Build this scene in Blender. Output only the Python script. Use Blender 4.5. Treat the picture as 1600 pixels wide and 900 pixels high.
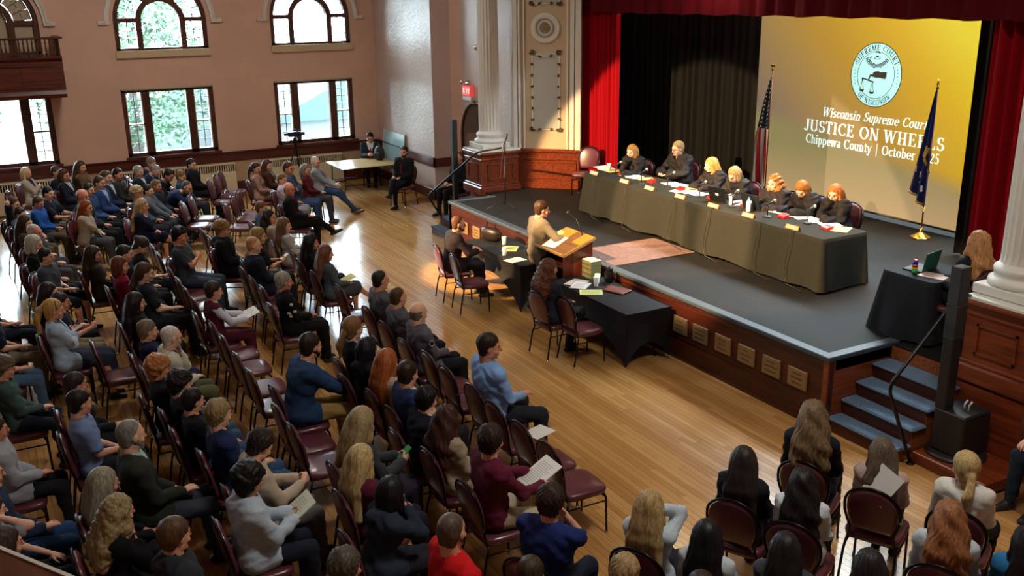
import bpy, math, random
import numpy as np
from mathutils import Vector, Matrix

for o in list(bpy.data.objects): bpy.data.objects.remove(o)
S = bpy.context.scene
COL = S.collection
random.seed(7); RNG = np.random.RandomState(3)
PI = math.pi

# ------------------------------------------------------------------ camera
CAMH = 4.75
FPX = 1501.2
_pi, _ya, _ro = 0.2984905, -1.07206877, 0.01289322
_fw = np.array([math.sin(_ya)*math.cos(_pi), math.cos(_ya)*math.cos(_pi), -math.sin(_pi)])
_r = np.array([math.cos(_ya), -math.sin(_ya), 0.0]); _d = np.cross(_fw, _r)
RR = math.cos(_ro)*_r + math.sin(_ro)*_d; DD = -math.sin(_ro)*_r + math.cos(_ro)*_d; FF = _fw
cam_d = bpy.data.cameras.new('camera'); cam = bpy.data.objects.new('camera', cam_d); COL.objects.link(cam)
cam_d.sensor_width = 36; cam_d.lens = FPX/1600*36; cam_d.clip_start = 0.05; cam_d.clip_end = 400
cam.matrix_world = Matrix(((RR[0], -DD[0], -FF[0], 0), (RR[1], -DD[1], -FF[1], 0), (RR[2], -DD[2], -FF[2], CAMH), (0, 0, 0, 1)))
S.camera = cam
# measured camera: used only to turn measured image positions into real places on known planes
def ray(x, y):
    return RR*((x-800)/FPX) + DD*((y-450)/FPX) + FF
def onz(x, y, z=0.0):
    d = ray(x, y); t = (z-CAMH)/d[2]; return np.array([d[0]*t, d[1]*t, z])
def ony(x, y, Y):
    d = ray(x, y); t = Y/d[1]; return np.array([d[0]*t, Y, CAMH+d[2]*t])

# ------------------------------------------------------------------ world, light, exposure
S.view_settings.view_transform = 'Standard'; S.view_settings.look = 'None'
S.view_settings.gamma = 1.0; S.view_settings.use_curve_mapping = False
S.view_settings.exposure = 0.0
w = bpy.data.worlds.new('sky'); S.world = w; w.use_nodes = True
bg = w.node_tree.nodes['Background']; bg.inputs[0].default_value = (0.74, 0.90, 1.0, 1); bg.inputs[1].default_value = 48.0
def look_at(o, loc, tgt):
    o.location = loc; d = Vector(tgt)-Vector(loc); o.rotation_euler = d.to_track_quat('-Z', 'Y').to_euler()
def spot(name, loc, tgt, power, deg, color, blend=0.25, size=0.08):
    l = bpy.data.lights.new(name, 'SPOT'); l.energy = power; l.spot_size = math.radians(deg); l.spot_blend = blend
    l.color = color; l.shadow_soft_size = size
    o = bpy.data.objects.new(name, l); COL.objects.link(o); look_at(o, loc, tgt); return o
def area(name, loc, tgt, power, sx, sy, color):
    l = bpy.data.lights.new(name, 'AREA'); l.shape = 'RECTANGLE'; l.size = sx; l.size_y = sy; l.energy = power; l.color = color
    o = bpy.data.objects.new(name, l); COL.objects.link(o); look_at(o, loc, tgt); return o
# follow spots at the back of the hall, aimed at the bench on the stage
WARM = (1.0, 0.66, 0.32)
spot('spot_light', (-16.0, -6.0, 7.4), (-14.25, 10.1, 1.0), 36000, 19.0, WARM, 0.06)
spot('spot_light', (-9.5, -0.8, 8.75), (-11.75, 9.3, 1.2), 26000, 16.0, WARM, 0.22)
spot('spot_light', (-8.5, -0.8, 8.75), (-9.65, 9.4, 1.2), 24000, 15.5, WARM, 0.30)
# border lights over the stage
area('stage_lamp', (-11.0, 11.6, 5.4), (-10.8, 11.4, 0.9), 170, 5.0, 0.4, (1.0, 0.78, 0.5))
# unseen ceiling fill lamps, added to brighten the hall and the window wall
for (x, y) in ((-3.5, 4.8), (-11, 3.5), (-18, 3.0), (-5, -5), (-13, -5)):
    area('ceiling_fill', (x, y, 8.2), (x, y, 0), (290 if x > -8 else 75 if x > -14 else 300) if y > 0 else 30, 1.2, 1.2, (1.0, 0.93, 0.84))
# window portals
for (y0, y1, z0, z1) in ((-0.7, 1.5, 1.05, 2.7), (2.9, 5.1, 1.05, 2.7), (6.5, 8.7, 1.05, 2.7), (2.95, 5.1, 3.5, 5.0), (6.6, 8.7, 3.5, 5.0), (-4.35, -2.15, 1.05, 2.7), (-7.9, -5.8, 1.05, 2.7)):
    l = bpy.data.lights.new('window_daylight', 'AREA'); l.shape = 'RECTANGLE'; l.size = z1-z0; l.size_y = y1-y0
    l.cycles.is_portal = True
    o = bpy.data.objects.new('window_daylight', l); COL.objects.link(o)
    look_at(o, (-24.75, (y0+y1)/2, (z0+z1)/2), (0, (y0+y1)/2, (z0+z1)/2))

# ------------------------------------------------------------------ materials
def lin(h):
    if isinstance(h, tuple): return h
    h = h.lstrip('#'); v = [int(h[i:i+2], 16)/255 for i in (0, 2, 4)]
    return tuple((c/12.92 if c <= .04045 else ((c+.055)/1.055)**2.4) for c in v)
MATS = {}
def mat(key, col, rough=0.6, metal=0.0, spec=0.5, noise=0.0, nscale=(8, 8, 8), bump=0.0, bscale=60, emit=0, col2=None, sheen=0, coat=0, bdist=0.01):
    k = (key, col, rough, metal, noise, nscale, bump, emit, col2)
    if k in MATS: return MATS[k]
    m = bpy.data.materials.new(key); m.use_nodes = True; nt = m.node_tree; p = nt.nodes['Principled BSDF']
    c = lin(col); p.inputs['Base Color'].default_value = (*c, 1); p.inputs['Roughness'].default_value = rough
    p.inputs['Metallic'].default_value = metal; p.inputs['Specular IOR Level'].default_value = spec
    if sheen: p.inputs['Sheen Weight'].default_value = sheen
    if coat: p.inputs['Coat Weight'].default_value = coat; p.inputs['Coat Roughness'].default_value = 0.15
    if noise or bump:
        tc = nt.nodes.new('ShaderNodeTexCoord')
    if noise:
        mp = nt.nodes.new('ShaderNodeMapping'); mp.inputs['Scale'].default_value = nscale
        n = nt.nodes.new('ShaderNodeTexNoise'); n.inputs['Scale'].default_value = 1; n.inputs['Detail'].default_value = 4
        nt.links.new(tc.outputs['Object'], mp.inputs[0]); nt.links.new(mp.outputs[0], n.inputs['Vector'])
        r = nt.nodes.new('ShaderNodeValToRGB'); e = r.color_ramp.elements
        a = tuple(x*(1-noise) for x in c); b = tuple(min(1, x*(1+noise)) for x in c) if col2 is None else lin(col2)
        e[0].position = 0.35; e[0].color = (*a, 1); e[1].position = 0.65; e[1].color = (*b, 1)
        nt.links.new(n.outputs[0], r.inputs[0]); nt.links.new(r.outputs[0], p.inputs['Base Color'])
    if bump:
        n2 = nt.nodes.new('ShaderNodeTexNoise'); n2.inputs['Scale'].default_value = bscale; n2.inputs['Detail'].default_value = 3
        b = nt.nodes.new('ShaderNodeBump'); b.inputs['Strength'].default_value = bump; b.inputs['Distance'].default_value = bdist
        nt.links.new(tc.outputs['Object'], n2.inputs['Vector']); nt.links.new(n2.outputs[0], b.inputs['Height']); nt.links.new(b.outputs[0], p.inputs['Normal'])
    if emit:
        p.inputs['Emission Color'].default_value = (*c, 1); p.inputs['Emission Strength'].default_value = emit
    MATS[k] = m; return m
def wood(key, c1, c2, rough=0.35, ax='x', coat=0.0):
    sc = {'x': (1.5, 26, 26), 'y': (26, 1.5, 26), 'z': (26, 26, 1.5)}[ax]
    return mat(key, c1, rough, noise=0.25, nscale=sc, col2=c2, coat=coat)
def cloth(c, rough=0.85, noise=0.06): return mat('cloth', c, rough, noise=noise, nscale=(60, 60, 60), spec=0.2, bump=0.25, bscale=26, bdist=0.02)
def hairmat(c):
    m = mat('hair', c, 0.5, noise=0.32, nscale=(80, 80, 6), spec=0.25); return m
def skinmat(c): return mat('skin', c, 0.5, spec=0.4, noise=0.06, nscale=(9, 9, 9))
# painted plaster etc
M_WALL = mat('painted_plaster', '#d3ab95', 0.55, bump=0.35, bscale=7, bdist=0.02, noise=0.05, nscale=(1.2, 1.2, 1.2))
M_WALLG = mat('window_lit_plaster', '#c4b0a8', 0.36, bump=0.5, bscale=14, bdist=0.02, noise=0.05, nscale=(1.2, 1.2, 1.2))  # same paint as the left wall, with the window light put into the colour
M_CREAM = mat('cream_paint', '#c9b391', 0.5)
M_WHITE = mat('white_paint', '#d8d5cc', 0.4)
M_DWOOD = wood('dark_window_wood', '#4a2718', '#5e3320', 0.35, 'z')
M_RAIL = wood('mahogany', '#4a1c12', '#63281a', 0.35, 'y')
M_RAILX = wood('mahogany', '#4a1c12', '#63281a', 0.35, 'x')
M_PANEL = wood('panel_mahogany', '#6a2c14', '#84391b', 0.32, 'x', 0.2)
M_FASCIA = wood('fascia_mahogany', '#3b160c', '#4f2011', 0.4, 'x')
M_STAGE = mat('black_stage_floor', '#141210', 0.7, spec=0.2, noise=0.25, nscale=(3, 3, 3), bump=0.1, bscale=20)
M_BLACK = mat('black_metal', '#141414', 0.35, 0.4)
M_BLKP = mat('black_plastic', '#17181a', 0.45)
M_CHFRAME = mat('chair_frame_metal', '#1c1614', 0.3, 0.7)
M_CHROME = mat('chrome', '#d8d8d8', 0.15, 1.0)
M_VINYL = mat('burgundy_vinyl', '#5a2733', 0.36, coat=0.35, noise=0.08, nscale=(12, 12, 12))
M_PAPER = mat('paper', '#e6e6e2', 0.7)
M_YPAPER = mat('yellow_paper', '#e3dc7c', 0.7)
M_INK = mat('ink', '#6a6a74', 0.8)
M_BRASS = mat('brass', '#c9a24a', 0.25, 1.0)
M_GLASS = None
def glass():
    global M_GLASS
    if M_GLASS: return M_GLASS
    m = bpy.data.materials.new('window_glass'); m.use_nodes = True; nt = m.node_tree; nt.nodes.clear()
    o = nt.nodes.new('ShaderNodeOutputMaterial'); mx = nt.nodes.new('ShaderNodeMixShader'); t = nt.nodes.new('ShaderNodeBsdfTransparent')
    g = nt.nodes.new('ShaderNodeBsdfGlossy'); g.inputs['Roughness'].default_value = 0.02; t.inputs[0].default_value = (0.93, 0.97, 0.97, 1)
    f = nt.nodes.new('ShaderNodeFresnel'); f.inputs[0].default_value = 1.45
    nt.links.new(f.outputs[0], mx.inputs[0]); nt.links.new(t.outputs[0], mx.inputs[1]); nt.links.new(g.outputs[0], mx.inputs[2]); nt.links.new(mx.outputs[0], o.inputs[0])
    M_GLASS = m; return m

# ------------------------------------------------------------------ mesh helpers
def rotz(a):
    c, s = math.cos(a), math.sin(a); return np.array([[c, -s, 0], [s, c, 0], [0, 0, 1.0]])
def rotx(a):
    c, s = math.cos(a), math.sin(a); return np.array([[1.0, 0, 0], [0, c, -s], [0, s, c]])
def roty(a):
    c, s = math.cos(a), math.sin(a); return np.array([[c, 0, s], [0, 1.0, 0], [-s, 0, c]])
class MB:
    def __init__(s): s.v = []; s.f = []; s.mi = []; s.cur = 0
    def add(s, vs, fs):
        n = len(s.v); s.v += [tuple(map(float, p)) for p in vs]; s.f += [tuple(i+n for i in f) for f in fs]; s.mi += [s.cur]*len(fs); return s
    def box(s, x0, x1, y0, y1, z0, z1, b=0.0):
        if b <= 0:
            vs = [(x, y, z) for z in (z0, z1) for y in (y0, y1) for x in (x0, x1)]
            return s.add(vs, [(0, 2, 3, 1), (4, 5, 7, 6), (0, 1, 5, 4), (2, 6, 7, 3), (0, 4, 6, 2), (1, 3, 7, 5)])
        def ring(d, z): return [(x0+d+b*0, y0+d, z), (x1-d, y0+d, z), (x1-d, y1-d, z), (x0+d, y1-d, z)]
        def ring8(d, z):
            e = b
            return [(x0+e, y0+d, z), (x1-e, y0+d, z), (x1-d, y0+e, z), (x1-d, y1-e, z), (x1-e, y1-d, z), (x0+e, y1-d, z), (x0+d, y1-e, z), (x0+d, y0+e, z)]
        R = [ring8(b*0.98, z0), ring8(0, z0+b), ring8(0, z1-b), ring8(b*0.98, z1)]
        vs = sum(R, []); fs = []
        for k in range(3):
            for i in range(8): fs.append((k*8+i, k*8+(i+1) % 8, (k+1)*8+(i+1) % 8, (k+1)*8+i))
        fs.append(tuple(range(7, -1, -1))); fs.append(tuple(range(24, 32)))
        return s.add(vs, fs)
    def obox(s, c, hx, hy, hz, R):
        vs = [np.array(c)+R@np.array([x*hx, y*hy, z*hz]) for z in (-1, 1) for y in (-1, 1) for x in (-1, 1)]
        return s.add(vs, [(0, 2, 3, 1), (4, 5, 7, 6), (0, 1, 5, 4), (2, 6, 7, 3), (0, 4, 6, 2), (1, 3, 7, 5)])
    def tube(s, pts, r, n=8, caps=True, closed=False):
        pts = [np.array(p, float) for p in pts]; m = len(pts); rs = r if isinstance(r, (list, tuple)) else [r]*m
        vs = []; up = np.array([0.13, 0.07, 1.0]); prev = None
        for i, p in enumerate(pts):
            if closed: t = pts[(i+1) % m]-pts[i-1]
            else: t = pts[min(i+1, m-1)]-pts[max(i-1, 0)]
            t = t/(np.linalg.norm(t)+1e-9)
            if prev is None:
                a = np.cross(t, up)
                if np.linalg.norm(a) < 0.1: a = np.cross(t, (1, 0, 0))
            else: a = prev-t*np.dot(prev, t)
            a = a/np.linalg.norm(a); prev = a; b = np.cross(t, a)
            for k in range(n): q = 2*PI*k/n; vs.append(p+rs[i]*(math.cos(q)*a+math.sin(q)*b))
        fs = []
        for i in range(m if closed else m-1):
            j = (i+1) % m
            for k in range(n): fs.append((i*n+k, i*n+(k+1) % n, j*n+(k+1) % n, j*n+k))
        if caps and not closed: fs.append(tuple(range(n-1, -1, -1))); fs.append(tuple((m-1)*n+k for k in range(n)))
        return s.add(vs, fs)
    def lathe(s, prof, c=(0, 0, 0), n=24, cap=True, flute=0, famp=0):
        vs = []; fs = []; m = len(prof)
        for (r, z) in prof:
            for k in range(n):
                q = 2*PI*k/n; rr = r
                if flute: rr = r-famp*r*abs(math.sin(flute*q/2))**0.7
                vs.append((c[0]+rr*math.cos(q), c[1]+rr*math.sin(q), c[2]+z))
        for i in range(m-1):
            for k in range(n): fs.append((i*n+k, i*n+(k+1) % n, (i+1)*n+(k+1) % n, (i+1)*n+k))
        if cap: fs.append(tuple(range(n-1, -1, -1))); fs.append(tuple((m-1)*n+k for k in range(n)))
        return s.add(vs, fs)
    def prism(s, poly, h0, h1, ax='z', T=None):
        """poly in 2D extruded between h0 and h1 along ax"""
        n = len(poly)
        def mk(p, h):
            if ax == 'z': return (p[0], p[1], h)
            if ax == 'y': return (p[0], h, p[1])
            return (h, p[0], p[1])
        vs = [mk(p, h0) for p in poly]+[mk(p, h1) for p in poly]
        if T is not None: vs = [T(v) for v in vs]
        fs = [tuple(range(n-1, -1, -1)), tuple(range(n, 2*n))]+[(i, (i+1) % n, n+(i+1) % n, n+i) for i in range(n)]
        return s.add(vs, fs)
    def grid(s, fn, nu, nv):
        vs = [fn(i/nu, j/nv) for i in range(nu+1) for j in range(nv+1)]
        fs = [(i*(nv+1)+j, (i+1)*(nv+1)+j, (i+1)*(nv+1)+j+1, i*(nv+1)+j+1) for i in range(nu) for j in range(nv)]
        return s.add(vs, fs)
    def strip(s, pts, th, h0, h1, ax='z', closed=False):
        """wall following a 2D path"""
        n = len(pts); L = []
        for i in range(n):
            a = np.array(pts[(i-1) % n] if closed else pts[max(i-1, 0)]); b = np.array(pts[(i+1) % n] if closed else pts[min(i+1, n-1)])
            t = (b-a)/(np.linalg.norm(b-a)+1e-9); L.append(np.array(pts[i])+th*np.array([-t[1], t[0]]))
        for i in range(n if closed else n-1):
            j = (i+1) % n; s.prism([tuple(pts[i]), tuple(pts[j]), tuple(L[j]), tuple(L[i])], h0, h1, ax)
        return s
    def mesh(s, name, mats, smooth=False):
        me = bpy.data.meshes.new(name); me.from_pydata(s.v, [], s.f)
        for m in (mats if isinstance(mats, (list, tuple)) else [mats]): me.materials.append(m)
        if any(s.mi): me.polygons.foreach_set('material_index', s.mi)
        if smooth: me.polygons.foreach_set('use_smooth', [True]*len(s.f))
        me.update(); return me
def fixn(me):
    import bmesh
    b = bmesh.new(); b.from_mesh(me); bmesh.ops.recalc_face_normals(b, faces=b.faces); b.to_mesh(me); b.free()
def link(name, me, parent=None, loc=None, rz=None):
    o = bpy.data.objects.new(name, me); COL.objects.link(o)
    if parent: o.parent = parent
    if loc is not None: o.location = tuple(float(q) for q in loc)
    if rz is not None: o.rotation_euler = (0, 0, rz)
    return o
def build(name, mb, mats, parent=None, smooth=False, loc=None, rz=None, fix=True):
    me = mb.mesh(name, mats, smooth)
    if fix: fixn(me)
    return link(name, me, parent, loc, rz)
def tag(o, label=None, cat=None, group=None, kind=None):
    if label: o['label'] = label
    if cat: o['category'] = cat
    if group: o['group'] = group
    if kind: o['kind'] = kind
    return o
def thing(name, label, cat, loc=(0, 0, 0), rz=0.0, group=None):
    o = bpy.data.objects.new(name, None); COL.objects.link(o); o.location = tuple(float(q) for q in loc); o.rotation_euler = (0, 0, rz)
    o.empty_display_size = 0.1
    return tag(o, label, cat, group)
def struct(name, mb, m, parent=None, smooth=False): return tag(build(name, mb, m, parent, smooth), kind='structure')
def copy_tree(o, parent=None):
    c = o.copy(); COL.objects.link(c); c.parent = parent
    for ch in list(o.children): copy_tree(ch, c)
    return c
def ordinal(k): return ['first', 'second', 'third', 'fourth', 'fifth', 'sixth', 'seventh', 'eighth', 'ninth', 'tenth', 'eleventh', 'twelfth', 'thirteenth', 'fourteenth', 'fifteenth', 'sixteenth', 'seventeenth', 'eighteenth'][k]
# ================================================================== THE SETTING
XW = -24.46
YS = 7.75          # stage front face
ZS = 0.87          # stage floor
# ---- hall floor: base slab and strip boards
mb = MB(); mb.box(-24.46, 6, -12, 9.3, -0.12, -0.02); mb.box(-24.46, 6, 9.3, 14, -0.12, -0.02); floor = struct('floor', mb, mat('subfloor', '#7a5530', 0.6))
def board_mat():
    m = bpy.data.materials.new('maple_boards'); m.use_nodes = True; nt = m.node_tree; p = nt.nodes['Principled BSDF']
    g = nt.nodes.new('ShaderNodeNewGeometry'); r = nt.nodes.new('ShaderNodeValToRGB'); e = r.color_ramp.elements
    e[0].color = (*lin('#ab7c45'), 1); e[1].color = (*lin('#c69a5e'), 1); x = e.new(0.5); x.color = (*lin('#b98a50'), 1)
    nt.links.new(g.outputs['Random Per Island'], r.inputs[0])
    tc = nt.nodes.new('ShaderNodeTexCoord'); mp = nt.nodes.new('ShaderNodeMapping'); mp.inputs['Scale'].default_value = (1.2, 30, 1)
    n = nt.nodes.new('ShaderNodeTexNoise'); n.inputs['Scale'].default_value = 1.5; n.inputs['Detail'].default_value = 5
    nt.links.new(tc.outputs['Object'], mp.inputs[0]); nt.links.new(mp.outputs[0], n.inputs['Vector'])
    n3 = nt.nodes.new('ShaderNodeTexNoise'); n3.inputs['Scale'].default_value = 0.8; n3.inputs['Detail'].default_value = 3; nt.links.new(tc.outputs['Object'], n3.inputs['Vector'])
    ad = nt.nodes.new('ShaderNodeMath'); ad.operation = 'ADD'; nt.links.new(n.outputs[0], ad.inputs[0]); nt.links.new(n3.outputs[0], ad.inputs[1])
    r2 = nt.nodes.new('ShaderNodeValToRGB'); r2.color_ramp.elements[0].color = (0.80, 0.78, 0.74, 1); r2.color_ramp.elements[0].position = 0.75; r2.color_ramp.elements[1].position = 1.15
    sc = nt.nodes.new('ShaderNodeMath'); sc.operation = 'MULTIPLY'; sc.inputs[1].default_value = 1.0; nt.links.new(ad.outputs[0], sc.inputs[0]); nt.links.new(sc.outputs[0], r2.inputs[0])
    mx = nt.nodes.new('ShaderNodeMix'); mx.data_type = 'RGBA'; mx.blend_type = 'MULTIPLY'; mx.inputs[0].default_value = 1
    nt.links.new(r.outputs[0], mx.inputs[6]); nt.links.new(r2.outputs[0], mx.inputs[7]); nt.links.new(mx.outputs[2], p.inputs['Base Color'])
    rr = nt.nodes.new('ShaderNodeMapRange'); rr.inputs[1].default_value = 0.3; rr.inputs[2].default_value = 0.7; rr.inputs[3].default_value = 0.13; rr.inputs[4].default_value = 0.24
    nt.links.new(n3.outputs[0], rr.inputs[0]); nt.links.new(rr.outputs[0], p.inputs['Roughness'])
    p.inputs['Specular IOR Level'].default_value = 0.6
    return m
rs = np.random.RandomState(11); V = []; Fq = []
W = 0.072
def boards(x0, x1, y0, y1):
    y = y0
    while y < y1-1e-6:
        x = x0-rs.rand()*1.5
        while x < x1:
            L = 1.0+rs.rand()*1.9; a = max(x, x0); b = min(x+L, x1)
            if b-a > 0.02:
                g = 0.0006; n = len(V); c = 0.0009; ya, yb = y+g, min(y+W, y1)-g; a2, b2 = a+0.0008, b-0.0008; dz = -0.0002*rs.rand()
                V.extend([(a2, ya, -0.02), (b2, ya, -0.02), (b2, yb, -0.02), (a2, yb, -0.02), (a2, ya+c, dz), (b2, ya+c, dz), (b2, yb-c, dz), (a2, yb-c, dz)])
                Fq.extend([(n+4, n+5, n+6, n+7), (n, n+1, n+5, n+4), (n+2, n+3, n+7, n+6)])
            x += L
        y += W
boards(-24.4, 3.0, -5.0, 8.0); boards(-24.4, -17.0, 8.0, 9.3)
me = bpy.data.meshes.new('floor_boards'); me.from_pydata(V, [], Fq); me.materials.append(board_mat()); me.update()
tag(link('floor_boards', me, floor), kind='stuff')
mb = MB(); mb.box(-24.46, 6, -12, 14, 9.0, 9.15); struct('ceiling', mb, M_CREAM)

# ---- left (window) wall, cut out of bands; window openings
TH = 0.45
def wall_x(mb, x0, x1, y0, y1, z0, z1, holes):
    ys = sorted(set([y0, y1]+[h[0] for h in holes]+[h[1] for h in holes])); zs = sorted(set([z0, z1]+[h[2] for h in holes]+[h[3] for h in holes]))
    for a, b in zip(ys, ys[1:]):
        for c, d in zip(zs, zs[1:]):
            if any(h[0] <= (a+b)/2 <= h[1] and h[2] <= (c+d)/2 <= h[3] for h in holes): continue
            mb.box(x0, x1, a, b, c, d)
LOW = [(-0.70, 1.45), (2.95, 5.07), (6.57, 8.65), (-4.35, -2.15), (-7.9, -5.8)]
ARC = [(2.98, 5.08), (6.61, 8.67), (-0.67, 1.43)]
ZA = 3.56; ZSP = 4.22; 
holes = [(a, b, 1.08, 2.68) for a, b in LOW]+[(a, b, ZA, ZSP+(b-a)/2+0.03) for a, b in ARC]
mb = MB(); wall_x(mb, XW-TH, XW, -12, 9.75, -0.12, 9.0, holes)
# spandrels around the arched heads
for a, b in ARC:
    c = (a+b)/2; R = (b-a)/2; N = 20; top = ZSP+R+0.03
    for i in range(N):
        p, q = PI*i/N, PI*(i+1)/N
        y1_, z1_ = c+R*math.cos(p), ZSP+R*math.sin(p); y2_, z2_ = c+R*math.cos(q), ZSP+R*math.sin(q)
        mb.prism([(y1_, z1_), (y1_, top), (y2_, top), (y2_, z2_)], XW-TH, XW, 'x')
struct('wall_left', mb, M_WALL)
mb = MB(); mb.box(-24.46-TH, 6, -12.3, -12, -0.12, 9.0); struct('wall_back', mb, M_WALL)
mb = MB(); mb.box(6, 6.3, -12, 14, -0.12, 9.0); struct('wall_right', mb, M_WALL)
# ---- front wall: bright part, recess, door recess wall, proscenium
mb = MB(); mb.box(XW, -20.83, 9.3, 9.75, -0.12, 9.0); mb.box(-21.28, -20.83, 9.75, 11.2, -0.12, 9.0)
struct('wall_front', mb, M_WALLG)
dc, dr = -19.48, 0.78
mb = MB(); mb.box(-20.83, dc-dr, 9.78, 10.2, -0.12, 9.0)
struct('wall_recess', mb, M_WALL)
mb = MB(); mb.box(dc+dr, -17.6, 9.78, 10.2, -0.12, 9.0); mb.box(dc-dr, dc+dr, 9.78, 10.2, 2.65, 9.0)
N = 14
for i in range(N):
    p, q = PI*i/N, PI*(i+1)/N
    x1_, z1_ = dc+dr*math.cos(p), 1.62+dr*math.sin(p); x2_, z2_ = dc+dr*math.cos(q), 1.62+dr*math.sin(q)
    mb.prism([(x1_, z1_), (x1_, 2.65), (x2_, 2.65), (x2_, z2_)], 9.78, 10.2, 'y')
struct('wall_doorway', mb, M_WALLG)
mb = MB(); mb.box(dc-dr-0.1, dc+dr+0.1, 10.3, 10.36, 0, 2.7); d1 = struct('door_1', mb, wood('dark_door', '#160906', '#1f0e08', 0.4, 'z'))
mb = MB(); pts = [(dc-dr, 0.0), (dc-dr, 1.62)]+[(dc-dr*math.cos(t), 1.62+dr*math.sin(t)) for t in np.linspace(0.1, PI-0.1, 14)]+[(dc+dr, 1.62), (dc+dr, 0)]
mb.tube([(x, 9.77, z) for x, z in pts], 0.035, 6); build('door_frame', mb, M_DWOOD, d1, True)
# trims on walls
mb = MB(); mb.box(XW, XW+0.05, -12, 9.3, 0.79, 1.00, 0.01); mb.box(XW, XW+0.09, -12, 9.3, 1.0, 1.03, 0.008); struct('trim_1', mb, M_RAIL)
mb = MB(); mb.box(XW+0.0, -20.78, 9.25, 9.3, 0.79, 1.0, 0.01); mb.box(XW, -20.74, 9.21, 9.3, 1.0, 1.03, 0.008); mb.box(-20.83, -20.78, 9.25, 9.78, 0.79, 1.0, 0.01); struct('trim_2', mb, M_RAILX)
mb = MB(); mb.box(XW, XW+0.04, -12, 9.3, 0, 0.27, 0.008); struct('baseboard_left', mb, M_RAIL)
mb = MB(); mb.box(XW, -20.79, 9.26, 9.3, 0, 0.24, 0.008); mb.box(-20.83, -20.79, 9.26, 9.78, 0, 0.24, 0.008); struct('baseboard_front', mb, M_RAILX)
# cream wainscot under the rail
mb = MB(); mb.box(XW, XW+0.012, -12, 9.28, 0.27, 0.79); struct('wall_wainscot', mb, mat('wainscot_paint', '#b99a78', 0.5))
# radiator cover with vent slots
for (y0, y1) in ((-0.9, 1.9), (2.7, 5.4), (6.2, 8.2)):
    k = thing('radiator_cover', {-0.9: 'cream slotted radiator cover under the leftmost window', 2.7: 'cream slotted radiator cover under the middle window, behind the seated crowd', 6.2: 'cream slotted radiator cover beside the folding table'}[y0], 'radiator', (XW+0.02, (y0+y1)/2, 0))
    h = (y1-y0)/2; mb = MB(); mb.box(0.02, 0.16, -h, h, 0.03, 0.55, 0.01); mb.box(0.02, 0.17, -h, h, 0.73, 0.77, 0.008); build('cover_panel', mb, mat('radiator_paint', '#dccba8', 0.4), k)
    mb = MB(); mb.box(0.02, 0.06, -h, h, 0.5, 0.75); build('slot_shade', mb, mat('slot_shade_black', '#15120f', 0.9), k)  # shade behind the slats, put in as a dark backing panel
    mb = MB(); n = int((y1-y0)/0.055)
    for i in range(n): y = -h+(i+0.5)*0.055; mb.box(0.1, 0.155, y-0.011, y+0.011, 0.55, 0.73)
    tag(build('vent_slats', mb, mat('radiator_paint', '#dccba8', 0.4), k), kind='stuff')
# ---- windows
pane_cache = {}
def pane(parent, y0, y1, z0, z1, x=XW-0.14):
    key = (round(y1-y0, 3), round(z1-z0, 3))
    if key not in pane_cache:
        m = MB(); m.box(-0.003, 0.003, -key[0]/2, key[0]/2, -key[1]/2, key[1]/2); pane_cache[key] = m.mesh('pane', glass()); fixn(pane_cache[key])
    return link('pane', pane_cache[key], parent, (x, (y0+y1)/2, (z0+z1)/2))
def lattice(parent, y0, y1, z0, z1, ny, nz, x=XW-0.14):
    mb = MB(); b = 0.009
    for i in range(1, ny): y = y0+(y1-y0)*i/ny; mb.box(x-0.012, x+0.012, y-b, y+b, z0, z1)
    for j in range(1, nz): z = z0+(z1-z0)*j/nz; mb.box(x-0.012, x+0.012, y0, y1, z-b, z+b)
    build('muntin', mb, M_DWOOD, parent)
    for i in range(ny):
        for j in range(nz):
            ya, yb = y0+(y1-y0)*i/ny, y0+(y1-y0)*(i+1)/ny; za, zb = z0+(z1-z0)*j/nz, z0+(z1-z0)*(j+1)/nz
            pane(parent, ya+b, yb-b, za+b, zb-b, x)
def low_window(i, y0, y1, detail=True):
    mb = MB(); W_ = y1-y0; x0, x1 = XW-0.22, XW-0.04; z0, z1 = 1.08, 2.68
    s1, s2 = y0+0.26*W_, y1-0.26*W_
    mb.box(x0, x1, y0, y0+0.10, z0, z1, 0.008); mb.box(x0, x1, y1-0.10, y1, z0, z1, 0.008); mb.box(x0, x1, y0, y1, z1-0.09, z1, 0.008); mb.box(x0, x1, y0, y1, z0, z0+0.09, 0.008)
    mb.box(x0, x1, s1-0.09, s1+0.09, z0, z1, 0.008); mb.box(x0, x1, s2-0.09, s2+0.09, z0, z1, 0.008)
    w_ = struct('window_%d' % i, mb, M_DWOOD)
    m2 = MB(); m2.box(x1-0.10, XW+0.10, y0-0.06, y1+0.06, z0-0.06, z0+0.01, 0.01); build('window_sill', m2, M_RAIL, w_)
    m2 = MB(); m2.tube([(XW-0.02, y0+0.02, z1-0.01), (XW-0.02, y1-0.02, z1-0.01)], 0.03, 8); build('roller_shade', m2, mat('shade_cloth', '#b7ab95', 0.8), w_, True)
    zm = z0+0.09+(z1-z0-0.18)*0.47
    for (a, b) in ((y0+0.10, s1-0.09), (s2+0.09, y1-0.10)):
        m2 = MB(); m2.box(x0+0.02, x1-0.04, a, b, zm-0.02, zm+0.02); m2.box(x0+0.02, x1-0.04, a, a+0.022, z0+0.09, z1-0.09); m2.box(x0+0.02, x1-0.04, b-0.022, b, z0+0.09, z1-0.09); build('sash', m2, M_WHITE if i > 1 else M_DWOOD, w_)
        lattice(w_, a+0.022, b-0.022, z0+0.09, zm-0.02, 2, 3); lattice(w_, a+0.022, b-0.022, zm+0.02, z1-0.09, 2, 4)
    pane(w_, s1+0.09, s2-0.09, z0+0.09, z1-0.09)
for i, (a, b) in enumerate(LOW[:3]): low_window(i+1, a, b)
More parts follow.
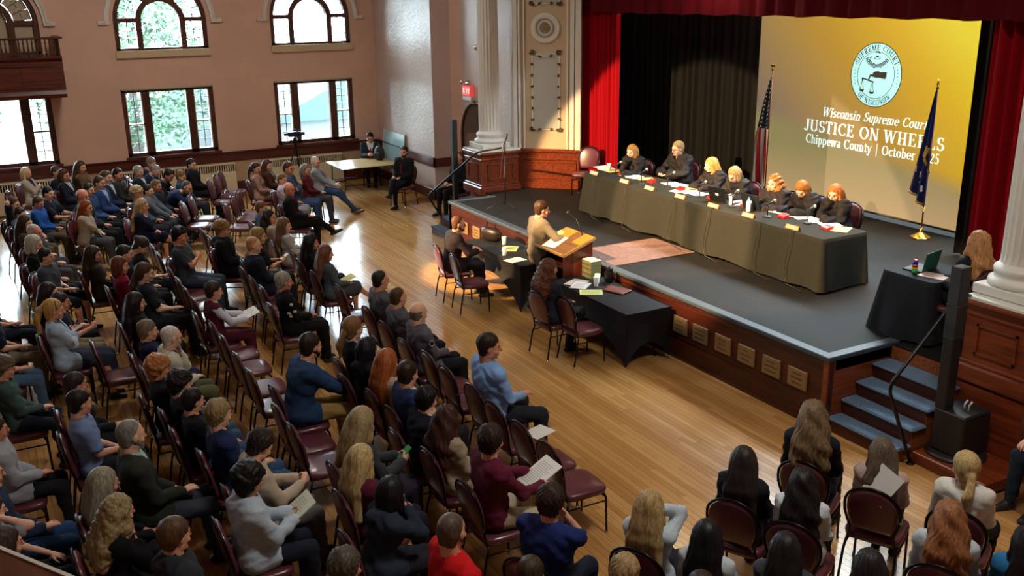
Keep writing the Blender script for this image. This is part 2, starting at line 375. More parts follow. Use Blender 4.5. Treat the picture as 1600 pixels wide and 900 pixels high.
for i, (a, b) in enumerate(LOW[3:]):
    mb = MB(); mb.box(XW-0.2, XW-0.05, a, a+0.1, 1.08, 2.68); mb.box(XW-0.2, XW-0.05, b-0.1, b, 1.08, 2.68); mb.box(XW-0.2, XW-0.05, a+0.6, a+0.75, 1.08, 2.68); mb.box(XW-0.2, XW-0.05, b-0.75, b-0.6, 1.08, 2.68); w_ = struct('window_%d' % (i+4), mb, M_DWOOD)
    pane(w_, a+0.1, b-0.1, 1.08, 2.68)
def arch_pts(c, R, zc, n=24, a0=0, a1=PI): return [(c+R*math.cos(t), zc+R*math.sin(t)) for t in np.linspace(a0, a1, n)]
def arc_band(mb, c, R0, R1, zc, x0, x1, a0=0, a1=PI, n=20):
    for t0, t1 in zip(np.linspace(a0, a1, n+1)[:-1], np.linspace(a0, a1, n+1)[1:]):
        mb.prism([(c+R0*math.cos(t0), zc+R0*math.sin(t0)), (c+R1*math.cos(t0), zc+R1*math.sin(t0)), (c+R1*math.cos(t1), zc+R1*math.sin(t1)), (c+R0*math.cos(t1), zc+R0*math.sin(t1))], x0, x1, 'x')
def arch_window(i, y0, y1, blocked=False):
    c, R = (y0+y1)/2, (y1-y0)/2; x0, x1 = XW-0.22, XW-0.05; mb = MB()
    arc_band(mb, c, R-0.11, R, ZSP, x0, x1); mb.box(x0, x1, y0, y0+0.11, ZA, ZSP); mb.box(x0, x1, y1-0.11, y1, ZA, ZSP); mb.box(x0, x1, y0, y1, ZA, ZA+0.05)
    Ri = 0.43; arc_band(mb, c, Ri, Ri+0.13, ZSP, x0, x1+0.02); 
    for s_ in (-1, 1):
        a, b = sorted((c+s_*Ri, c+s_*(Ri+0.13))); mb.box(x0, x1+0.02, a, b, ZA, ZSP)
        a, b = sorted((c+s_*(Ri+0.13), c+s_*(R-0.11))); mb.box(x0, x1, a, b, ZSP-0.03, ZSP+0.07)
    # radial bars of the fan
    for t in (0.95, PI-0.95, PI/2):
        p0 = np.array([c+(Ri+0.1)*math.cos(t), ZSP+(Ri+0.1)*math.sin(t)]); p1 = np.array([c+(R-0.08)*math.cos(t), ZSP+(R-0.08)*math.sin(t)]); n_ = np.array([-math.sin(t), math.cos(t)])*0.045
        mb.prism([tuple(p0-n_), tuple(p1-n_), tuple(p1+n_), tuple(p0+n_)], x0, x1, 'x')
    w_ = struct('window_%d' % i, mb, M_DWOOD)
    gm = glass() if not blocked else mat('cream_blind', '#b9a88e', 0.8)
    xx = XW-0.14
    m2 = MB(); m2.prism([(c-Ri, ZA+0.05), (c+Ri, ZA+0.05)]+arch_pts(c, Ri, ZSP, 16), xx-0.003, xx+0.003, 'x'); build('pane', m2, gm, w_)
    for s_ in (-1, 1):
        a, b = sorted((c+s_*(Ri+0.13), c+s_*(R-0.11)))
        if blocked:
            m2 = MB(); m2.box(xx-0.003, xx+0.003, a, b, ZA+0.05, ZSP-0.03); build('pane', m2, gm, w_)
        else: lattice(w_, a, b, ZA+0.05, ZSP-0.03, 2, 3)
        # fan panes in two rings of three
        m3 = MB(); span = (0.08, 0.88) if s_ > 0 else (PI-0.88, PI-0.08)
        for kr in range(2):
            r0 = Ri+0.13+(R-0.11-Ri-0.13)*kr/2; r1 = Ri+0.13+(R-0.11-Ri-0.13)*(kr+1)/2
            if kr: arc_band(m3, c, r0-0.008, r0+0.008, ZSP, xx-0.012, xx+0.012, span[0], span[1], 8)
            for kt in range(3):
                ta = span[0]+(span[1]-span[0])*kt/3+0.01; tb = span[0]+(span[1]-span[0])*(kt+1)/3-0.01
                m2 = MB(); pts = arch_pts(c, r0+0.008, ZSP, 5, ta, tb)+arch_pts(c, r1-0.004, ZSP, 5, tb, ta); m2.prism(pts, xx-0.003, xx+0.003, 'x'); build('pane', m2, gm, w_)
        for kt in range(1, 3):
            t = span[0]+(span[1]-span[0])*kt/3; n_ = np.array([-math.sin(t), math.cos(t)])*0.008
            p0 = np.array([c+(Ri+0.1)*math.cos(t), ZSP+(Ri+0.1)*math.sin(t)]); p1 = np.array([c+(R-0.08)*math.cos(t), ZSP+(R-0.08)*math.sin(t)])
            m3.prism([tuple(p0-n_), tuple(p1-n_), tuple(p1+n_), tuple(p0+n_)], xx-0.012, xx+0.012, 'x')
        build('muntin', m3, M_DWOOD, w_)
    for ta in (1.0, PI/2+0.06):
        m2 = MB(); m2.prism(arch_pts(c, Ri+0.14, ZSP, 6, ta, ta+0.5)+arch_pts(c, R-0.1, ZSP, 6, ta+0.5, ta), xx-0.003, xx+0.003, 'x'); build('pane', m2, gm, w_)
    m2 = MB(); m2.box(XW-0.1, XW+0.07, y0-0.03, y1+0.03, ZA-0.17, ZA, 0.01); build('window_sill', m2, M_CREAM, w_)
    # white hood mould with returns
    m2 = MB(); arc_band(m2, c, R+0.09, R+0.155, ZSP, XW, XW+0.06, 0.0, PI, 24); arc_band(m2, c, R+0.155, R+0.19, ZSP, XW, XW+0.09, 0.0, PI, 24)
    for s_ in (-1, 1):
        a, b = sorted((c+s_*(R+0.09), c+s_*(R+0.34))); m2.box(XW, XW+0.07, a, b, ZSP-0.06, ZSP-0.005); m2.box(XW, XW+0.09, a, b, ZSP-0.015, ZSP+0.015)
    build('hood_mould', m2, M_WHITE, w_)
arch_window(6, *ARC[0]); arch_window(7, *ARC[1]); arch_window(8, *ARC[2], blocked=True)
# ---- outside: trees, houses, ground
def blob_tree(x, y, z, r, h, label, c, seed):
    k = thing('tree', label, 'tree', (x, y, -3.0))
    rr = np.random.RandomState(seed); m = MB(); m.tube([(0, 0, 0), (0.1, 0, h*0.5), (0, 0.1, h*0.9)], [0.3, 0.2, 0.1], 8); build('trunk', m, mat('bark', '#2c2824', 0.9), k, True)
    vs = []; fs = []; n = 9000
    for i in range(n):
        d = rr.normal(size=3); d /= np.linalg.norm(d); q = d*np.array([r, r, r*1.15])*(0.45+0.55*rr.rand()**0.4)*(1+0.25*math.sin(5*d[0]+seed)*math.sin(4*d[2])); q[2] += h
        a = rr.normal(size=3); a /= np.linalg.norm(a); b = np.cross(a, d); b /= np.linalg.norm(b)+1e-6; s_ = 0.06+0.07*rr.rand(); j = len(vs)
        vs += [tuple(q-a*s_), tuple(q+b*s_*0.6), tuple(q+a*s_), tuple(q-b*s_*0.6)]; fs.append((j, j+1, j+2, j+3))
    me = bpy.data.meshes.new('foliage'); me.from_pydata(vs, [], fs); me.materials.append(mat('leaves', c, 0.7, noise=0.4, nscale=(1.5, 1.5, 1.5))); me.update(); tag(link('foliage', me, k), kind='stuff')
blob_tree(-34, -2.2, 0, 2.7, 5.0, 'leafy green tree outside the leftmost window', '#2f4a20', 1)
blob_tree(-37, 4.8, 0, 3.3, 6.0, 'leafy green tree outside the middle windows', '#28452e', 2)
blob_tree(-45, 19.0, 0, 3.0, 8.6, 'distant tree outside the right arched window', '#223626', 3)
mb = MB(); mb.box(-120, -25.2, -60, 80, -3.3, -3.0); tag(build('outside_ground', mb, mat('lawn', '#262c1c', 0.9)), kind='structure')
for (x, y, rw, rl, label, rc) in ((-43, 13.5, 4.5, 3.2, 'pale house with shallow roof outside the right lower window', '#24363a'), (-56, 12.0, 7, 5, 'distant white house outside the right windows', '#3c4448')):
    k = thing('house', label, 'house', (x, y, -3.0)); m = MB(); m.box(-rw, rw, -rl, rl, 0, 3.0); build('house_wall', m, mat('siding', '#454a4c', 0.7), k)
    m = MB(); m.prism([(-rl-0.4, 2.9), (0, 4.6), (rl+0.4, 2.9)], -rw-0.3, rw+0.3, 'x'); build('roof', m, mat('shingles', rc, 0.8), k)
    for yy in (-1.8, 0.2, 1.8):
        m = MB(); m.box(rw, rw+0.05, yy-0.4, yy+0.4, 1.0, 2.2); build('window', m, mat('dim_glass', '#1c2428', 0.2), k)
# ================================================================== STAGE
SX0, SX1 = -16.76, -6.98
mb = MB(); mb.box(SX0, SX1+0.0, YS+0.12, 16.5, 0.70, ZS-0.004); mb.box(SX0-1.1, SX0, 8.75, 16.5, 0.70, ZS-0.004); mb.box(SX1, SX1+1.0, 8.72, 16.5, 0.70, 0.845); struct('stage_floor', mb, M_STAGE)
mb = MB(); mb.box(SX0-0.02, SX1+0.02, YS-0.02, YS+0.12, ZS-0.05, ZS+0.006, 0.01); mb.box(SX1-0.12, SX1+0.02, YS+0.1, 8.86, ZS-0.05, ZS+0.006, 0.01); mb.box(SX0-0.02, SX0+0.10, YS+0.1, 8.75, ZS-0.05, ZS+0.006, 0.01)
struct('trim_3', mb, mat('grey_edge_strip', '#39454f', 0.5))
sf = MB(); sf.box(SX0, SX1, YS, YS+0.1, 0, ZS-0.05); sf.box(SX0, SX0+0.1, YS, 8.75, 0, ZS-0.05)
front = struct('stage_front', sf, M_FASCIA)
mb = MB(); mb.box(SX1-0.1, SX1, YS+0.1, 8.86, 0, ZS-0.05); mb.box(SX1-0.06, SX1+0.006, YS-0.004, YS+0.02, 0, ZS-0.05); build('side_panel', mb, wood('lit_side_mahogany', '#7c3d20', '#8c4a28', 0.35, 'y'), front)  # paler copy of the stage wood; light on this side put into the colour
tag(front, 'dark wooden front of the stage with a row of small plaques', None)
mb = MB(); mb.box(SX0-0.01, SX1+0.01, YS-0.02, YS, 0.0, 0.03); mb.box(SX0+0.1, SX1-0.12, YS-0.012, YS, 0.30, 0.325); mb.box(SX0+0.1, SX1-0.12, YS-0.012, YS, 0.74, 0.76)
build('moulding', mb, M_FASCIA, front)
# plaques (x centres from the measured ones, 0.36 m pitch)
PLX = [-9.53, -9.12, -8.68, -8.25, -7.82, -7.40, -16.05, -15.55, -15.05, -9.97, -10.4, -14.55]
for i, x in enumerate(PLX):
    mb = MB(); mb.box(x-0.145, x+0.145, YS-0.03, YS-0.002, 0.375, 0.60, 0.006)
    k = build('plaque', mb, mat('plaque_wood', '#8a6c46' if i not in (0, 1) else '#6e5f48', 0.4), front)
    mb = MB(); rr = np.random.RandomState(i+5)
    lines = [[(2)], [3]]
    for j, z in enumerate((0.545, 0.49, 0.43)):
        nw = 1 if j == 2 else 1+rr.randint(2); tot = 0.10+0.1*rr.rand(); xx = x-tot/2
        while xx < x+tot/2:
            L = 0.010+0.008*rr.rand(); h = 0.012+0.008*rr.rand(); mb.box(xx, xx+L*0.45, YS-0.0325, YS-0.03, z-h/2, z+h/2); mb.box(xx, xx+L*0.8, YS-0.0325, YS-0.03, z-h/2, z-h/2+0.004); xx += L+0.006
    build('lettering', mb, mat('engraving', '#38260f', 0.6), k)
# ---- steps right and left
ty = [7.78, 7.98, 8.19, 8.43]; tz = [0.175, 0.35, 0.52, 0.69]
def steps(x0, x1, label, carpet):
    k = thing('stage_steps', label, 'steps', ((x0+x1)/2, 8.2, 0)); X0, X1 = x0-(x0+x1)/2, x1-(x0+x1)/2
    ys = [t-8.2 for t in ty]+[8.71-8.2]; zs = tz+[0.84]
    mb = MB()
    for i in range(4): mb.box(X0+0.02, X1-0.03, ys[i]+0.03, ys[i+1]+0.03, 0, tz[i]-0.035)
    mb.box(X0+0.02, X1-0.03, ys[4]+0.01, ys[4]+0.03, 0, 0.845); build('step_block', mb, wood('step_wood', '#8a4420', '#a05a2c', 0.4, 'y'), k)
    for i in range(4):
        mb = MB(); mb.box(X0+0.02, X1-0.04, ys[i]+0.022, ys[i]+0.03, tz[i]-0.16, tz[i]-0.03); build('riser', mb, M_FASCIA, k)
        mb = MB(); mb.box(X0, X1, ys[i], ys[i+1]+0.028, tz[i]-0.038, tz[i], 0.016); build('tread', mb, mat('blue_carpet', carpet, 0.95, noise=0.35, nscale=(90, 90, 90), bump=0.8, bscale=160, bdist=0.006), k)
steps(-6.97, -6.0, 'four blue carpeted steps up to the right end of the stage', '#5d7690')
steps(-17.78, -16.79, 'dark carpeted steps at the left end of the stage', '#3c4854')
def handrail(pts, label, r=0.019):
    base = pts[0]; mb = MB()
    P = [np.array(p)-np.array(base) for p in pts]; Q = [P[0]]
    for i in range(1, len(P)-1):
        a, b, c = P[i-1], P[i], P[i+1]; u = (a-b)/np.linalg.norm(a-b); v = (c-b)/np.linalg.norm(c-b)
        for t in np.linspace(0, 1, 6): Q.append(b+u*0.12*(1-t)**2+v*0.12*t**2)
    Q.append(P[-1]); k = thing('handrail', label, 'handrail', base); mb.tube(Q, r, 10); build('rail', mb, M_BLACK, k, True)
    m = MB(); m.lathe([(0.045, 0), (0.045, 0.012), (0.022, 0.02)], (0, 0, 0), 16); build('floor_flange', m, M_BLACK, k, True)
    return k
def onx(x, y, X):
    d = ray(x, y); t = X/d[0]; return np.array([X, d[1]*t, CAMH+d[2]*t])
p0 = onx(1425, 703, -5.95); p0[2] = 0.0
handrail([p0, onx(1388, 605, -5.95), onx(1497, 462, -5.95), onx(1516, 462, -5.95)], 'bent black handrail beside the blue carpeted steps on the right')
handrail([onz(704, 360, 0.0), ony(668, 306, 7.62), ony(745, 238, 8.52), ony(783, 231, 8.60)], 'bent black handrail at the left end of the stage', 0.02)
# ---- line array columns
def pa_column(loc, label, wdt, dep, sub, ztop):
    k = thing('speaker_column', label, 'speaker', loc)
    if sub:
        mb = MB(); mb.lathe([(0.30, 0.0), (0.30, 0.02), (0.26, 0.045)], (0.0, 0, 0), 28); build('base_plate', mb, M_BLKP, k, True)
        mb = MB(); mb.box(-0.17, 0.19, -0.20, 0.22, 0.045, 0.50, 0.015); build('subwoofer', mb, M_BLKP, k)
    else:
        mb = MB(); mb.lathe([(0.095, 0.0), (0.095, 0.02), (0.06, 0.035)], (-0.12, -0.15, 0), 20); mb.tube([(-0.12, -0.15, 0.03), (-0.12, -0.15, 0.5)], 0.02, 8); build('base_plate', mb, M_BLKP, k, True)
    mb = MB(); mb.box(-0.17-wdt*0, -0.17+wdt, -0.2, -0.2+dep, 0.50, 1.25, 0.008); build('lower_pole', mb, M_BLKP, k)
    mb = MB(); mb.box(-0.175, -0.165+wdt, -0.205, -0.195+dep, 1.25, ztop, 0.008); build('array_cabinet', mb, mat('grille', '#222628', 0.5, bump=0.4, bscale=200), k)
    mb = MB(); mb.box(-0.178, -0.162+wdt, -0.208, -0.19+dep, 1.60, 1.608); build('silver_band', mb, M_CHROME, k)
    if sub:
        for dx in (0.0, 0.05):
            mb = MB(); mb.tube([(dx+0.03, 0.0, 0.5), (dx+0.03, 0.0, 0.56), (dx+0.04, 0.03, 0.60)], 0.009, 8); build('cable_plug', mb, mat('white_plastic', '#d8dadd', 0.4), k, True)
    return k
mb = MB(); mb.box(-5.97, -5.12, 7.98, 8.62, 0, 0.13, 0.01); tag(build('trim_4', mb, M_PANEL), kind='structure')
pa_column((-5.72, 8.33, 0.13), 'tall black speaker column on a square bass box beside the blue steps', 0.12, 0.14, True, 2.0)
pa_column((-17.76, 8.58, 0), 'slim black speaker column at the left corner of the stage', 0.10, 0.10, False, 2.28)
# ---- pedestals and columns
def pedestal(x0, x1, y0, y1, z0, label, low):
    k = thing('column_pedestal', label, 'pedestal', ((x0+x1)/2, (y0+y1)/2, z0)); hx, hy = (x1-x0)/2, (y1-y0)/2; H_ = 1.70-z0
    mb = MB(); mb.box(-hx, hx, -hy, hy, 0, H_-0.09); 
    if low: mb.box(-hx-0.03, hx+0.03, -hy-0.03, hy+0.03, 0, ZS-0.12-z0)
    build('pedestal_body', mb, M_PANEL, k)
    b = (ZS+0.0-z0); mb = MB(); mb.box(-hx-0.05, hx+0.05, -hy-0.05, hy+0.05, b-0.1 if low else 0, b+0.10, 0.02); mb.box(-hx-0.02, hx+0.02, -hy-0.02, hy+0.02, b+0.1, b+0.14, 0.01); build('base_moulding', mb, M_PANEL, k)
    mb = MB(); mb.box(-hx-0.02, hx+0.02, -hy-0.02, hy+0.02, H_-0.20, H_-0.17, 0.006); mb.box(-hx-0.05, hx+0.05, -hy-0.05, hy+0.05, H_-0.09, H_-0.04, 0.012); build('cap_moulding', mb, M_PANEL, k)
    def frame(sx, ax):
        mb = MB(); z1, z2 = b+0.22, H_-0.28; 
        if ax == 'y':
            for (a, c, d, e) in ((-hx*0.62, hx*0.62, z1, z1+0.025), (-hx*0.62, hx*0.62, z2-0.025, z2), (-hx*0.62, -hx*0.62+0.025, z1, z2), (hx*0.62-0.025, hx*0.62, z1, z2)): mb.box(a, c, -hy-0.018, -hy, d, e)
        else:
            for (a, c, d, e) in ((-hy*0.7, hy*0.7, z1, z1+0.025), (-hy*0.7, hy*0.7, z2-0.025, z2), (-hy*0.7, -hy*0.7+0.025, z1, z2), (hy*0.7-0.025, hy*0.7, z1, z2)): mb.box(sx*hx-(0.018 if sx < 0 else 0), sx*hx+(0.018 if sx > 0 else 0), a, c, d, e)
        build('panel_moulding', mb, M_PANEL, k)
    frame(0, 'y'); frame(1, 'x')
    mb = MB(); mb.box(-hx-0.035, hx+0.035, -hy-0.035, hy+0.035, H_-0.04, H_, 0.008); build('slab', mb, M_WHITE, k)
    return k
pedestal(-17.93, -17.19, 8.7, 9.55, 0.80, 'mahogany pedestal under the left fluted column, on the stage', False)
pedestal(-6.06, -5.32, 8.7, 9.6, 0.0, 'tall mahogany pedestal under the right fluted column, behind the speaker column', True)
def column(x, y, z, r, label):
    k = thing('fluted_column', label, 'column', (x, y, z))
    mb = MB(); s = r*1.42; mb.box(-s, s, -s, s, 0, 0.10, 0.008); build('plinth', mb, M_WHITE, k)
    mb = MB(); mb.lathe([(r*1.38, 0.10), (r*1.42, 0.13), (r*1.38, 0.17), (r*1.22, 0.18), (r*1.16, 0.21), (r*1.20, 0.24), (r*1.24, 0.27), (r*1.18, 0.30), (r*1.06, 0.31), (r*1.02, 0.34)], (0, 0, 0), 40); build('column_base', mb, M_WHITE, k, True)
    mb = MB(); n = 20*8; prof = [(r*0.99, 0.34), (r*0.985, 0.42), (r*0.96, 2.0), (r*0.9, 3.4), (r*0.86, 4.6)]
    vs = []; fs = []
    for j, (rr, z_) in enumerate(prof):
        for i in range(n):
            q = 2*PI*i/n; ph = (i % 8)/8; d = 0 if (ph < 0.2) else 0.075*math.sin(PI*(ph-0.2)/0.8)**0.6
            if j == 0: d = 0
            vs.append((rr*(1-d)*math.cos(q), rr*(1-d)*math.sin(q), z_))
    for j in range(len(prof)-1):
        for i in range(n): fs.append((j*n+i, j*n+(i+1) % n, (j+1)*n+(i+1) % n, (j+1)*n+i))
    mb.add(vs, fs); build('fluted_shaft', mb, M_WHITE, k)
    mb = MB(); mb.lathe([(r*0.86, 4.6), (r*0.95, 4.63), (r*0.86, 4.68), (r*0.9, 4.75), (r*1.15, 5.0), (r*1.25, 5.05)], (0, 0, 0), 40); mb.box(-r*1.4, r*1.4, -r*1.4, r*1.4, 5.05, 5.2); build('capital', mb, M_WHITE, k, True)
    return k
column(-17.63, 9.12, 1.705, 0.222, 'white fluted column at the left of the stage')
column(-5.79, 9.12, 1.705, 0.225, 'white fluted column at the right of the stage, beside the speaker column')
# ---- splayed proscenium reveals with ornament
def splay(a, b, label, side):
    a = np.array(a); b = np.array(b); t = (b-a)/np.linalg.norm(b-a); nrm = np.array([t[1], -t[0]]) if side > 0 else np.array([-t[1], t[0]])
    def T(v): p = a+t*v[0]+nrm*v[1]; return (p[0], p[1], v[2])
    k = thing('proscenium_panel', label, 'wall panel')
    def B(mb, s0, s1, d0, d1, z0, z1):
        mb.add([T((s, d, z)) for z in (z0, z1) for d in (d0, d1) for s in (s0, s1)], [(0, 2, 3, 1), (4, 5, 7, 6), (0, 1, 5, 4), (2, 6, 7, 3), (0, 4, 6, 2), (1, 3, 7, 5)])
    L = 1.28
    mb = MB(); B(mb, -0.1, L, -0.3, 0, 0.8, 7.0); build('panel_back', mb, mat('reveal_paint', '#c2ab8c', 0.5), k)
    mb = MB(); B(mb, -0.08, 0.0, 0, 0.06, 1.67, 7); B(mb, 0.02, 0.06, 0, 0.05, 1.67, 7); B(mb, 0.12, 0.15, 0, 0.025, 1.67, 7); B(mb, 1.0, 1.03, 0, 0.02, 1.67, 7); B(mb, 1.08, 1.16, 0, 0.05, 1.67, 7); B(mb, 1.19, 1.30, 0, 0.09, 1.67, 7); build('moulding', mb, M_WHITE, k)
    mb = MB(); B(mb, 0.0, L, 0, 0.05, 0.87, 1.62); build('wainscot', mb, M_PANEL, k)
    mb = MB(); B(mb, 0.0, L, 0, 0.09, 1.62, 1.68); B(mb, 0.0, L, 0, 0.075, 1.46, 1.50); B(mb, 0.0, L, 0, 0.08, 0.87, 0.98); B(mb, 0.12, L-0.06, 0, 0.065, 1.06, 1.08); B(mb, 0.12, L-0.06, 0, 0.065, 1.40, 1.42); B(mb, 0.12, 0.145, 0, 0.065, 1.06, 1.42); B(mb, L-0.085, L-0.06, 0, 0.065, 1.06, 1.42); build('wainscot_rail', mb, M_PANEL, k)
    # medallion
    def ring(mb, r0, r1, d, sc=(0.57, 4.07)):
        N = 28
        for i in range(N):
            p, q = 2*PI*i/N, 2*PI*(i+1)/N; vs = []
            for dd in (0, d):
                for (r, th) in ((r0, p), (r1, p), (r1, q), (r0, q)): vs.append(T((sc[0]+r*math.cos(th), dd, sc[1]+r*math.sin(th))))
            mb.add(vs, [(3, 2, 1, 0), (4, 5, 6, 7), (0, 1, 5, 4), (1, 2, 6, 5), (2, 3, 7, 6), (3, 0, 4, 7)])
    for (r0, r1, d, m_) in ((0.21, 0.29, 0.03, M_WHITE), (0.0, 0.21, 0.012, M_WHITE), (0.165, 0.18, 0.03, mat('gilt_dark', '#8a7350', 0.5)), (0.12, 0.14, 0.035, M_WHITE), (0.085, 0.1, 0.04, mat('gilt_dark', '#8a7350', 0.5)), (0.0, 0.06, 0.05, mat('gilt_dark', '#8a7350', 0.5))):
        mb = MB(); ring(mb, r0, r1, d); build('medallion_ring', mb, m_, k)
    gray = mat('pale_grey_panel', '#b3b0a4', 0.5); ob = mat('bronze_leaf', '#5c4a2e', 0.5)
    for (z0, z1, top) in ((2.06, 3.62, True), (4.52, 5.6, False)):
        mb = MB(); B(mb, 0.31, 0.85, 0, 0.010, z0+0.03, z1-0.03); build('inner_panel', mb, gray, k)
        mb = MB(); B(mb, 0.295, 0.315, 0, 0.02, z0, z1); B(mb, 0.845, 0.865, 0, 0.02, z0, z1); B(mb, 0.3, 0.86, 0, 0.02, z0, z0+0.02)
        N = 8
        for i in range(N):
            s0 = 0.3+0.56*i/N; s1 = 0.3+0.56*(i+1)/N; zz = z1-0.10*math.sin(PI*(i+0.5)/N); B(mb, s0, s1, 0, 0.02, zz-0.01, zz+0.01)
        build('panel_moulding', mb, M_WHITE, k)
        mb = MB(); rr = np.random.RandomState(4)
        def leaf(s, z, r):
            for q in range(5):
                th = rr.rand()*6.28; c = (s+r*0.5*math.cos(th), z+r*0.5*math.sin(th)); vs = []
                for dd in (0.0, 0.035):
                    for e in range(6): vs.append(T((c[0]+r*0.55*math.cos(e*1.047+th), dd, c[1]+r*0.4*math.sin(e*1.047+th))))
                mb.add(vs, [tuple(range(5, -1, -1)), tuple(range(6, 12))]+[(e, (e+1) % 6, 6+(e+1) % 6, 6+e) for e in range(6)])
        for z in np.linspace(z0+0.22, z1-0.25, 6): leaf(0.305, z, 0.035); leaf(0.855, z, 0.035)
        for s_ in (0.305, 0.855): leaf(s_, z0+0.02, 0.06); leaf(s_, z1-0.02, 0.065)
        for s_ in (0.46, 0.7): leaf(s_, z0+0.02, 0.035); leaf(s_, z1-0.09, 0.04)
        tag(build('leaf_ornament', mb, ob, k), kind='stuff')
    return k
splay((-17.31, 9.62), (-16.46, 10.56), 'cream reveal left of the stage with round medallion and leafy panel', 1)
splay((-5.99, 9.62), (-6.84, 10.56), 'cream reveal right of the stage, behind the right fluted column', -1)
mb = MB(); mb.box(-17.62, -17.28, 9.62, 10.2, -0.1, 9.0); mb.box(-18.2, -17.28, 9.4, 9.62, 0, 0.9); mb.box(-6.02, -5.6, 9.62, 10.2, 0, 9.0); struct('wall_proscenium', mb, M_WALLG)
mb = MB(); mb.box(-5.7, 6, 9.75, 10.2, -0.1, 9.0); struct('wall_front_right', mb, M_WALL)
mb = MB(); mb.box(-17.6, -5.7, 9.9, 10.5, 5.6, 9.0); struct('wall_above_stage', mb, M_CREAM)
mb = MB(); mb.box(-21, -3, 16.5, 16.7, -0.1, 9); mb.box(-21, -20.8, 10.6, 16.5, -0.1, 9); mb.box(-3.2, -3, 10.6, 16.5, -0.1, 9); mb.box(-20.8, -16.8, 11.3, 11.5, -0.1, 9); mb.box(-6.6, -3, 11.3, 11.5, -0.1, 9); struct('wall_stage_back', mb, mat('black_paint', '#0c0b0b', 0.8))
# ---- curtains
def curtain(name, x0, x1, y, z0, z1, nf, amp, m, label, seed=0, depth=0, wob=0.0, group=None):
    rr = np.random.RandomState(seed); ph = rr.rand(6)*6; nu = int(nf*9); nv = 6; c = ((x0+x1)/2, y, 0)
    mb = MB()
    def fn(u, v):
        x = x0+(x1-x0)*u; a = 2*PI*nf*u; f = math.sin(a+0.8*math.sin(a*0.31+ph[0])+0.15*math.sin(3*v+ph[1]))+0.35*math.sin(2.3*a+ph[2])
        return (x-c[0], amp*f*(0.75+0.25*v)+depth*u, z0+(z1-z0)*v+(wob*math.sin(a*0.5+ph[3]) if v == 0 else 0))
    mb.grid(fn, nu, nv); o = build(name, mb, m, None, True, loc=c, fix=False); return tag(o, label, 'curtain', group)
M_RED = mat('red_velvet', '#8a0210', 0.85, spec=0.1); M_BLKC = mat('black_velvet', '#0d0c0a', 0.9, spec=0.15)
curtain('stage_curtain', -16.7, -15.42, 10.78, 0.9, 4.9, 9, 0.06, M_RED, 'red velvet curtain hanging at the left side of the stage', 1)
curtain('stage_curtain', -7.75, -6.8, 10.9, 0.9, 4.9, 5, 0.08, M_RED, 'red velvet curtain hanging at the right side, beside the projection screen', 2)
curtain('valance', -16.5, -6.8, 10.66, 4.36, 6.2, 21, 0.05, mat('dark_red_velvet', '#520410', 0.85, spec=0.1), 'dark red velvet valance across the top of the stage opening', 3, wob=0.012)
curtain('black_drape', -17.6, -12.9, 12.0, 0.9, 5.6, 22, 0.05, M_BLKC, 'black drape behind the seated judges, next to the red curtain', 4)
curtain('black_drape', -14.6, -13.35, 12.35, 0.9, 5.6, 6, 0.07, M_BLKC, 'narrow black drape between the wide drape and the screen', 5)
mb = MB(); 
curtain('black_drape', -9.12, -7.2, 12.6, 0.9, 5.6, 8, 0.05, M_BLKC, 'black drape behind the right edge of the screen', 6)
# ================================================================== lettering: a small serif alphabet made of strokes
TK, TN, XH = 0.15, 0.055, 0.67
def g_rect(x0, x1, y0, y1): return [(x0, y0), (x1, y0), (x1, y1), (x0, y1)]
def g_stem(x, y0, y1, s0=1, s1=1, w=TK):
    L = [g_rect(x-w/2, x+w/2, y0, y1)]
    if s0: L.append(g_rect(x-w/2-0.08, x+w/2+0.08, y0, y0+0.045))
    if s1: L.append(g_rect(x-w/2-0.08, x+w/2+(0.08 if s1 == 1 else 0), y1-0.045, y1))
    return L
def g_diag(x0, y0, x1, y1, w): return [[(x0-w/2, y0), (x0+w/2, y0), (x1+w/2, y1), (x1-w/2, y1)]]
def g_ser(x, y, w=0.30): return [g_rect(x-w/2, x+w/2, y, y+0.045)]
def g_arc(cx, cy, rx, ry, a0, a1, n=None):
    n = n or max(4, int(abs(a1-a0)/20)); L = []
    A = [math.radians(a0+(a1-a0)*i/n) for i in range(n+1)]
    def pt(a, s):
        t = TN+(TK-TN)*abs(math.cos(a))**1.4; return (cx+(rx+s*t/2)*math.cos(a), cy+(ry+s*t/2)*math.sin(a))
    for a, b in zip(A, A[1:]): L.append([pt(a, -1), pt(a, 1), pt(b, 1), pt(b, -1)])
    return L
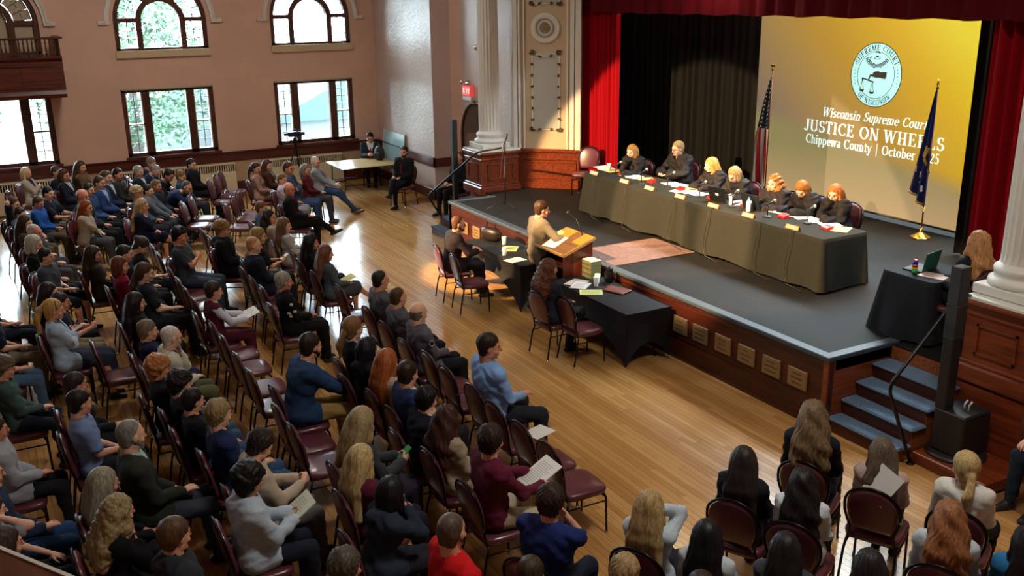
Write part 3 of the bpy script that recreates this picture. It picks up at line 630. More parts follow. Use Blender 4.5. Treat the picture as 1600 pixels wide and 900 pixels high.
def glyph(c):
    S_ = g_stem; D_ = g_diag; A_ = g_arc; R_ = g_rect
    if c == 'I': return S_(.17, 0, 1), .40
    if c == 'J': return S_(.30, .2, 1, 0, 1)+A_(.17, .18, .13, .15, 180, 360), .50
    if c == 'L': return S_(.17, 0, 1)+[R_(.1, .6, 0, .055), R_(.54, .6, 0, .25)], .66
    if c == 'E': return S_(.17, 0, 1)+[R_(.1, .6, 0, .055), R_(.54, .6, 0, .25), R_(.1, .58, .945, 1), R_(.53, .58, .78, 1), R_(.2, .45, .49, .545), R_(.42, .46, .40, .64)], .70
    if c == 'F': return S_(.17, 0, 1)+[R_(.1, .58, .945, 1), R_(.53, .58, .78, 1), R_(.2, .45, .49, .545), R_(.42, .46, .40, .64)], .64
    if c == 'T': return S_(.33, 0, 1, 1, 0)+[R_(.03, .63, .945, 1), R_(.03, .08, .78, 1), R_(.58, .63, .78, 1)], .70
    if c == 'H': return S_(.17, 0, 1)+S_(.60, 0, 1)+[R_(.2, .6, .48, .535)], .82
    if c == 'N': return S_(.14, 0, 1, 1, 1, .06)+S_(.66, 0, 1, 0, 1, .06)+D_(.62, 0, .16, 1, TK), .80
    if c == 'M': return S_(.13, 0, 1, 1, 1, .06)+S_(.80, 0, 1)+D_(.45, 0, .15, 1, TK)+D_(.45, 0, .78, 1, .06), .98
    if c == 'U': return S_(.16, .28, 1, 0, 1)+S_(.62, .28, 1, 0, 1, .07)+A_(.39, .28, .23, .25, 180, 360), .80
    if c == 'W': return D_(.27, 0, .08, 1, TK)+D_(.27, 0, .48, 1, .06)+D_(.68, 0, .48, 1, TK)+D_(.68, 0, .90, 1, .06)+g_ser(.08, .955)+g_ser(.48, .955)+g_ser(.92, .955, .24), 1.04
    if c == 'A': return D_(.06, 0, .36, 1, .06)+D_(.66, 0, .36, 1, TK)+[R_(.18, .52, .3, .35)]+g_ser(.06, 0, .24)+g_ser(.66, 0), .76
    if c == 'P': return S_(.17, 0, 1)+A_(.30, .74, .22, .235, -90, 90), .64
    if c == 'R': return S_(.17, 0, 1)+A_(.30, .74, .22, .235, -90, 90)+D_(.62, 0, .34, .5, .14)+g_ser(.64, 0, .2), .76
    if c == 'O': return A_(.40, .5, .31, .475, 0, 360), .82
    if c == 'C': return A_(.42, .5, .33, .475, 42, 318)+[R_(.62, .67, .72, .98)], .74
    if c == 'S': return A_(.29, .735, .185, .235, 40, 270)+A_(.29, .265, .21, .235, 90, -140)+[R_(.43, .48, .72, .96), R_(.06, .11, .04, .30)], .58
    x = XH
    if c == 'i': return S_(.15, 0, x, 1, 2, .13)+A_(.15, .9, .035, .04, 0, 360), .32
    if c == 's': return A_(.20, x*.74, .12, x*.22, 40, 270)+A_(.20, x*.27, .14, x*.24, 90, -140), .42
    if c == 'c': return A_(.28, x/2, .20, x*.46, 45, 315), .48
    if c == 'e': return A_(.27, x/2, .20, x*.46, 0, 315)+[R_(.08, .48, x*.5, x*.5+.05)], .52
    if c == 'o': return A_(.28, x/2, .21, x*.46, 0, 360), .56
    if c == 'n': return S_(.13, 0, x, 1, 2, .12)+S_(.46, 0, x*.65, 1, 0, .12)+A_(.295, x*.62, .165, x*.34, 0, 150), .60
    if c == 'm': return S_(.13, 0, x, 1, 2, .12)+S_(.44, 0, x*.65, 1, 0, .12)+S_(.75, 0, x*.65, 1, 0, .12)+A_(.285, x*.62, .155, x*.34, 0, 150)+A_(.595, x*.62, .155, x*.34, 0, 150), .90
    if c == 'u': return S_(.13, x*.35, x, 0, 2, .12)+S_(.45, 0, x, 0, 2, .12)+A_(.29, x*.34, .16, x*.3, 180, 350)+g_ser(.5, 0, .12), .60
    if c == 'r': return S_(.13, 0, x, 1, 2, .12)+A_(.27, x*.62, .14, x*.32, 40, 150), .42
    if c == 't': return S_(.16, .08, .88, 0, 0, .11)+A_(.25, .12, .09, .09, 180, 340)+[R_(.02, .32, x-.05, x)], .36
    if c == 'p': return S_(.13, -.28, x, 1, 2, .12)+A_(.29, x/2, .19, x*.46, -140, 140), .58
    if c == 'b': return S_(.13, 0, 1, 0, 2, .12)+A_(.29, x/2, .19, x*.46, -150, 140), .58
    if c == 'h': return S_(.13, 0, 1, 1, 2, .12)+S_(.46, 0, x*.65, 1, 0, .12)+A_(.295, x*.62, .165, x*.34, 0, 150), .60
    if c == 'a': return S_(.40, .03, x*.6, 0, 0, .12)+A_(.26, x*.62, .14, x*.33, 0, 150)+A_(.23, x*.26, .15, x*.22, 20, 330)+g_ser(.46, 0, .1), .52
    if c == 'w': return D_(.20, 0, .07, x, .12)+D_(.20, 0, .37, x, .05)+D_(.52, 0, .37, x, .12)+D_(.52, 0, .68, x, .05)+g_ser(.07, x-.045, .2)+g_ser(.37, x-.045, .16)+g_ser(.68, x-.045, .16), .76
    if c == 'y': return D_(.26, 0, .08, x, .12)+D_(.16, -.28, .46, x, .05)+g_ser(.08, x-.045, .2)+g_ser(.46, x-.045, .16)+A_(.12, -.22, .05, .05, 0, 360), .54
    if c == '|': return [R_(.17, .22, -.25, 1.1)], .40
    if c == '2': return A_(.26, .72, .18, .24, 160, -30)+D_(.10, .05, .40, .58, .07)+[R_(.06, .48, 0, .10)], .54
    if c == '0': return A_(.27, .5, .19, .475, 0, 360), .54
    if c == '5': return A_(.22, .31, .2, .28, 110, -140)+[R_(.13, .19, .5, 1), R_(.13, .46, .9, 1)], .54
    if c == '1': return S_(.25, 0, 1, 1, 2, .12), .50
    if c == '8': return A_(.27, .74, .15, .22, 0, 360)+A_(.27, .26, .18, .24, 0, 360), .54
    if c == '4': return S_(.36, 0, 1, 0, 0, .12)+[R_(.03, .5, .25, .32)]+D_(.06, .28, .34, 1, .06), .54
    return [], .36
def text_width(s, sp=0.04): return sum(glyph(c)[1]+sp for c in s)-sp
def put_text(mb, s, x0, y0, h, T, d0, d1, width=None, shear=0.0, sp=0.04, bold=0.0):
    W_ = text_width(s, sp)*h; kx = (width/W_) if width else 1.0; cx = 0.0
    for c in s:
        polys, adv = glyph(c)
        for k_, P in enumerate(polys):
            Q = [(x0+((cx+px+shear*py)*h)*kx, y0+py*h) for px, py in P]
            n = len(Q); dd = d1+0.00005*(k_ % 5); vs = [T((qx, d0, qy)) for qx, qy in Q]+[T((qx, dd, qy)) for qx, qy in Q]
            mb.add(vs, [tuple(range(n)), tuple(range(2*n-1, n-1, -1))]+[(i, n+i, n+(i+1) % n, (i+1) % n) for i in range(n)])
        cx += adv+sp
def put_ring_text(mb, s, cx, cy, R, mid, h, up, T, d0, d1, sp=0.10):
    W_ = text_width(s, sp)*h; pos = -W_/2
    for c in s:
        polys, adv = glyph(c); 
        for k_, P in enumerate(polys):
            Q = []
            for px, py in P:
                arc = (pos+px*h)/R
                if up: a = math.radians(mid)-arc; r = R+py*h
                else: a = math.radians(mid)+arc; r = R-py*h
                Q.append((cx+r*math.cos(a), cy+r*math.sin(a)))
            n = len(Q); vs = [T((qx, d0, qy)) for qx, qy in Q]+[T((qx, d1, qy)) for qx, qy in Q]
            mb.add(vs, [tuple(range(n)), tuple(range(2*n-1, n-1, -1))]+[(i, n+i, n+(i+1) % n, (i+1) % n) for i in range(n)])
        pos += (adv+sp)*h

# ================================================================== projection screen
YSC = 13.5; SCX0, SCX1, SCZ0, SCZ1 = -14.62, -9.74, 0.98, 4.75
def slide_material():
    m = bpy.data.materials.new('projected_slide'); m.use_nodes = True; nt = m.node_tree; p = nt.nodes['Principled BSDF']
    tc = nt.nodes.new('ShaderNodeTexCoord'); sx = nt.nodes.new('ShaderNodeSeparateXYZ'); nt.links.new(tc.outputs['Generated'], sx.inputs[0])
    def math_(op, a, b):
        n = nt.nodes.new('ShaderNodeMath'); n.operation = op
        for i, v in enumerate((a, b)):
            if isinstance(v, (int, float)): n.inputs[i].default_value = v
            else: nt.links.new(v, n.inputs[i])
        return n.outputs[0]
    X, Z = sx.outputs[0], sx.outputs[2]
    t = math_('ADD', math_('MULTIPLY', X, 0.62), math_('MULTIPLY', Z, 0.45))
    r = nt.nodes.new('ShaderNodeValToRGB'); e = r.color_ramp.elements
    e[0].position = 0.12; e[0].color = (*lin('#75676c'), 1); e[1].position = 0.95; e[1].color = (*lin('#ecd600'), 1)
    for pos, c in ((0.40, '#a8864e'), (0.60, '#c6952a'), (0.80, '#e2b400')): x = e.new(pos); x.color = (*lin(c), 1)
    nt.links.new(t, r.inputs[0])
    # swoosh: pale-blue grey band at the foot of the slide
    band = math_('SUBTRACT', Z, math_('ADD', math_('MULTIPLY', X, -0.22), 0.42))
    r2 = nt.nodes.new('ShaderNodeValToRGB'); r2.color_ramp.elements[0].position = 0.44; r2.color_ramp.elements[1].position = 0.52
    nt.links.new(math_('ADD', band, 0.5), r2.inputs[0])
    r3 = nt.nodes.new('ShaderNodeValToRGB'); q = r3.color_ramp.elements; q[0].color = (*lin('#c2a070'), 1); q[1].color = (*lin('#968a58'), 1); q[0].position = 0.0; q[1].position = 0.25
    nt.links.new(Z, r3.inputs[0])
    mx = nt.nodes.new('ShaderNodeMix'); mx.data_type = 'RGBA'; nt.links.new(r2.outputs[0], mx.inputs[0]); nt.links.new(r3.outputs[0], mx.inputs[6]); nt.links.new(r.outputs[0], mx.inputs[7])
    nt.links.new(mx.outputs[2], p.inputs['Emission Color']); p.inputs['Emission Strength'].default_value = 0.86
    p.inputs['Base Color'].default_value = (0.05, 0.045, 0.04, 1); p.inputs['Roughness'].default_value = 0.8; return m
scr = thing('projection_screen', 'large projection screen with yellow slide about a travelling court', 'screen', (SCX0, YSC, SCZ0))
SW, SHH = SCX1-SCX0, SCZ1-SCZ0
mb = MB(); mb.box(0, SW, 0, 0.03, 0, SHH); build('screen_fabric', mb, slide_material(), scr)
mb = MB(); mb.tube([(0, 0.015, -0.02), (SW, 0.015, -0.02)], 0.02, 8); build('bottom_bar', mb, M_BLKP, scr, True)
def TS(v): return (v[0], -v[1], v[2])
EMT = mat('slide_white', '#d8f4f2', 0.8, emit=0.95); EMD = mat('slide_dark', '#42382e', 0.8, emit=0.35); EMS = mat('slide_ice', '#a9e6ea', 0.8, emit=0.85)
def sc(px, py): q = ony(px, py, YSC); return (q[0]-SCX0, q[2]-SCZ0)
def line(s, pl, pr_, hpx, m_, **kw):
    a = sc(*pl); b = sc(*pr_); mb = MB(); h = sc(pl[0], pl[1]-hpx)[1]-a[1]
    put_text(mb, s, a[0], a[1], h, TS, 0.002, 0.006, width=b[0]-a[0], **kw); return tag(build('slide_lettering', mb, m_, scr, fix=False), kind='stuff')
line('Wisconsin Supreme Court', (1285, 181), (1447, 206), 14, EMT, shear=0.22)
line('JUSTICE ON WHEELS', (1257, 203), (1475, 236), 18, EMT)
line('Chippewa County | October 2025', (1259, 222), (1468, 250), 14, EMT)
# seal
cxs, czs = sc(1368.5, 117.5); RX = abs(sc(1408, 121)[0]-sc(1329, 113)[0])/2; 
def disk(mb, r0, r1, d, n=48, cx=cxs, cz=czs):
    for i in range(n):
        p, q = 2*PI*i/n, 2*PI*(i+1)/n; P = [(r0, p), (r1, p), (r1, q), (r0, q)]
        vs = [TS((cx+r*math.cos(a), dd, cz+r*math.sin(a))) for dd in (0.001, d) for (r, a) in P]
        mb.add(vs, [(0, 1, 2, 3), (7, 6, 5, 4), (0, 4, 5, 1), (1, 5, 6, 2), (2, 6, 7, 3), (3, 7, 4, 0)])
mb = MB(); disk(mb, 0, RX*0.985, 0.004); build('seal_disc', mb, EMS, scr)
mb = MB(); disk(mb, RX*0.975, RX, 0.008); disk(mb, RX*0.715, RX*0.73, 0.008); build('seal_ring', mb, EMD, scr)
mb = MB(); put_ring_text(mb, 'SUPREME COURT', cxs, czs, RX*0.77, 90, RX*0.17, True, TS, 0.004, 0.008); put_ring_text(mb, 'OF WISCONSIN', cxs, czs, RX*0.93, 270, RX*0.16, False, TS, 0.004, 0.008)
for s_ in (-1, 1):
    for k in range(7):
        a = math.radians((180 if s_ < 0 else 0)+(k-3)*7.0); r = RX*0.85; x, z = cxs+r*math.cos(a), czs+r*math.sin(a); disk(mb, 0, RX*0.018, 0.008, 6, x, z)
tag(build('seal_lettering', mb, EMD, scr, fix=False), kind='stuff')
mb = MB(); u = RX
def P2(pts, d=0.008):
    Q = [(cxs+x*u, czs+z*u) for x, z in pts]; n = len(Q); vs = [TS((x, 0.004, z)) for x, z in Q]+[TS((x, d, z)) for x, z in Q]
    mb.add(vs, [tuple(range(n)), tuple(range(2*n-1, n-1, -1))]+[(i, n+i, n+(i+1) % n, (i+1) % n) for i in range(n)])
def L2(a, b, w):
    a = np.array(a); b = np.array(b); t = (b-a)/np.linalg.norm(b-a); n_ = np.array([-t[1], t[0]])*w/2; P2([tuple(a-n_), tuple(b-n_), tuple(b+n_), tuple(a+n_)])
# forearm with cuff, hand holding the scales
P2([(-0.02, 0.12), (0.12, 0.14), (0.14, 0.10), (0.42, 0.12), (0.42, -0.10), (0.40, -0.02), (0.38, -0.10), (0.14, -0.07), (0.02, -0.08), (-0.2, -0.04), (-0.22, 0.02), (-0.12, 0.02), (-0.1, 0.08)])
L2((-0.2, -0.0), (-0.27, -0.17), 0.05); L2((-0.52, -0.12), (-0.05, -0.22), 0.045); L2((-0.52, -0.12), (-0.50, -0.2), 0.04)
for (x, z) in ((-0.50, -0.16), (-0.10, -0.21)):
    L2((x, z), (x-0.07, z-0.31), 0.014); L2((x, z), (x+0.07, z-0.31), 0.014); P2([(x-0.10, z-0.31), (x+0.10, z-0.31), (x+0.06, z-0.38), (x-0.06, z-0.38)])
# eye with brow and rays
for i in range(10):
    t0, t1 = math.radians(200+i*14), math.radians(214+i*14); L2((0.0+0.13*math.cos(t0), 0.58+0.09*math.sin(t0)), (0.13*math.cos(t1), 0.58+0.09*math.sin(t1)), 0.02)
P2([(-0.10, 0.68), (-0.04, 0.74), (0.06, 0.74), (0.13, 0.64), (0.04, 0.69), (-0.04, 0.69)]); L2((-0.05, 0.58), (0.06, 0.58), 0.05)
rr = np.random.RandomState(2)
for i in range(19):
    a = math.radians(213+i*6.3); r0 = 0.40+0.03*rr.rand(); r1 = 0.52+0.05*rr.rand(); L2((r0*math.cos(a)*1.0, 0.76+r0*math.sin(a)), (r1*math.cos(a)*1.0, 0.76+r1*math.sin(a)), 0.032)
L2((-0.30, 0.52), (-0.2, 0.56), 0.03); L2((-0.33, 0.44), (-0.24, 0.46), 0.02)
build('seal_emblem', mb, EMD, scr, fix=False)

# ================================================================== flags
def drape_flag(k, pole_top, length, width_bot, m, nu=44, nv=40, side=-1, folds=4.5, amp=0.05, name='flag_cloth'):
    """cloth hanging from the pole top: a narrow cone of folds"""
    mb = MB()
    def fn(u, v):
        w_ = (0.03+width_bot*(v**0.75))*(1.0-0.0*v); x = side*u*w_; f = math.sin(2*PI*folds*u+0.6*v)
        z = pole_top-0.02-length*v*(1-0.10*u)-0.10*u*v*0+(-0.32*u*v*0.6)
        return (x+0.02, -0.02-amp*f*(0.3+v), z)
    mb.grid(fn, nu, nv); return mb, fn
def pole_stand(name, label, loc, H_, topname):
    k = thing(name, label, 'flag', loc)
    mb = MB(); mb.lathe([(0.16, 0), (0.16, 0.012), (0.145, 0.025), (0.10, 0.04), (0.085, 0.06), (0.045, 0.075), (0.03, 0.10), (0.028, 0.15), (0.02, 0.16)], (0, 0, 0), 28); build('flag_base', mb, M_BRASS, k, True)
    mb = MB(); mb.tube([(0, 0, 0.14), (0, 0, H_)], 0.013, 10); build('flag_pole', mb, wood('oak_pole', '#8a5a2c', '#9c6c38', 0.4, 'z'), k, True)
    return k
def usflag_mat():
    m = bpy.data.materials.new('striped_flag'); m.use_nodes = True; nt = m.node_tree; p = nt.nodes['Principled BSDF']; p.inputs['Roughness'].default_value = 0.6
    uv = nt.nodes.new('ShaderNodeUVMap'); uv.uv_map = 'UVMap'; sx = nt.nodes.new('ShaderNodeSeparateXYZ'); nt.links.new(uv.outputs[0], sx.inputs[0])
    def M2(op, a, b=0.0, c=0.0):
        n = nt.nodes.new('ShaderNodeMath'); n.operation = op
        for i, v in enumerate((a, b, c)):
            if isinstance(v, (int, float)): n.inputs[i].default_value = v
            else: nt.links.new(v, n.inputs[i])
        return n.outputs[0]
    U, V_ = sx.outputs[0], sx.outputs[1]
    st = M2('LESS_THAN', M2('FRACT', M2('MULTIPLY', M2('ADD', U, M2('MULTIPLY', V_, 0.35)), 4.2)), 0.5)
    red = nt.nodes.new('ShaderNodeMix'); red.data_type = 'RGBA'; nt.links.new(st, red.inputs[0]); red.inputs[6].default_value = (0.75, 0.70, 0.62, 1); red.inputs[7].default_value = (*lin('#a81828'), 1)
    # canton with star spots
    fx = M2('SUBTRACT', M2('FRACT', M2('MULTIPLY', U, 4.0)), 0.5); fy = M2('SUBTRACT', M2('FRACT', M2('ADD', M2('MULTIPLY', V_, 26.0), M2('MULTIPLY', M2('FLOOR', M2('MULTIPLY', U, 4.0)), 0.5))), 0.5)
    dd = M2('ADD', M2('MULTIPLY', fx, fx), M2('MULTIPLY', fy, fy)); star = M2('LESS_THAN', dd, 0.055)
    cant = nt.nodes.new('ShaderNodeMix'); cant.data_type = 'RGBA'; nt.links.new(star, cant.inputs[0]); cant.inputs[6].default_value = (*lin('#14172c'), 1); cant.inputs[7].default_value = (0.8, 0.8, 0.78, 1)
    isc = M2('LESS_THAN', V_, 0.46); mx = nt.nodes.new('ShaderNodeMix'); mx.data_type = 'RGBA'; nt.links.new(isc, mx.inputs[0]); nt.links.new(red.outputs[2], mx.inputs[6]); nt.links.new(cant.outputs[2], mx.inputs[7])
    nt.links.new(mx.outputs[2], p.inputs['Base Color']); return m
def add_uv(me, nu, nv):
    uvl = me.uv_layers.new(name='UVMap'); 
    for poly in me.polygons:
        for li in poly.loop_indices:
            vi = me.loops[li].vertex_index; uvl.data[li].uv = ((vi//(nv+1))/nu, (vi % (nv+1))/nv)
# US flag: finial at (1208,97)
fy_ = 13.05
top = ony(1208, 100, fy_); k = pole_stand('national_flag', 'national flag with stars and stripes hanging from a pole left of the screen', (top[0], fy_, ZS), top[2]-ZS-0.05, 'eagle')
mb, fn = drape_flag(k, top[2]-ZS-0.22, 2.1, 0.52, None, side=-1, folds=1.9, amp=0.05); me = mb.mesh('flag_cloth', usflag_mat(), True); add_uv(me, 44, 40); link('flag_cloth', me, k)
mb = MB(); H_ = top[2]-ZS; mb.lathe([(0.012, H_-0.12), (0.022, H_-0.10), (0.022, H_-0.07), (0.010, H_-0.06), (0.014, H_-0.02), (0.004, H_)], (0, 0, 0), 10); mb.box(-0.05, 0.06, -0.006, 0.006, H_-0.045, H_-0.015); mb.tube([(0.0, 0, H_-0.05), (0.05, 0, H_-0.0), (0.075, 0, H_-0.01)], [0.014, 0.008, 0.004], 6); build('eagle_finial', mb, M_BRASS, k, True)
mb = MB(); mb.tube([fn(0.99, v) for v in np.linspace(0.5, 1, 12)], 0.015, 6); mb.tube([fn(u, 1.0) for u in np.linspace(0, 1, 20)], 0.015, 6); build('gold_fringe', mb, mat('gold_fringe', '#c99a3a', 0.6), k, True)
# state flag
fb = onz(1438, 371, ZS); top = ony(1465, 127, fb[1]); k = pole_stand('state_flag', 'blue flag dated 1848 with gold fringe on a brass-footed pole before the screen', (fb[0], fb[1], ZS), top[2]-ZS-0.02, 'spear')
H_ = top[2]-ZS; mb = MB(); mb.lathe([(0.02, H_-0.12), (0.03, H_-0.10), (0.008, H_-0.07), (0.022, H_-0.05), (0.003, H_+0.04)], (0, 0, 0), 8); build('spear_finial', mb, M_BRASS, k, True)
mb = MB()
def fn(u, v):
    w_ = 0.02+0.30*v**0.8; f = math.sin(2*PI*2.2*u+0.5*v); return (0.02-(0.55-u)*w_-0.10*v, -0.03-0.04*f*(0.3+v), H_-0.12-(1.62+0.30*u)*v)
mb.grid(fn, 40, 30); me = mb.mesh('flag_cloth', mat('blue_flag', '#1f2a66', 0.55, noise=0.1), True); link('flag_cloth', me, k)
mb = MB(); mb.tube([fn(u, 1.0) for u in np.linspace(0, 1, 24)], 0.018, 6); mb.tube([fn(0, v) for v in np.linspace(0.8, 1, 8)], 0.015, 6); build('gold_fringe', mb, mat('gold_fringe', '#c99a3a', 0.6), k, True)
def TF(v): return v
def bend(q):
    return q
mb = MB()
for i, ch in enumerate('1848'):
    P0 = fn(0.10+0.17*i, 0.76+0.035*i); put_text(mb, ch, P0[0]-0.01, P0[2]-0.05, 0.10, lambda v: (v[0], P0[1]-0.012-v[1], v[2]), 0.0, 0.004)
build('flag_lettering', mb, mat('white_thread', '#d9d9d9', 0.7), k, fix=False)
mb = MB(); rr = np.random.RandomState(8)
for i in range(26):
    u, v = 0.35+0.5*rr.rand(), 0.50+0.2*rr.rand(); P0 = fn(u, v); r = 0.015+0.02*rr.rand(); n_ = 6
    vs = [(P0[0]+r*math.cos(t), P0[1]-0.012-(i % 4)*0.001, P0[2]+r*1.3*math.sin(t)) for t in np.linspace(0, 2*PI, n_+1)[:-1]]; vs += [(a, b+0.01, c) for a, b, c in vs]; mb.add(vs, [tuple(range(n_)), tuple(range(2*n_-1, n_-1, -1))]+[(e, n_+e, n_+(e+1) % n_, (e+1) % n_) for e in range(n_)])
build('flag_emblem', mb, mat('gold_thread', '#9c8434', 0.7), k)
# ================================================================== CHAIRS
def chair_parts():
    P = {}
    mb = MB(); n = 20
    def ring(s, z, cy=0.0):
        pts = []
        for i in range(n):
            t = 2*PI*i/n; c, s_ = math.cos(t), math.sin(t); e = 0.42
            pts.append((0.225*s*np.sign(c)*abs(c)**e, cy+0.225*s*np.sign(s_)*abs(s_)**e, z))
        return pts
    R = [ring(0.93, 0.405), ring(1.0, 0.415), ring(1.03, 0.44), ring(1.0, 0.465), ring(0.9, 0.478), ring(0.5, 0.484)]
    vs = sum(R, []); fs = [(j*n+i, j*n+(i+1) % n, (j+1)*n+(i+1) % n, (j+1)*n+i) for j in range(5) for i in range(n)]+[tuple(range(n-1, -1, -1)), tuple(5*n+i for i in range(n))]
    mb.add(vs, fs); P['seat'] = mb.mesh('seat', M_VINYL, True)
    def outline(k=1.0, m=24):
        # (x, h) crown-back outline, h measured up the tilted back from z=0.50
        L = []
        for i in range(7): t = i/6; L.append((k*(0.165+0.045*math.sin(t*PI/2)), 0.02+0.22*t))
        for i in range(1, 13): a = PI*i/13; L.append((k*0.21*math.cos(a)*(1 if abs(math.cos(a)) < 0.98 else 1), 0.24+0.20*k*math.sin(a)**0.85))
        for i in range(7): t = 1-i/6; L.append((-k*(0.165+0.045*math.sin(t*PI/2)), 0.02+0.22*t))
        return L
    tilt = math.radians(12)
    def place(x, h, d): return (x, -0.215-h*math.sin(tilt)+d*math.cos(tilt), 0.50+h*math.cos(tilt)+d*math.sin(tilt))
    mb = MB(); vs = []; O = outline(0.97); m = len(O); ch = 0.22
    for (k, d) in ((0.86, -0.026), (0.97, -0.018), (1.0, 0.0), (0.97, 0.022), (0.84, 0.034)): vs += [place(x*k, ch+(h-ch)*k, d) for x, h in O]
    fs = [(j*m+i, j*m+(i+1) % m, (j+1)*m+(i+1) % m, (j+1)*m+i) for j in range(4) for i in range(m)]
    fs += [tuple(range(m-1, -1, -1)), tuple(4*m+i for i in range(m))]; mb.add(vs, fs); P['backrest'] = mb.mesh('backrest', M_VINYL, True)
    mb = MB(); O = outline(1.04)
    low = [(0.20, -0.215+0.01, 0.40)]
    pts = [(0.185, -0.205, 0.41)]+[place(x, h, -0.006) for x, h in O]+[(-0.185, -0.205, 0.41)]
    mb.tube(pts, 0.0125, 6); P['back_frame'] = mb.mesh('back_frame', M_CHFRAME, True)
    mb = MB(); 
    for s in (-1, 1): mb.obox(np.array(place(s*0.219, 0.20, -0.004)), 0.006, 0.010, 0.022, np.eye(3))
    P['glide'] = mb.mesh('glide', M_CHROME)
    for key, s, f in (('lf', -1, 1), ('rf', 1, 1), ('lr', -1, -1), ('rr', 1, -1)):
        mb = MB()
        if f > 0: mb.tube([(s*0.195, 0.17, 0.41), (s*0.205, 0.195, 0.37), (s*0.21, 0.205, 0.012)], 0.0115, 6)
        else: mb.tube([(s*0.19, -0.19, 0.41), (s*0.205, -0.225, 0.30), (s*0.215, -0.275, 0.012)], 0.0115, 6)
        P['leg'+key] = mb.mesh('leg', M_CHFRAME, True)
        mb = MB(); y = 0.205 if f > 0 else -0.277; mb.tube([(s*0.212, y, 0.0), (s*0.212, y, 0.022)], 0.015, 8); P['foot'+key] = mb.mesh('leg_cap', M_CHROME, True)
    mb = MB()
    for s in (-1, 1): mb.tube([(s*0.203, -0.215, 0.33), (s*0.15, 0.0, 0.34), (s*0.206, 0.198, 0.33)] if False else [(s*0.203, -0.215, 0.33), (s*0.206, 0.198, 0.33)], 0.008, 5)
    P['side_stretchers'] = mb.mesh('stretcher', M_CHFRAME, True)
    mb = MB(); mb.tube([(-0.206, 0.198, 0.36), (0.206, 0.198, 0.36)], 0.009, 5); mb.tube([(-0.19, -0.19, 0.40), (0.19, -0.19, 0.40)], 0.009, 5); mb.tube([(-0.05, 0.19, 0.375), (-0.03, 0.15, 0.385), (0.03, 0.15, 0.385), (0.05, 0.19, 0.375)], 0.006, 5); P['seat_frame'] = mb.mesh('seat_frame', M_CHFRAME, True)
    for m_ in P.values(): fixn(m_)
    return P
CP = chair_parts()
CHAIR_N = 0
def chair(x, y, z, rz, label, group=None):
    k = thing('banquet_chair', label, 'chair', (x, y, z), rz, group)
    for nm in ('seat', 'backrest', 'back_frame', 'seat_frame', 'side_stretchers', 'leglf', 'legrf', 'leglr', 'legrr'):
        o = link(CP[nm].name.split('.')[0], CP[nm], k)
        if nm.startswith('leg'): link('leg_cap', CP['foot'+nm[3:]], o)
        if nm == 'back_frame': link('glide', CP['glide'], o)
    return k

# ================================================================== TABLES AND CLOTHS
def drape(name, label, x0, x1, y0, y1, zt, zb, m, flare=0.06, amp=0.02, freq=5, seed=0, r=0.05, gap=0.0, corner=0.05, bot=None, rz=0.0):
    cx, cy = (x0+x1)/2, (y0+y1)/2; hx, hy = (x1-x0)/2, (y1-y0)/2; rr = np.random.RandomState(seed); ph = rr.rand(4)*6
    P = []; step = 0.04
    def edge(a, b):
        a = np.array(a); b = np.array(b); L = np.linalg.norm(b-a); n = max(2, int(L/step)); t = (b-a)/L; nn = np.array([t[1], -t[0]])
        for i in range(n): P.append((a+(b-a)*i/n, nn, 0.0))
    def cor(c, a0):
        for i in range(6): a = math.radians(a0+90*i/6); P.append((np.array(c)+r*np.array([math.cos(a), math.sin(a)]), np.array([math.cos(a), math.sin(a)]), math.sin(PI*i/6)))
    edge((-hx+r, -hy), (hx-r, -hy)); cor((hx-r, -hy+r), -90); edge((hx, -hy+r), (hx, hy-r)); cor((hx-r, hy-r), 0); edge((hx-r, hy), (-hx+r, hy)); cor((-hx+r, hy-r), 90); edge((-hx, hy-r), (-hx, -hy+r)); cor((-hx+r, -hy+r), 180)
    n = len(P); mb = MB(); vs = []; NV = 12; s = 0
    S_ = [0]
    for i in range(1, n): S_.append(S_[-1]+np.linalg.norm(P[i][0]-P[i-1][0]))
    tot = S_[-1]; kf = round(freq*tot/ (2*PI)) if False else max(3, round(freq*tot))
    for j in range(NV+1):
        v = j/NV
        for i in range(n):
            p, nn, c = P[i]; a = 2*PI*kf*S_[i]/tot; f = math.sin(a+0.9*math.sin(a*0.37+ph[0])+ph[1])+0.4*math.sin(a*0.43+ph[2])
            off = 0.004+flare*v+corner*c*v+amp*f*v**1.3+0.003*math.sin(9*a+5*v)*v
            q = p+nn*off; vs.append((q[0], q[1], (zt-zb)*(1-v)+(0.012*math.sin(a*0.5+ph[3])+(bot or 0) if j == NV else 0)+ (0 if j else 0.004)))
    fs = [(j*n+i, (j+1)*n+i, (j+1)*n+(i+1) % n, j*n+(i+1) % n) for j in range(NV) for i in range(n)]
    fs.append(tuple(range(n))); mb.add(vs, fs)
    o = build(name, mb, m, None, True, loc=(cx, cy, zb), rz=rz, fix=False)
    for p in o.data.polygons:
        if len(p.vertices) > 4: p.use_smooth = False
    return tag(o, label, 'tablecloth')
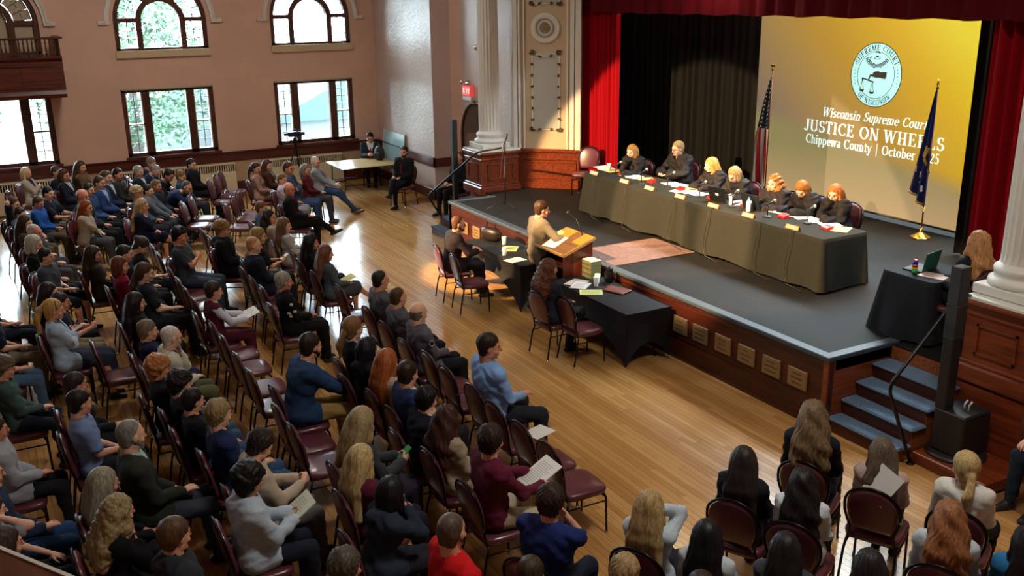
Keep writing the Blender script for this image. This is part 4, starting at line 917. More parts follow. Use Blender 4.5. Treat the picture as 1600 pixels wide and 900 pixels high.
def folding_table(x0, x1, y0, y1, z0, h, label, topm, group=None, rz=0.0):
    cx, cy = (x0+x1)/2, (y0+y1)/2; hx, hy = (x1-x0)/2, (y1-y0)/2
    k = thing('folding_table', label, 'table', (cx, cy, z0), rz, group)
    mb = MB(); mb.box(-hx, hx, -hy, hy, h-0.022, h, 0.008); build('tabletop', mb, topm, k)
    mb = MB(); mb.box(-hx-0.003, hx+0.003, -hy-0.003, hy+0.003, h-0.028, h-0.006, 0.006); build('edge_band', mb, M_BLKP, k)
    for sx in (-1, 1):
        X = sx*(hx-0.16)
        for sy in (-1, 1):
            mb = MB(); mb.tube([(X, sy*(hy-0.12), h-0.03), (X, sy*(hy-0.10), 0.3), (X, sy*(hy-0.06), 0.0)], 0.014, 8); build('leg', mb, M_BLACK, k, True)
        mb = MB(); mb.tube([(X, -(hy-0.10), 0.3), (X, hy-0.10, 0.3)], 0.01, 6); mb.tube([(X, 0, 0.3), (X-sx*0.28, 0, h-0.04)], 0.008, 6); build('brace', mb, M_BLACK, k, True)
    return k
M_CLOTH = mat('charcoal_cloth', '#262520', 0.9, noise=0.15, nscale=(60, 60, 60), spec=0.15)
M_CLOTHB = mat('black_cloth', '#191a20', 0.8, spec=0.25)
TZ = 1.605
folding_table(-14.50, -11.66, 9.45, 10.22, ZS, 0.72, 'folding table under the left half of the long charcoal cloth', M_BLKP)
folding_table(-11.62, -8.78, 9.45, 10.22, ZS, 0.72, 'folding table under the right half of the long charcoal cloth', M_BLKP)
drape('tablecloth', 'charcoal cloth over the left half of the judges table', -14.53, -11.58, 9.42, 10.25, TZ, ZS+0.05, M_CLOTH, 0.06, 0.030, 1.5, 3)
drape('tablecloth', 'charcoal cloth over the right half of the judges table', -11.56, -8.76, 9.42, 10.25, TZ-0.003, ZS+0.03, M_CLOTH, 0.06, 0.026, 1.3, 4)
# spandex covered tables on the hall floor
def spandex(x0, x1, y0, y1, h, label, m):
    cx, cy = (x0+x1)/2, (y0+y1)/2; hx, hy = (x1-x0)/2, (y1-y0)/2; mb = MB(); C4 = [(-hx, -hy), (hx, -hy), (hx, hy), (-hx, hy)]; NU, NV = 24, 12; allv = []
    for e in range(4):
        a = np.array(C4[e]); b = np.array(C4[(e+1) % 4]); t = (b-a); L = np.linalg.norm(t); t /= L; nn = np.array([t[1], -t[0]])
        def fn(u, v):
            # the cloth is pulled to the feet: hem arches up, edges curve in
            pull = math.sin(PI*v)**1.0*0.07; uu = u+(0.5-u)*2*pull*0.55/ (L)*0.6
            hem = (0.30 if L < 1.2 else 0.42)*math.sin(PI*u)**0.8
            z = h*(1-v)+hem*v; p = a+t*L*uu-nn*(0.035*math.sin(PI*v)*1.0)*(1 if 0.02 < u < 0.98 else 1)
            return (p[0], p[1], z)
        mb.grid(fn, NU, NV)
    mb.add([(x, y, h+0.002) for x, y in C4], [(0, 1, 2, 3)])
    o = build('stretch_tablecloth', mb, m, None, False, loc=(cx, cy, 0)); 
    return tag(o, label, 'tablecloth')
CT1 = (-14.25, -12.36, 6.88, 7.60); CT2 = (-11.50, -9.63, 6.93, 7.66)
for c, l, l2 in ((CT1, 'folding table under the stretch cloth on the left, by the seated lawyer', 'dark stretch cloth on the lawyers table left of the lectern'), (CT2, 'folding table under the stretch cloth right of the lectern', 'black stretch cloth pulled to its feet, right of the lectern')):
    folding_table(c[0]+0.02, c[1]-0.02, c[2]+0.06, c[3]-0.06, 0, 0.715, l, M_BLKP)
    spandex(*c, 0.738, l2, mat('stretch_cloth', '#1d1a1a' if c is CT1 else '#15151b', 0.6, spec=0.3))
# far folding table with maple top
folding_table(-23.30, -22.0, 7.40, 8.88, 0, 0.74, 'wood-topped folding table in front of the man in the red tie', mat('maple_laminate', '#b89a6a', 0.25, noise=0.1, nscale=(3, 30, 30)))
# small round-cornered table right
folding_table(-7.42, -6.78, 9.05, 9.75, ZS-0.02, 0.72, 'small folding table hidden under the black cloth near the right column', M_BLKP)
drape('tablecloth', 'black floor-length cloth on the small table by the right column', -7.46, -6.74, 9.02, 9.78, TZ-0.02, ZS+0.0, M_CLOTHB, 0.11, 0.035, 1.6, 7, r=0.08)

# ---- rug on the stage
mb = MB(); mb.box(-12.30, -11.25, 7.86, 9.36, ZS, ZS+0.008, 0.003); tag(build('rug', mb, mat('worn_rug', '#6b5049', 0.95, noise=0.15, nscale=(20, 20, 20))), 'worn pinkish rug runner on the stage floor in front of the judges table', 'rug')

# ---- lectern
def lectern():
    k = thing('lectern', 'dark red wooden lectern with slanted top between the two lawyers tables', 'lectern', (-11.86, 7.36, 0))
    hw, d0, d1 = 0.36, -0.24, 0.26
    for s, nm in ((-1, 'side_panel'), (1, 'side_panel')):
        mb = MB(); x = s*hw; mb.prism([(d0, 0), (d1, 0), (d1, 1.24), (d0, 1.06)], x-0.012, x+0.012, 'x'); build(nm, mb, wood('lectern_wood', '#5a2413', '#6d2e18', 0.35, 'z'), k)
    mb = MB(); mb.box(-hw, hw, d1-0.02, d1, 0, 1.23); build('front_panel', mb, wood('lectern_wood', '#5a2413', '#6d2e18', 0.35, 'z'), k)
    for z in (0.06, 0.46, 0.86): mb = MB(); mb.box(-hw+0.012, hw-0.012, d0+0.02, d1-0.02, z, z+0.02); build('shelf', mb, M_FASCIA, k)
    R = rotx(math.atan2(0.18, 0.5)); mb = MB(); mb.obox((0, 0.01, 1.175), 0.40, 0.30, 0.014, R); build('slanted_top', mb, wood('lectern_top', '#5c4026', '#6b4c2e', 0.4, 'x'), k)
    mb = MB(); mb.obox(np.array([0, 0.01, 1.175])+R@np.array([0, -0.30, 0.014]), 0.40, 0.010, 0.02, R); mb.obox(np.array([0, 0.01, 1.175])+R@np.array([0.40, 0, 0.0]), 0.008, 0.30, 0.02, R); build('oak_edge', mb, mat('oak_edge', '#9a7a50', 0.4), k)
    c0 = np.array([0, 0.01, 1.192]); 
    def pad(x0, x1, y0, y1, rot, name):
        mb = MB(); q = [(x0, y0), (x1, y0), (x1, y1), (x0, y1)]; c_ = np.array([(x0+x1)/2, (y0+y1)/2]); a = np.array([[math.cos(rot), -math.sin(rot)], [math.sin(rot), math.cos(rot)]])
        pts = [tuple(c_+a@(np.array(p)-c_)) for p in q]; vs = [c0+R@np.array([p[0], p[1], z]) for z in (0.0, 0.004) for p in pts]; mb.add(vs, [(3, 2, 1, 0), (4, 5, 6, 7), (0, 1, 5, 4), (1, 2, 6, 5), (2, 3, 7, 6), (3, 0, 4, 7)]); return mb
    mo = mat('orange_felt', '#c8690a', 0.7)
    L = np.array([-11.86, 7.36, 0.0])
    tag(build('orange_pad', pad(-0.36, -0.04, 0.07, 0.28, 0.05, ''), mo, None, loc=L), 'orange pad at the back left of the lectern top', 'pad')
    tag(build('orange_pad', pad(0.16, 0.38, 0.02, 0.29, 0.0, ''), mo, None, loc=L), 'orange pad at the right edge of the lectern top', 'pad')
    c0 = c0+R@np.array([0, 0, 0.006]); o = tag(build('paper_sheet', pad(-0.26, 0.03, -0.26, 0.05, 0.2, ''), M_PAPER, None, loc=L), 'printed sheets lying on the left of the lectern top', 'paper')
    mb = MB()
    for i in range(9): 
        q = pad(-0.21, -0.01, -0.22+i*0.028, -0.213+i*0.028, 0, ''); mb.add([(np.array(v)+np.array([0.0, 0, 0.0006])) for v in q.v], q.f)
    build('print_lines', mb, M_INK, o)
    c0 = c0+R@np.array([0, 0, 0.001]); tag(build('paper_sheet', pad(-0.38, -0.24, -0.02, 0.16, -0.2, ''), M_YPAPER, None, loc=L), 'yellow note sheet at the left edge of the lectern top', 'paper')
    # gooseneck microphone
    g = thing('gooseneck_microphone', 'thin gooseneck microphone rising from the back of the lectern', 'microphone', L+np.array([0.12, 0.24, 1.25]))
    mb = MB(); mb.lathe([(0.03, 0), (0.03, 0.012), (0.012, 0.02)], (0, 0, 0), 14); build('mount', mb, M_BLKP, g, True)
    mb = MB(); mb.tube([(0, 0, 0.02), (-0.02, -0.02, 0.12), (-0.12, -0.03, 0.24), (-0.30, -0.05, 0.31)], 0.006, 6); build('neck', mb, M_BLACK, g, True)
    mb = MB(); mb.lathe([(0.001, -0.028), (0.018, -0.02), (0.026, 0), (0.018, 0.02), (0.001, 0.028)], (-0.32, -0.05, 0.312), 12); build('foam_ball', mb, M_BLKP, g, True)
lectern()

# ---- small things on tables
def sheet(x, y, z, w, h, rz, m, label, lines=True, group=None, stack=1, cat='paper', name='paper_sheet'):
    mb = MB(); rr = np.random.RandomState(int(abs(x*100)+abs(y*31)) % 9999)
    mb.box(-w/2, w/2, -h/2, h/2, 0, 0.0018*stack+0.0012); o = build(name, mb, m, None, False, loc=(x, y, z), rz=rz); tag(o, label, cat, group)
    if lines:
        mb = MB(); n = int(h/0.018)
        for i in range(2, n-1):
            yy = -h/2+i*0.018; L = w*(0.5+0.3*rr.rand()); mb.box(-w*0.40, -w*0.40+L, yy, yy+0.004, 0.0018*stack+0.0012, 0.0018*stack+0.0017)
        tag(build('print_lines', mb, M_INK, o), kind='stuff')
    return o
def cup(x, y, z, label, c='#e9e7d8', h=0.13, r=0.04):
    k = thing('paper_cup', label, 'cup', (x, y, z)); mb = MB(); mb.lathe([(r*0.72, 0), (r, h), (r*0.93, h), (r*0.66, 0.008), (0.001, 0.008)], (0, 0, 0), 18, cap=False); build('cup_body', mb, mat('cup_paper', c, 0.6), k, True, fix=False)
    mb = MB(); mb.tube([(r*math.cos(t), r*math.sin(t), h) for t in np.linspace(0, 2*PI, 17)[:-1]], 0.0025, 5, closed=True); build('rolled_rim', mb, mat('cup_paper', c, 0.6), k, True); return k
def desk_mic(x, y, z, rz, label):
    k = thing('desk_microphone', label, 'microphone', (x, y, z), rz, None)
    mb = MB(); mb.lathe([(0.065, 0), (0.065, 0.008), (0.05, 0.015), (0.012, 0.02)], (0, 0, 0), 16); build('base', mb, M_BLKP, k, True)
    mb = MB(); mb.tube([(0, 0, 0.015), (0, 0, 0.17)], 0.007, 6); build('stem', mb, M_BLACK, k, True)
    mb = MB(); mb.tube([(0, 0.0, 0.16), (0, -0.07, 0.175), (0, 0.04, 0.20), (0, 0.09, 0.22)], [0.010, 0.010, 0.013, 0.014], 8); build('microphone_body', mb, M_BLKP, k, True)
    mb = MB(); mb.lathe([(0.001, -0.026), (0.02, -0.018), (0.026, 0.0), (0.02, 0.018), (0.001, 0.026)], (0, 0.112, 0.228), 10); build('microphone_head', mb, mat('mic_grille', '#b9b4a6', 0.35, 0.8), k, True); return k
def pitcher(x, y, z, label):
    k = thing('pitcher', label, 'pitcher', (x, y, z)); mb = MB(); mb.lathe([(0.055, 0), (0.075, 0.03), (0.08, 0.10), (0.06, 0.16), (0.045, 0.185), (0.055, 0.20), (0.035, 0.21), (0.01, 0.225)], (0, 0, 0), 20); build('pitcher_body', mb, mat('glossy_black', '#0d0d10', 0.12), k, True)
    mb = MB(); mb.tube([(0.045, 0, 0.185), (0.11, 0, 0.17), (0.115, 0, 0.08), (0.075, 0, 0.05)], 0.009, 6); build('handle', mb, mat('glossy_black', '#0d0d10', 0.12), k, True); return k
names = ['leftmost', 'second', 'third', 'fourth', 'fifth', 'sixth', 'rightmost']
NPX = [(936, 272), (983, 285), (1021, 296), (1070, 309), (1124, 323), (1178, 338), (1247, 357)]
REDP = [(973, 273), (1018, 285), (1063, 297), (1112, 311), (1164, 323), (1224, 340), (1292, 358)]
MICP = [(965, 274), (1006, 286), (1047, 291), (1097, 307), (1148, 322), (1203, 338), (1266, 348)]
T0 = TZ+0.006
who = ['the woman resting her chin on her hand', 'the man in glasses', 'the long-haired blonde woman', 'the woman reading in glasses', 'the curly-haired judge', 'the judge bent over her notes', 'the judge at the right end']
for i in range(7):
    q = onz(*NPX[i], T0); k = thing('nameplate', 'small nameplate at the table edge before '+who[i], 'nameplate', (q[0], 9.475, T0), 0.0)
    mb = MB(); mb.prism([(-0.03, 0), (0.03, 0), (0.0, 0.065)], -0.125, 0.125, 'x'); build('wedge', mb, mat('walnut_plate', '#6b4426', 0.4), k)
    Rn = rotx(math.atan2(0.065, 0.03)); mb = MB(); mb.obox(np.array([0, -0.016, 0.032]), 0.115, 0.028, 0.0015, Rn); p_ = build('plate', mb, mat('plate_metal', '#b8a070', 0.35, 0.3), k)
    mb = MB(); rr = np.random.RandomState(i); x = -0.07
    while x < 0.07: L = 0.008+0.006*rr.rand(); mb.obox(np.array([x, -0.018, 0.032])+Rn@np.array([0, 0, 0.002]), L/2, 0.008, 0.001, Rn); x += L+0.005
    build('lettering', mb, mat('cream_print', '#e9dfc0', 0.6), p_)
    q = onz(*REDP[i], T0); k = thing('signal_box', 'small red signal box on the table before '+who[i], 'box', (q[0], q[1], T0), 0.15-0.05*i)
    mb = MB(); mb.prism([(-0.05, 0), (0.05, 0), (0.05, 0.055), (-0.05, 0.03)], -0.065, 0.065, 'x'); build('box_body', mb, mat('red_plastic', '#c0180e', 0.4), k)
    mb = MB()
    for s in (-0.035, 0, 0.035): mb.lathe([(0.009, 0.03), (0.009, 0.05), (0.004, 0.055)], (s, 0.01, 0), 8)
    build('lamp_caps', mb, mat('dark_red_plastic', '#6d0f0a', 0.3), k)
    q = onz(*MICP[i], T0); desk_mic(q[0], q[1]-0.05, T0, 0.15*math.sin(i*2.1), 'desk microphone standing before '+who[i])
PAP = [((950, 264), 2, 'loose white papers'), ((998, 277), 1, 'yellow legal pad pages'), ((1065, 290), 2, 'white papers'), ((1080, 301), 1, 'stack of pale papers'), ((1150, 315), 2, 'green-topped papers'), ((1238, 330), 2, 'spread white papers'), ((1280, 345), 2, 'open white papers')]
k_ = 0
for i, (p, n, d) in enumerate(PAP):
    q = onz(*p, T0)
    for j in range(3):
        x = q[0]+(j-1)*0.23+0.03*math.sin(i*3+j); y = min(10.12, q[1]-0.02+0.05*math.cos(i+j*2)); yy = (i in (0, 1, 2) and j == 2)
        sheet(x, y, T0+0.003*j, 0.216, 0.28, 0.4*math.sin(i*5+j*3), M_YPAPER if yy else M_PAPER, ['left', 'middle', 'right'][j]+(' yellow' if yy else ' white')+' sheet of the papers before '+who[i], True, None, 1+(j == 1)*4)
sheet(-9.02, 10.03, T0, 0.22, 0.30, 0.5, M_YPAPER, 'yellow legal pad at the right end of the judges table', True)
cup(-14.42, 9.9, T0, 'white paper cup at the left end of the judges table')
def laptop(x, y, z, rz, label, back='#17181b', ang=105, lite=True):
    k = thing('laptop', label, 'laptop', (x, y, z), rz); mb = MB(); mb.box(-0.17, 0.17, -0.12, 0.12, 0, 0.016, 0.004); b = build('keyboard_base', mb, mat('laptop_shell', '#202225', 0.4), k)
    mb = MB(); mb.box(-0.145, 0.145, -0.08, 0.05, 0.016, 0.018); build('keys', mb, M_BLKP, b)
    a = math.radians(ang-90); R = rotx(a); c = np.array([0, -0.12, 0.012])  # lid opens at the side away from the user (user at +y)
    mb = MB(); mb.obox(c+R@np.array([0, 0, 0.115]), 0.17, 0.005, 0.115, R); l = build('lid', mb, mat('laptop_lid', back, 0.35), k)
    mb = MB(); mb.obox(c+R@np.array([0, 0.0055, 0.115]), 0.155, 0.001, 0.10, R); build('display', mb, mat('lit_display', '#9fb4c8', 0.3, emit=0.5), l)
    if lite:
        mb = MB(); mb.obox(c+R@np.array([0.0, -0.006, 0.115]), 0.03, 0.001, 0.018, R); build('sticker', mb, M_PAPER, l)
    return k
laptop(-11.30, 9.92, T0, 0.12, 'black laptop with a white sticker before the woman reading in glasses')
laptop(-10.62, 9.98, T0, 0.1, 'black laptop before the curly-haired judge, beside the water bottle')
k = thing('water_bottle', 'clear water bottle with blue cap on the judges table', 'bottle', (-10.52, 9.72, T0)); mb = MB(); mb.lathe([(0.03, 0), (0.033, 0.01), (0.033, 0.13), (0.03, 0.15), (0.014, 0.185), (0.013, 0.20)], (0, 0, 0), 16); build('bottle_body', mb, mat('clear_plastic', '#c8dce6', 0.1), k, True)
mb = MB(); mb.lathe([(0.015, 0.20), (0.015, 0.22)], (0, 0, 0), 12); build('cap', mb, mat('blue_plastic', '#2a66c8', 0.4), k); mb = MB(); mb.lathe([(0.0335, 0.05), (0.0335, 0.11)], (0, 0, 0), 16, cap=False); build('bottle_label', mb, mat('label_paper', '#b8d0ea', 0.5), k, True)
cup(-11.02, 9.82, T0, 'tall white cup beside the laptop of the woman reading in glasses', h=0.16, r=0.035)
# cables hanging over the front cloth
for i, px in enumerate((937, 985, 1058, 1112, 1188, 1237)):
    q = onz(px, 275+(px-937)*0.29, T0); x = q[0]; pts = [(0, 0.05, 0.0), (0, -0.055, 0.0), (0.01, -0.10, -0.2), (-0.02, -0.13, -0.5), (0.05, -0.16, -0.70), (0.4, -0.2, -0.725)]
    mb = MB(); mb.tube(pts, 0.005, 5); tag(build('cable', mb, M_BLKP, None, True, loc=(x, 9.42, T0+0.006)), 'thin black cable hanging down the judges cloth, %s from the left' % ordinal(i), 'cable')
# counsel tables
Z1 = 0.744
def book(x, y, z, rz, label, group):
    k = thing('law_book', label, 'book', (x, y, z), rz, group); mb = MB(); mb.box(-0.028, 0.028, -0.09, 0.09, 0.0, 0.26, 0.004); build('cover', mb, mat('green_buckram', '#59664a', 0.6), k)
    mb = MB(); mb.box(-0.023, 0.023, -0.085, 0.092, 0.255, 0.262); build('page_block', mb, mat('page_edge', '#d8d2bc', 0.8), k)
    for z0 in (0.05, 0.13, 0.19): mb = MB(); mb.box(-0.026, 0.026, -0.092, -0.0895, z0, z0+0.025); build('spine_band', mb, mat('maroon_label', '#5a2a22', 0.5), k)
for i in range(4): book(-11.42+0.061*i, 7.50, Z1, 0.0, 'green law book standing on the black table, %s' % ['leftmost of the row', 'second from the left', 'third from the left', 'rightmost, by the cups'][i], 'green law books on the black table')
cup(-11.02, 7.40, Z1, 'white paper cup next to the green law books', '#e6ece8'); cup(-10.90, 7.30, Z1, 'white paper cup in front of the other cup, on the black table', '#e6ece8')
pitcher(-10.98, 7.58, Z1, 'shiny black pitcher behind the paper cups on the black table')
sheet(-11.18, 7.15, Z1, 0.25, 0.32, 0.5, mat('manila', '#c9b8ae', 0.7), 'pale open folder beside the curly-haired woman', False, None, 2)
sheet(-11.0, 7.10, Z1+0.006, 0.23, 0.30, 0.7, M_PAPER, 'stack of printed white papers beside the curly-haired woman', True, None, 6)
sheet(-10.68, 7.07, Z1, 0.23, 0.32, -0.55, mat('yellow_pad', '#d6de86', 0.7), 'yellow-green legal pad on the black table', True, None, 2)
k = thing('leather_portfolio', 'brown leather portfolio on the black table', 'portfolio', (-10.55, 7.42, Z1), 0.35); mb = MB(); mb.box(-0.17, 0.17, -0.12, 0.12, 0, 0.025, 0.01); build('cover', mb, mat('brown_leather', '#80452f', 0.5), k); mb = MB(); mb.tube([(-0.165, -0.10, 0.03), (-0.165, 0.10, 0.03)], 0.012, 6); build('spine', mb, mat('brown_leather', '#80452f', 0.5), k, True)
cup(-13.66, 7.30, Z1, 'cream paper cup near the far edge of the left lawyers table'); cup(-13.05, 6.98, Z1, 'cream paper cup near the near edge of the left lawyers table')
sheet(-13.35, 7.25, Z1, 0.24, 0.32, 0.9, M_YPAPER, 'cream papers between the two cups on the left lawyers table', True, None, 4)
sheet(-12.70, 6.98, Z1, 0.22, 0.30, 0.2, M_PAPER, 'white papers beside the standing lawyer', True, None, 3)
pitcher(-12.85, 7.34, Z1, 'black pitcher beside the standing lawyer')
k = thing('briefcase', 'brown leather bag on the left lawyers table', 'bag', (-14.02, 7.25, Z1), 0.3); mb = MB()
def fnb(u, v):
    a = 2*PI*u; r = math.sin(PI*v)**0.4; return (0.24*r*math.cos(a), 0.10*r*math.sin(a), 0.22*(0.5-0.5*math.cos(PI*v)))
mb.grid(fnb, 20, 10); build('bag_body', mb, mat('dark_brown_leather', '#24150d', 0.4), k, True); mb = MB(); mb.tube([(-0.12, 0, 0.2), (-0.08, 0, 0.32), (0.08, 0, 0.32), (0.12, 0, 0.2)], 0.010, 6); build('handle', mb, mat('dark_brown_leather', '#24150d', 0.4), k, True)
# small table right
laptop(-7.22, 9.38, TZ-0.014, PI/2+0.2, 'green-backed laptop on the small cloth-covered table', '#0f5a48', 100, False)
k = thing('drink_can', 'tall drink can striped blue, red, yellow and green', 'can', (-7.12, 9.17, TZ-0.014)); 
for (z0, z1, c) in ((0, 0.05, '#27a64a'), (0.05, 0.075, '#e0b81e'), (0.075, 0.11, '#c92f2a'), (0.11, 0.155, '#2743b0')):
    mb = MB(); mb.lathe([(0.032, z0), (0.032, z1)], (0, 0, 0), 16); build('can_band', mb, mat('can_print', c, 0.25, 0.3), k, True)
mb = MB(); mb.lathe([(0.028, 0.155), (0.026, 0.165), (0.022, 0.162)], (0, 0, 0), 16); build('can_lid', mb, mat('can_red', '#b52a28', 0.2, 0.6), k, True)
sheet(-6.93, 9.27, TZ-0.014, 0.30, 0.22, 0.25, mat('pink_paper', '#e8c6bc', 0.7), 'pale pink sheet on the small cloth-covered table', True, None, 2)
# mic stand on the stage
k = thing('microphone_stand', 'tall microphone stand with hanging cable at the left of the stage', 'stand', (-15.60, 8.38, ZS))
for a in (0.3, 2.4, 4.5): mb = MB(); mb.tube([(0, 0, 0.13), (0.36*math.cos(a), 0.36*math.sin(a), 0.015)], 0.009, 6); build('leg', mb, M_BLACK, k, True)
mb = MB(); mb.tube([(0, 0, 0.08), (0, 0, 1.02)], 0.011, 8); build('tube_pole', mb, M_BLACK, k, True); mb = MB(); mb.tube([(0, 0, 1.0), (0.02, 0, 1.25), (0.10, 0, 1.40)], [0.014, 0.012, 0.022], 8); build('microphone', mb, M_BLKP, k, True)
mb = MB(); mb.tube([(0.08, 0, 1.36), (-0.02, -0.01, 1.2), (-0.05, -0.02, 1.0), (-0.10, -0.03, 0.75), (-0.13, -0.03, 0.55)], 0.006, 5); build('loose_cable', mb, mat('red_brown_cable', '#5a2c22', 0.5), k, True)
# bag, backpack, boards, tripod camera, exit sign, camera on the column
k = thing('backpack', 'dark backpack standing on the far wood-topped table', 'bag', (-22.85, 8.68, 0.74), 0.5); mb = MB()
def fnb(u, v):
    a = 2*PI*u; r = math.sin(PI*min(v*0.93+0.07, 1))**0.35; return (0.15*r*math.cos(a), 0.10*r*math.sin(a), 0.36*v)
mb.grid(fnb, 20, 12); build('bag_body', mb, mat('black_nylon', '#15161a', 0.6), k, True); mb = MB(); mb.tube([(-0.04, 0, 0.34), (-0.03, 0, 0.39), (0.03, 0, 0.39), (0.04, 0, 0.34)], 0.008, 6); build('top_loop', mb, mat('black_nylon', '#15161a', 0.6), k, True)
mb = MB(); mb.box(-0.10, 0.10, -0.13, -0.08, 0.04, 0.2, 0.02); build('front_pocket', mb, mat('black_nylon', '#1c1e24', 0.6), k)
k = thing('leaning_board', 'pale blue glossy board leaning against the front wall', 'board', (-23.25, 9.12, 1.03)); mb = MB(); R = rotx(-0.0); mb.obox((0, 0.1, -0.10), 0.70, 0.008, 0.42, rotx(-0.12)); build('board_face', mb, mat('pale_blue_board', '#a9cdd2', 0.2), k)
mb = MB()
for (x, z, a, b) in ((0, 0.32, 0.71, 0.010), (0, -0.52, 0.71, 0.010), (-0.70, -0.10, 0.010, 0.42), (0.70, -0.10, 0.010, 0.42)): mb.obox(np.array([0, 0.1, -0.1])+rotx(-0.12)@np.array([x, -0.006, z+0.1]), a, 0.010, b, rotx(-0.12))
build('board_edge', mb, M_WHITE, k)
q = np.array([-23.55, 6.75, 0.0]); k = thing('camera_tripod', 'video camera on a tall black tripod before the right lower window', 'camera', q)
for a in (0.5, 2.6, 4.7):
    mb = MB(); mb.tube([(0, 0, 1.25), (0.38*math.cos(a), 0.38*math.sin(a), 0.0)], 0.016, 6); build('leg', mb, M_BLACK, k, True)
mb = MB(); mb.tube([(0, 0, 0.9), (0, 0, 1.38)], 0.018, 8); mb.lathe([(0.05, 1.22), (0.06, 1.3), (0.03, 1.38)], (0, 0, 0), 10); build('centre_post', mb, M_BLACK, k, True)
mb = MB(); mb.tube([(0, 0, 1.36), (-0.1, -0.35, 1.18)], 0.010, 6); build('pan_handle', mb, M_BLACK, k, True)
mb = MB(); mb.box(-0.06, 0.06, -0.16, 0.14, 1.40, 1.52, 0.01); mb.tube([(0, 0.14, 1.46), (0, 0.24, 1.46)], 0.045, 10); mb.box(-0.02, 0.02, -0.08, 0.10, 1.56, 1.58); mb.box(-0.015, 0.015, 0.06, 0.09, 1.5, 1.58); mb.box(-0.05, 0.03, -0.26, -0.16, 1.44, 1.50); build('camcorder', mb, M_BLKP, k)
ex = thing('exit_sign', 'red EXIT sign above the arched doorway behind the left column', 'sign', (-19.80, 9.70, 2.55)); mb = MB(); mb.box(-0.20, 0.20, -0.03, 0.07, -0.02, 0.2, 0.008); build('sign_box', mb, mat('sign_red', '#e04a48', 0.4, emit=0.6), ex)
mb = MB()
for i, c in enumerate('EXIT'): put_text(mb, c, -0.15+i*0.08, 0.04, 0.10, lambda v: (v[0], -0.03-v[1], v[2]), 0.0, 0.004)
tag(build('lettering', mb, mat('sign_white', '#fff2ee', 0.4, emit=1.0), ex, fix=False), kind='stuff')
mb = MB(); mb.box(-0.22, 0.22, -0.02, 0.08, -0.12, -0.03, 0.006); build('battery_case', mb, M_WHITE, ex)
for s in (-1, 1): mb = MB(); mb.tube([(s*0.15, -0.02, 0.22), (s*0.18, -0.07, 0.30)], [0.03, 0.06], 10); build('lamp_head', mb, M_CHROME, ex, True)
k = thing('security_camera', 'small dome camera on the wall beside the left column', 'camera', (-19.2, 9.70, 3.62)); mb = MB(); mb.box(-0.05, 0.05, 0.02, 0.08, -0.06, 0.06, 0.01); build('bracket', mb, M_WHITE, k); mb = MB(); mb.lathe([(0.001, -0.08), (0.05, -0.06), (0.07, 0), (0.06, 0.04), (0.001, 0.05)], (0, -0.04, 0), 14); build('dome', mb, M_CHROME, k, True)
# projector hanging at the top
k = thing('ceiling_projector', 'white projector hanging at the top of the picture before the valance', 'projector', (-8.95, 8.0, 4.70)); mb = MB(); mb.box(-0.26, 0.26, -0.20, 0.20, -0.05, 0.09, 0.02); build('housing', mb, M_WHITE, k); mb = MB(); mb.tube([(0, 0.20, 0.0), (0, 0.25, 0.0)], 0.05, 12); build('lens', mb, M_BLKP, k, True); mb = MB(); mb.tube([(0, 0, 0.08), (0, 0, 4.3)], 0.025, 8); build('ceiling_pole', mb, M_WHITE, k, True)

# ---- side balcony at the upper left
bl = thing('side_balcony', 'dark wooden balcony with turned balusters on the left wall', 'balcony', (XW, 0.0, 0.0)); 
y1 = 1.72; XO = 1.15
mb = MB(); mb.prism([(0, 2.68), (XO, 2.68), (XO+0.03, 2.76), (XO, 2.84), (XO-0.02, 3.45), (XO+0.05, 3.52), (XO+0.05, 3.56), (0, 3.56)], -2.6, y1, 'y'); build('balcony_front', mb, M_RAIL, bl)
mb = MB()
for y in (-0.2, 0.9): mb.box(XO-0.0, XO+0.012, y-0.02, y, 2.92, 3.36)
mb.box(XO, XO+0.012, -2.4, 1.55, 2.90, 2.92); mb.box(XO, XO+0.012, -2.4, 1.55, 3.36, 3.38); build('panel_moulding', mb, M_RAIL, bl)
mb = MB(); mb.box(XO-0.10, XO+0.05, -2.6, y1+0.06, 3.92, 3.96, 0.01); mb.box(0, XO, y1-0.08, y1+0.06, 3.92, 3.96, 0.01); build('hand_rail', mb, M_DWOOD, bl)
bp = [(0.022, 0), (0.022, 0.04), (0.012, 0.06), (0.026, 0.13), (0.016, 0.20), (0.012, 0.24), (0.020, 0.29), (0.012, 0.32), (0.02, 0.36)]
mb = MB(); mb.lathe(bp, (0, 0, 0), 8); bm_ = mb.mesh('baluster', M_DWOOD, True)
for i in range(24): link('baluster', bm_, bl, (XO-0.03, y1-0.03-i*0.085, 3.56))
for i in range(9): link('baluster', bm_, bl, (XO-0.14-i*0.105, y1-0.03, 3.56))
# ---- parapet of the rear balcony, at the lower left corner
d = np.array([0.83, -0.56]); a = onz(0, 857, 3.75); b = onz(103, 899, 3.75); u = (b-a)[:2]/np.linalg.norm((b-a)[:2]); nrm = np.array([u[1], -u[0]])
if np.dot(nrm, -a[:2]) < 0: nrm = -nrm
pr_ = thing('balcony_rail', 'brown wooden rail of the near balcony with a pale edge, at the corner', 'railing', (a[0], a[1], 3.75)); mb = MB()
P4 = [(-u*1.2), (u*0.9), (u*0.9+nrm*0.35), (-u*1.2+nrm*0.35)]; mb.prism([tuple(p) for p in P4], -0.9, 0.0, 'z'); build('rail_body', mb, wood('rail_wood', '#5a2c1c', '#6b3723', 0.4, 'x'), pr_)
mb = MB(); P4 = [(-u*1.2-nrm*0.004), (u*0.9-nrm*0.004), (u*0.9+nrm*0.004), (-u*1.2+nrm*0.004)]; mb.prism([tuple(p) for p in P4], -0.01, 0.003, 'z'); build('pale_edge', mb, M_WHITE, pr_)
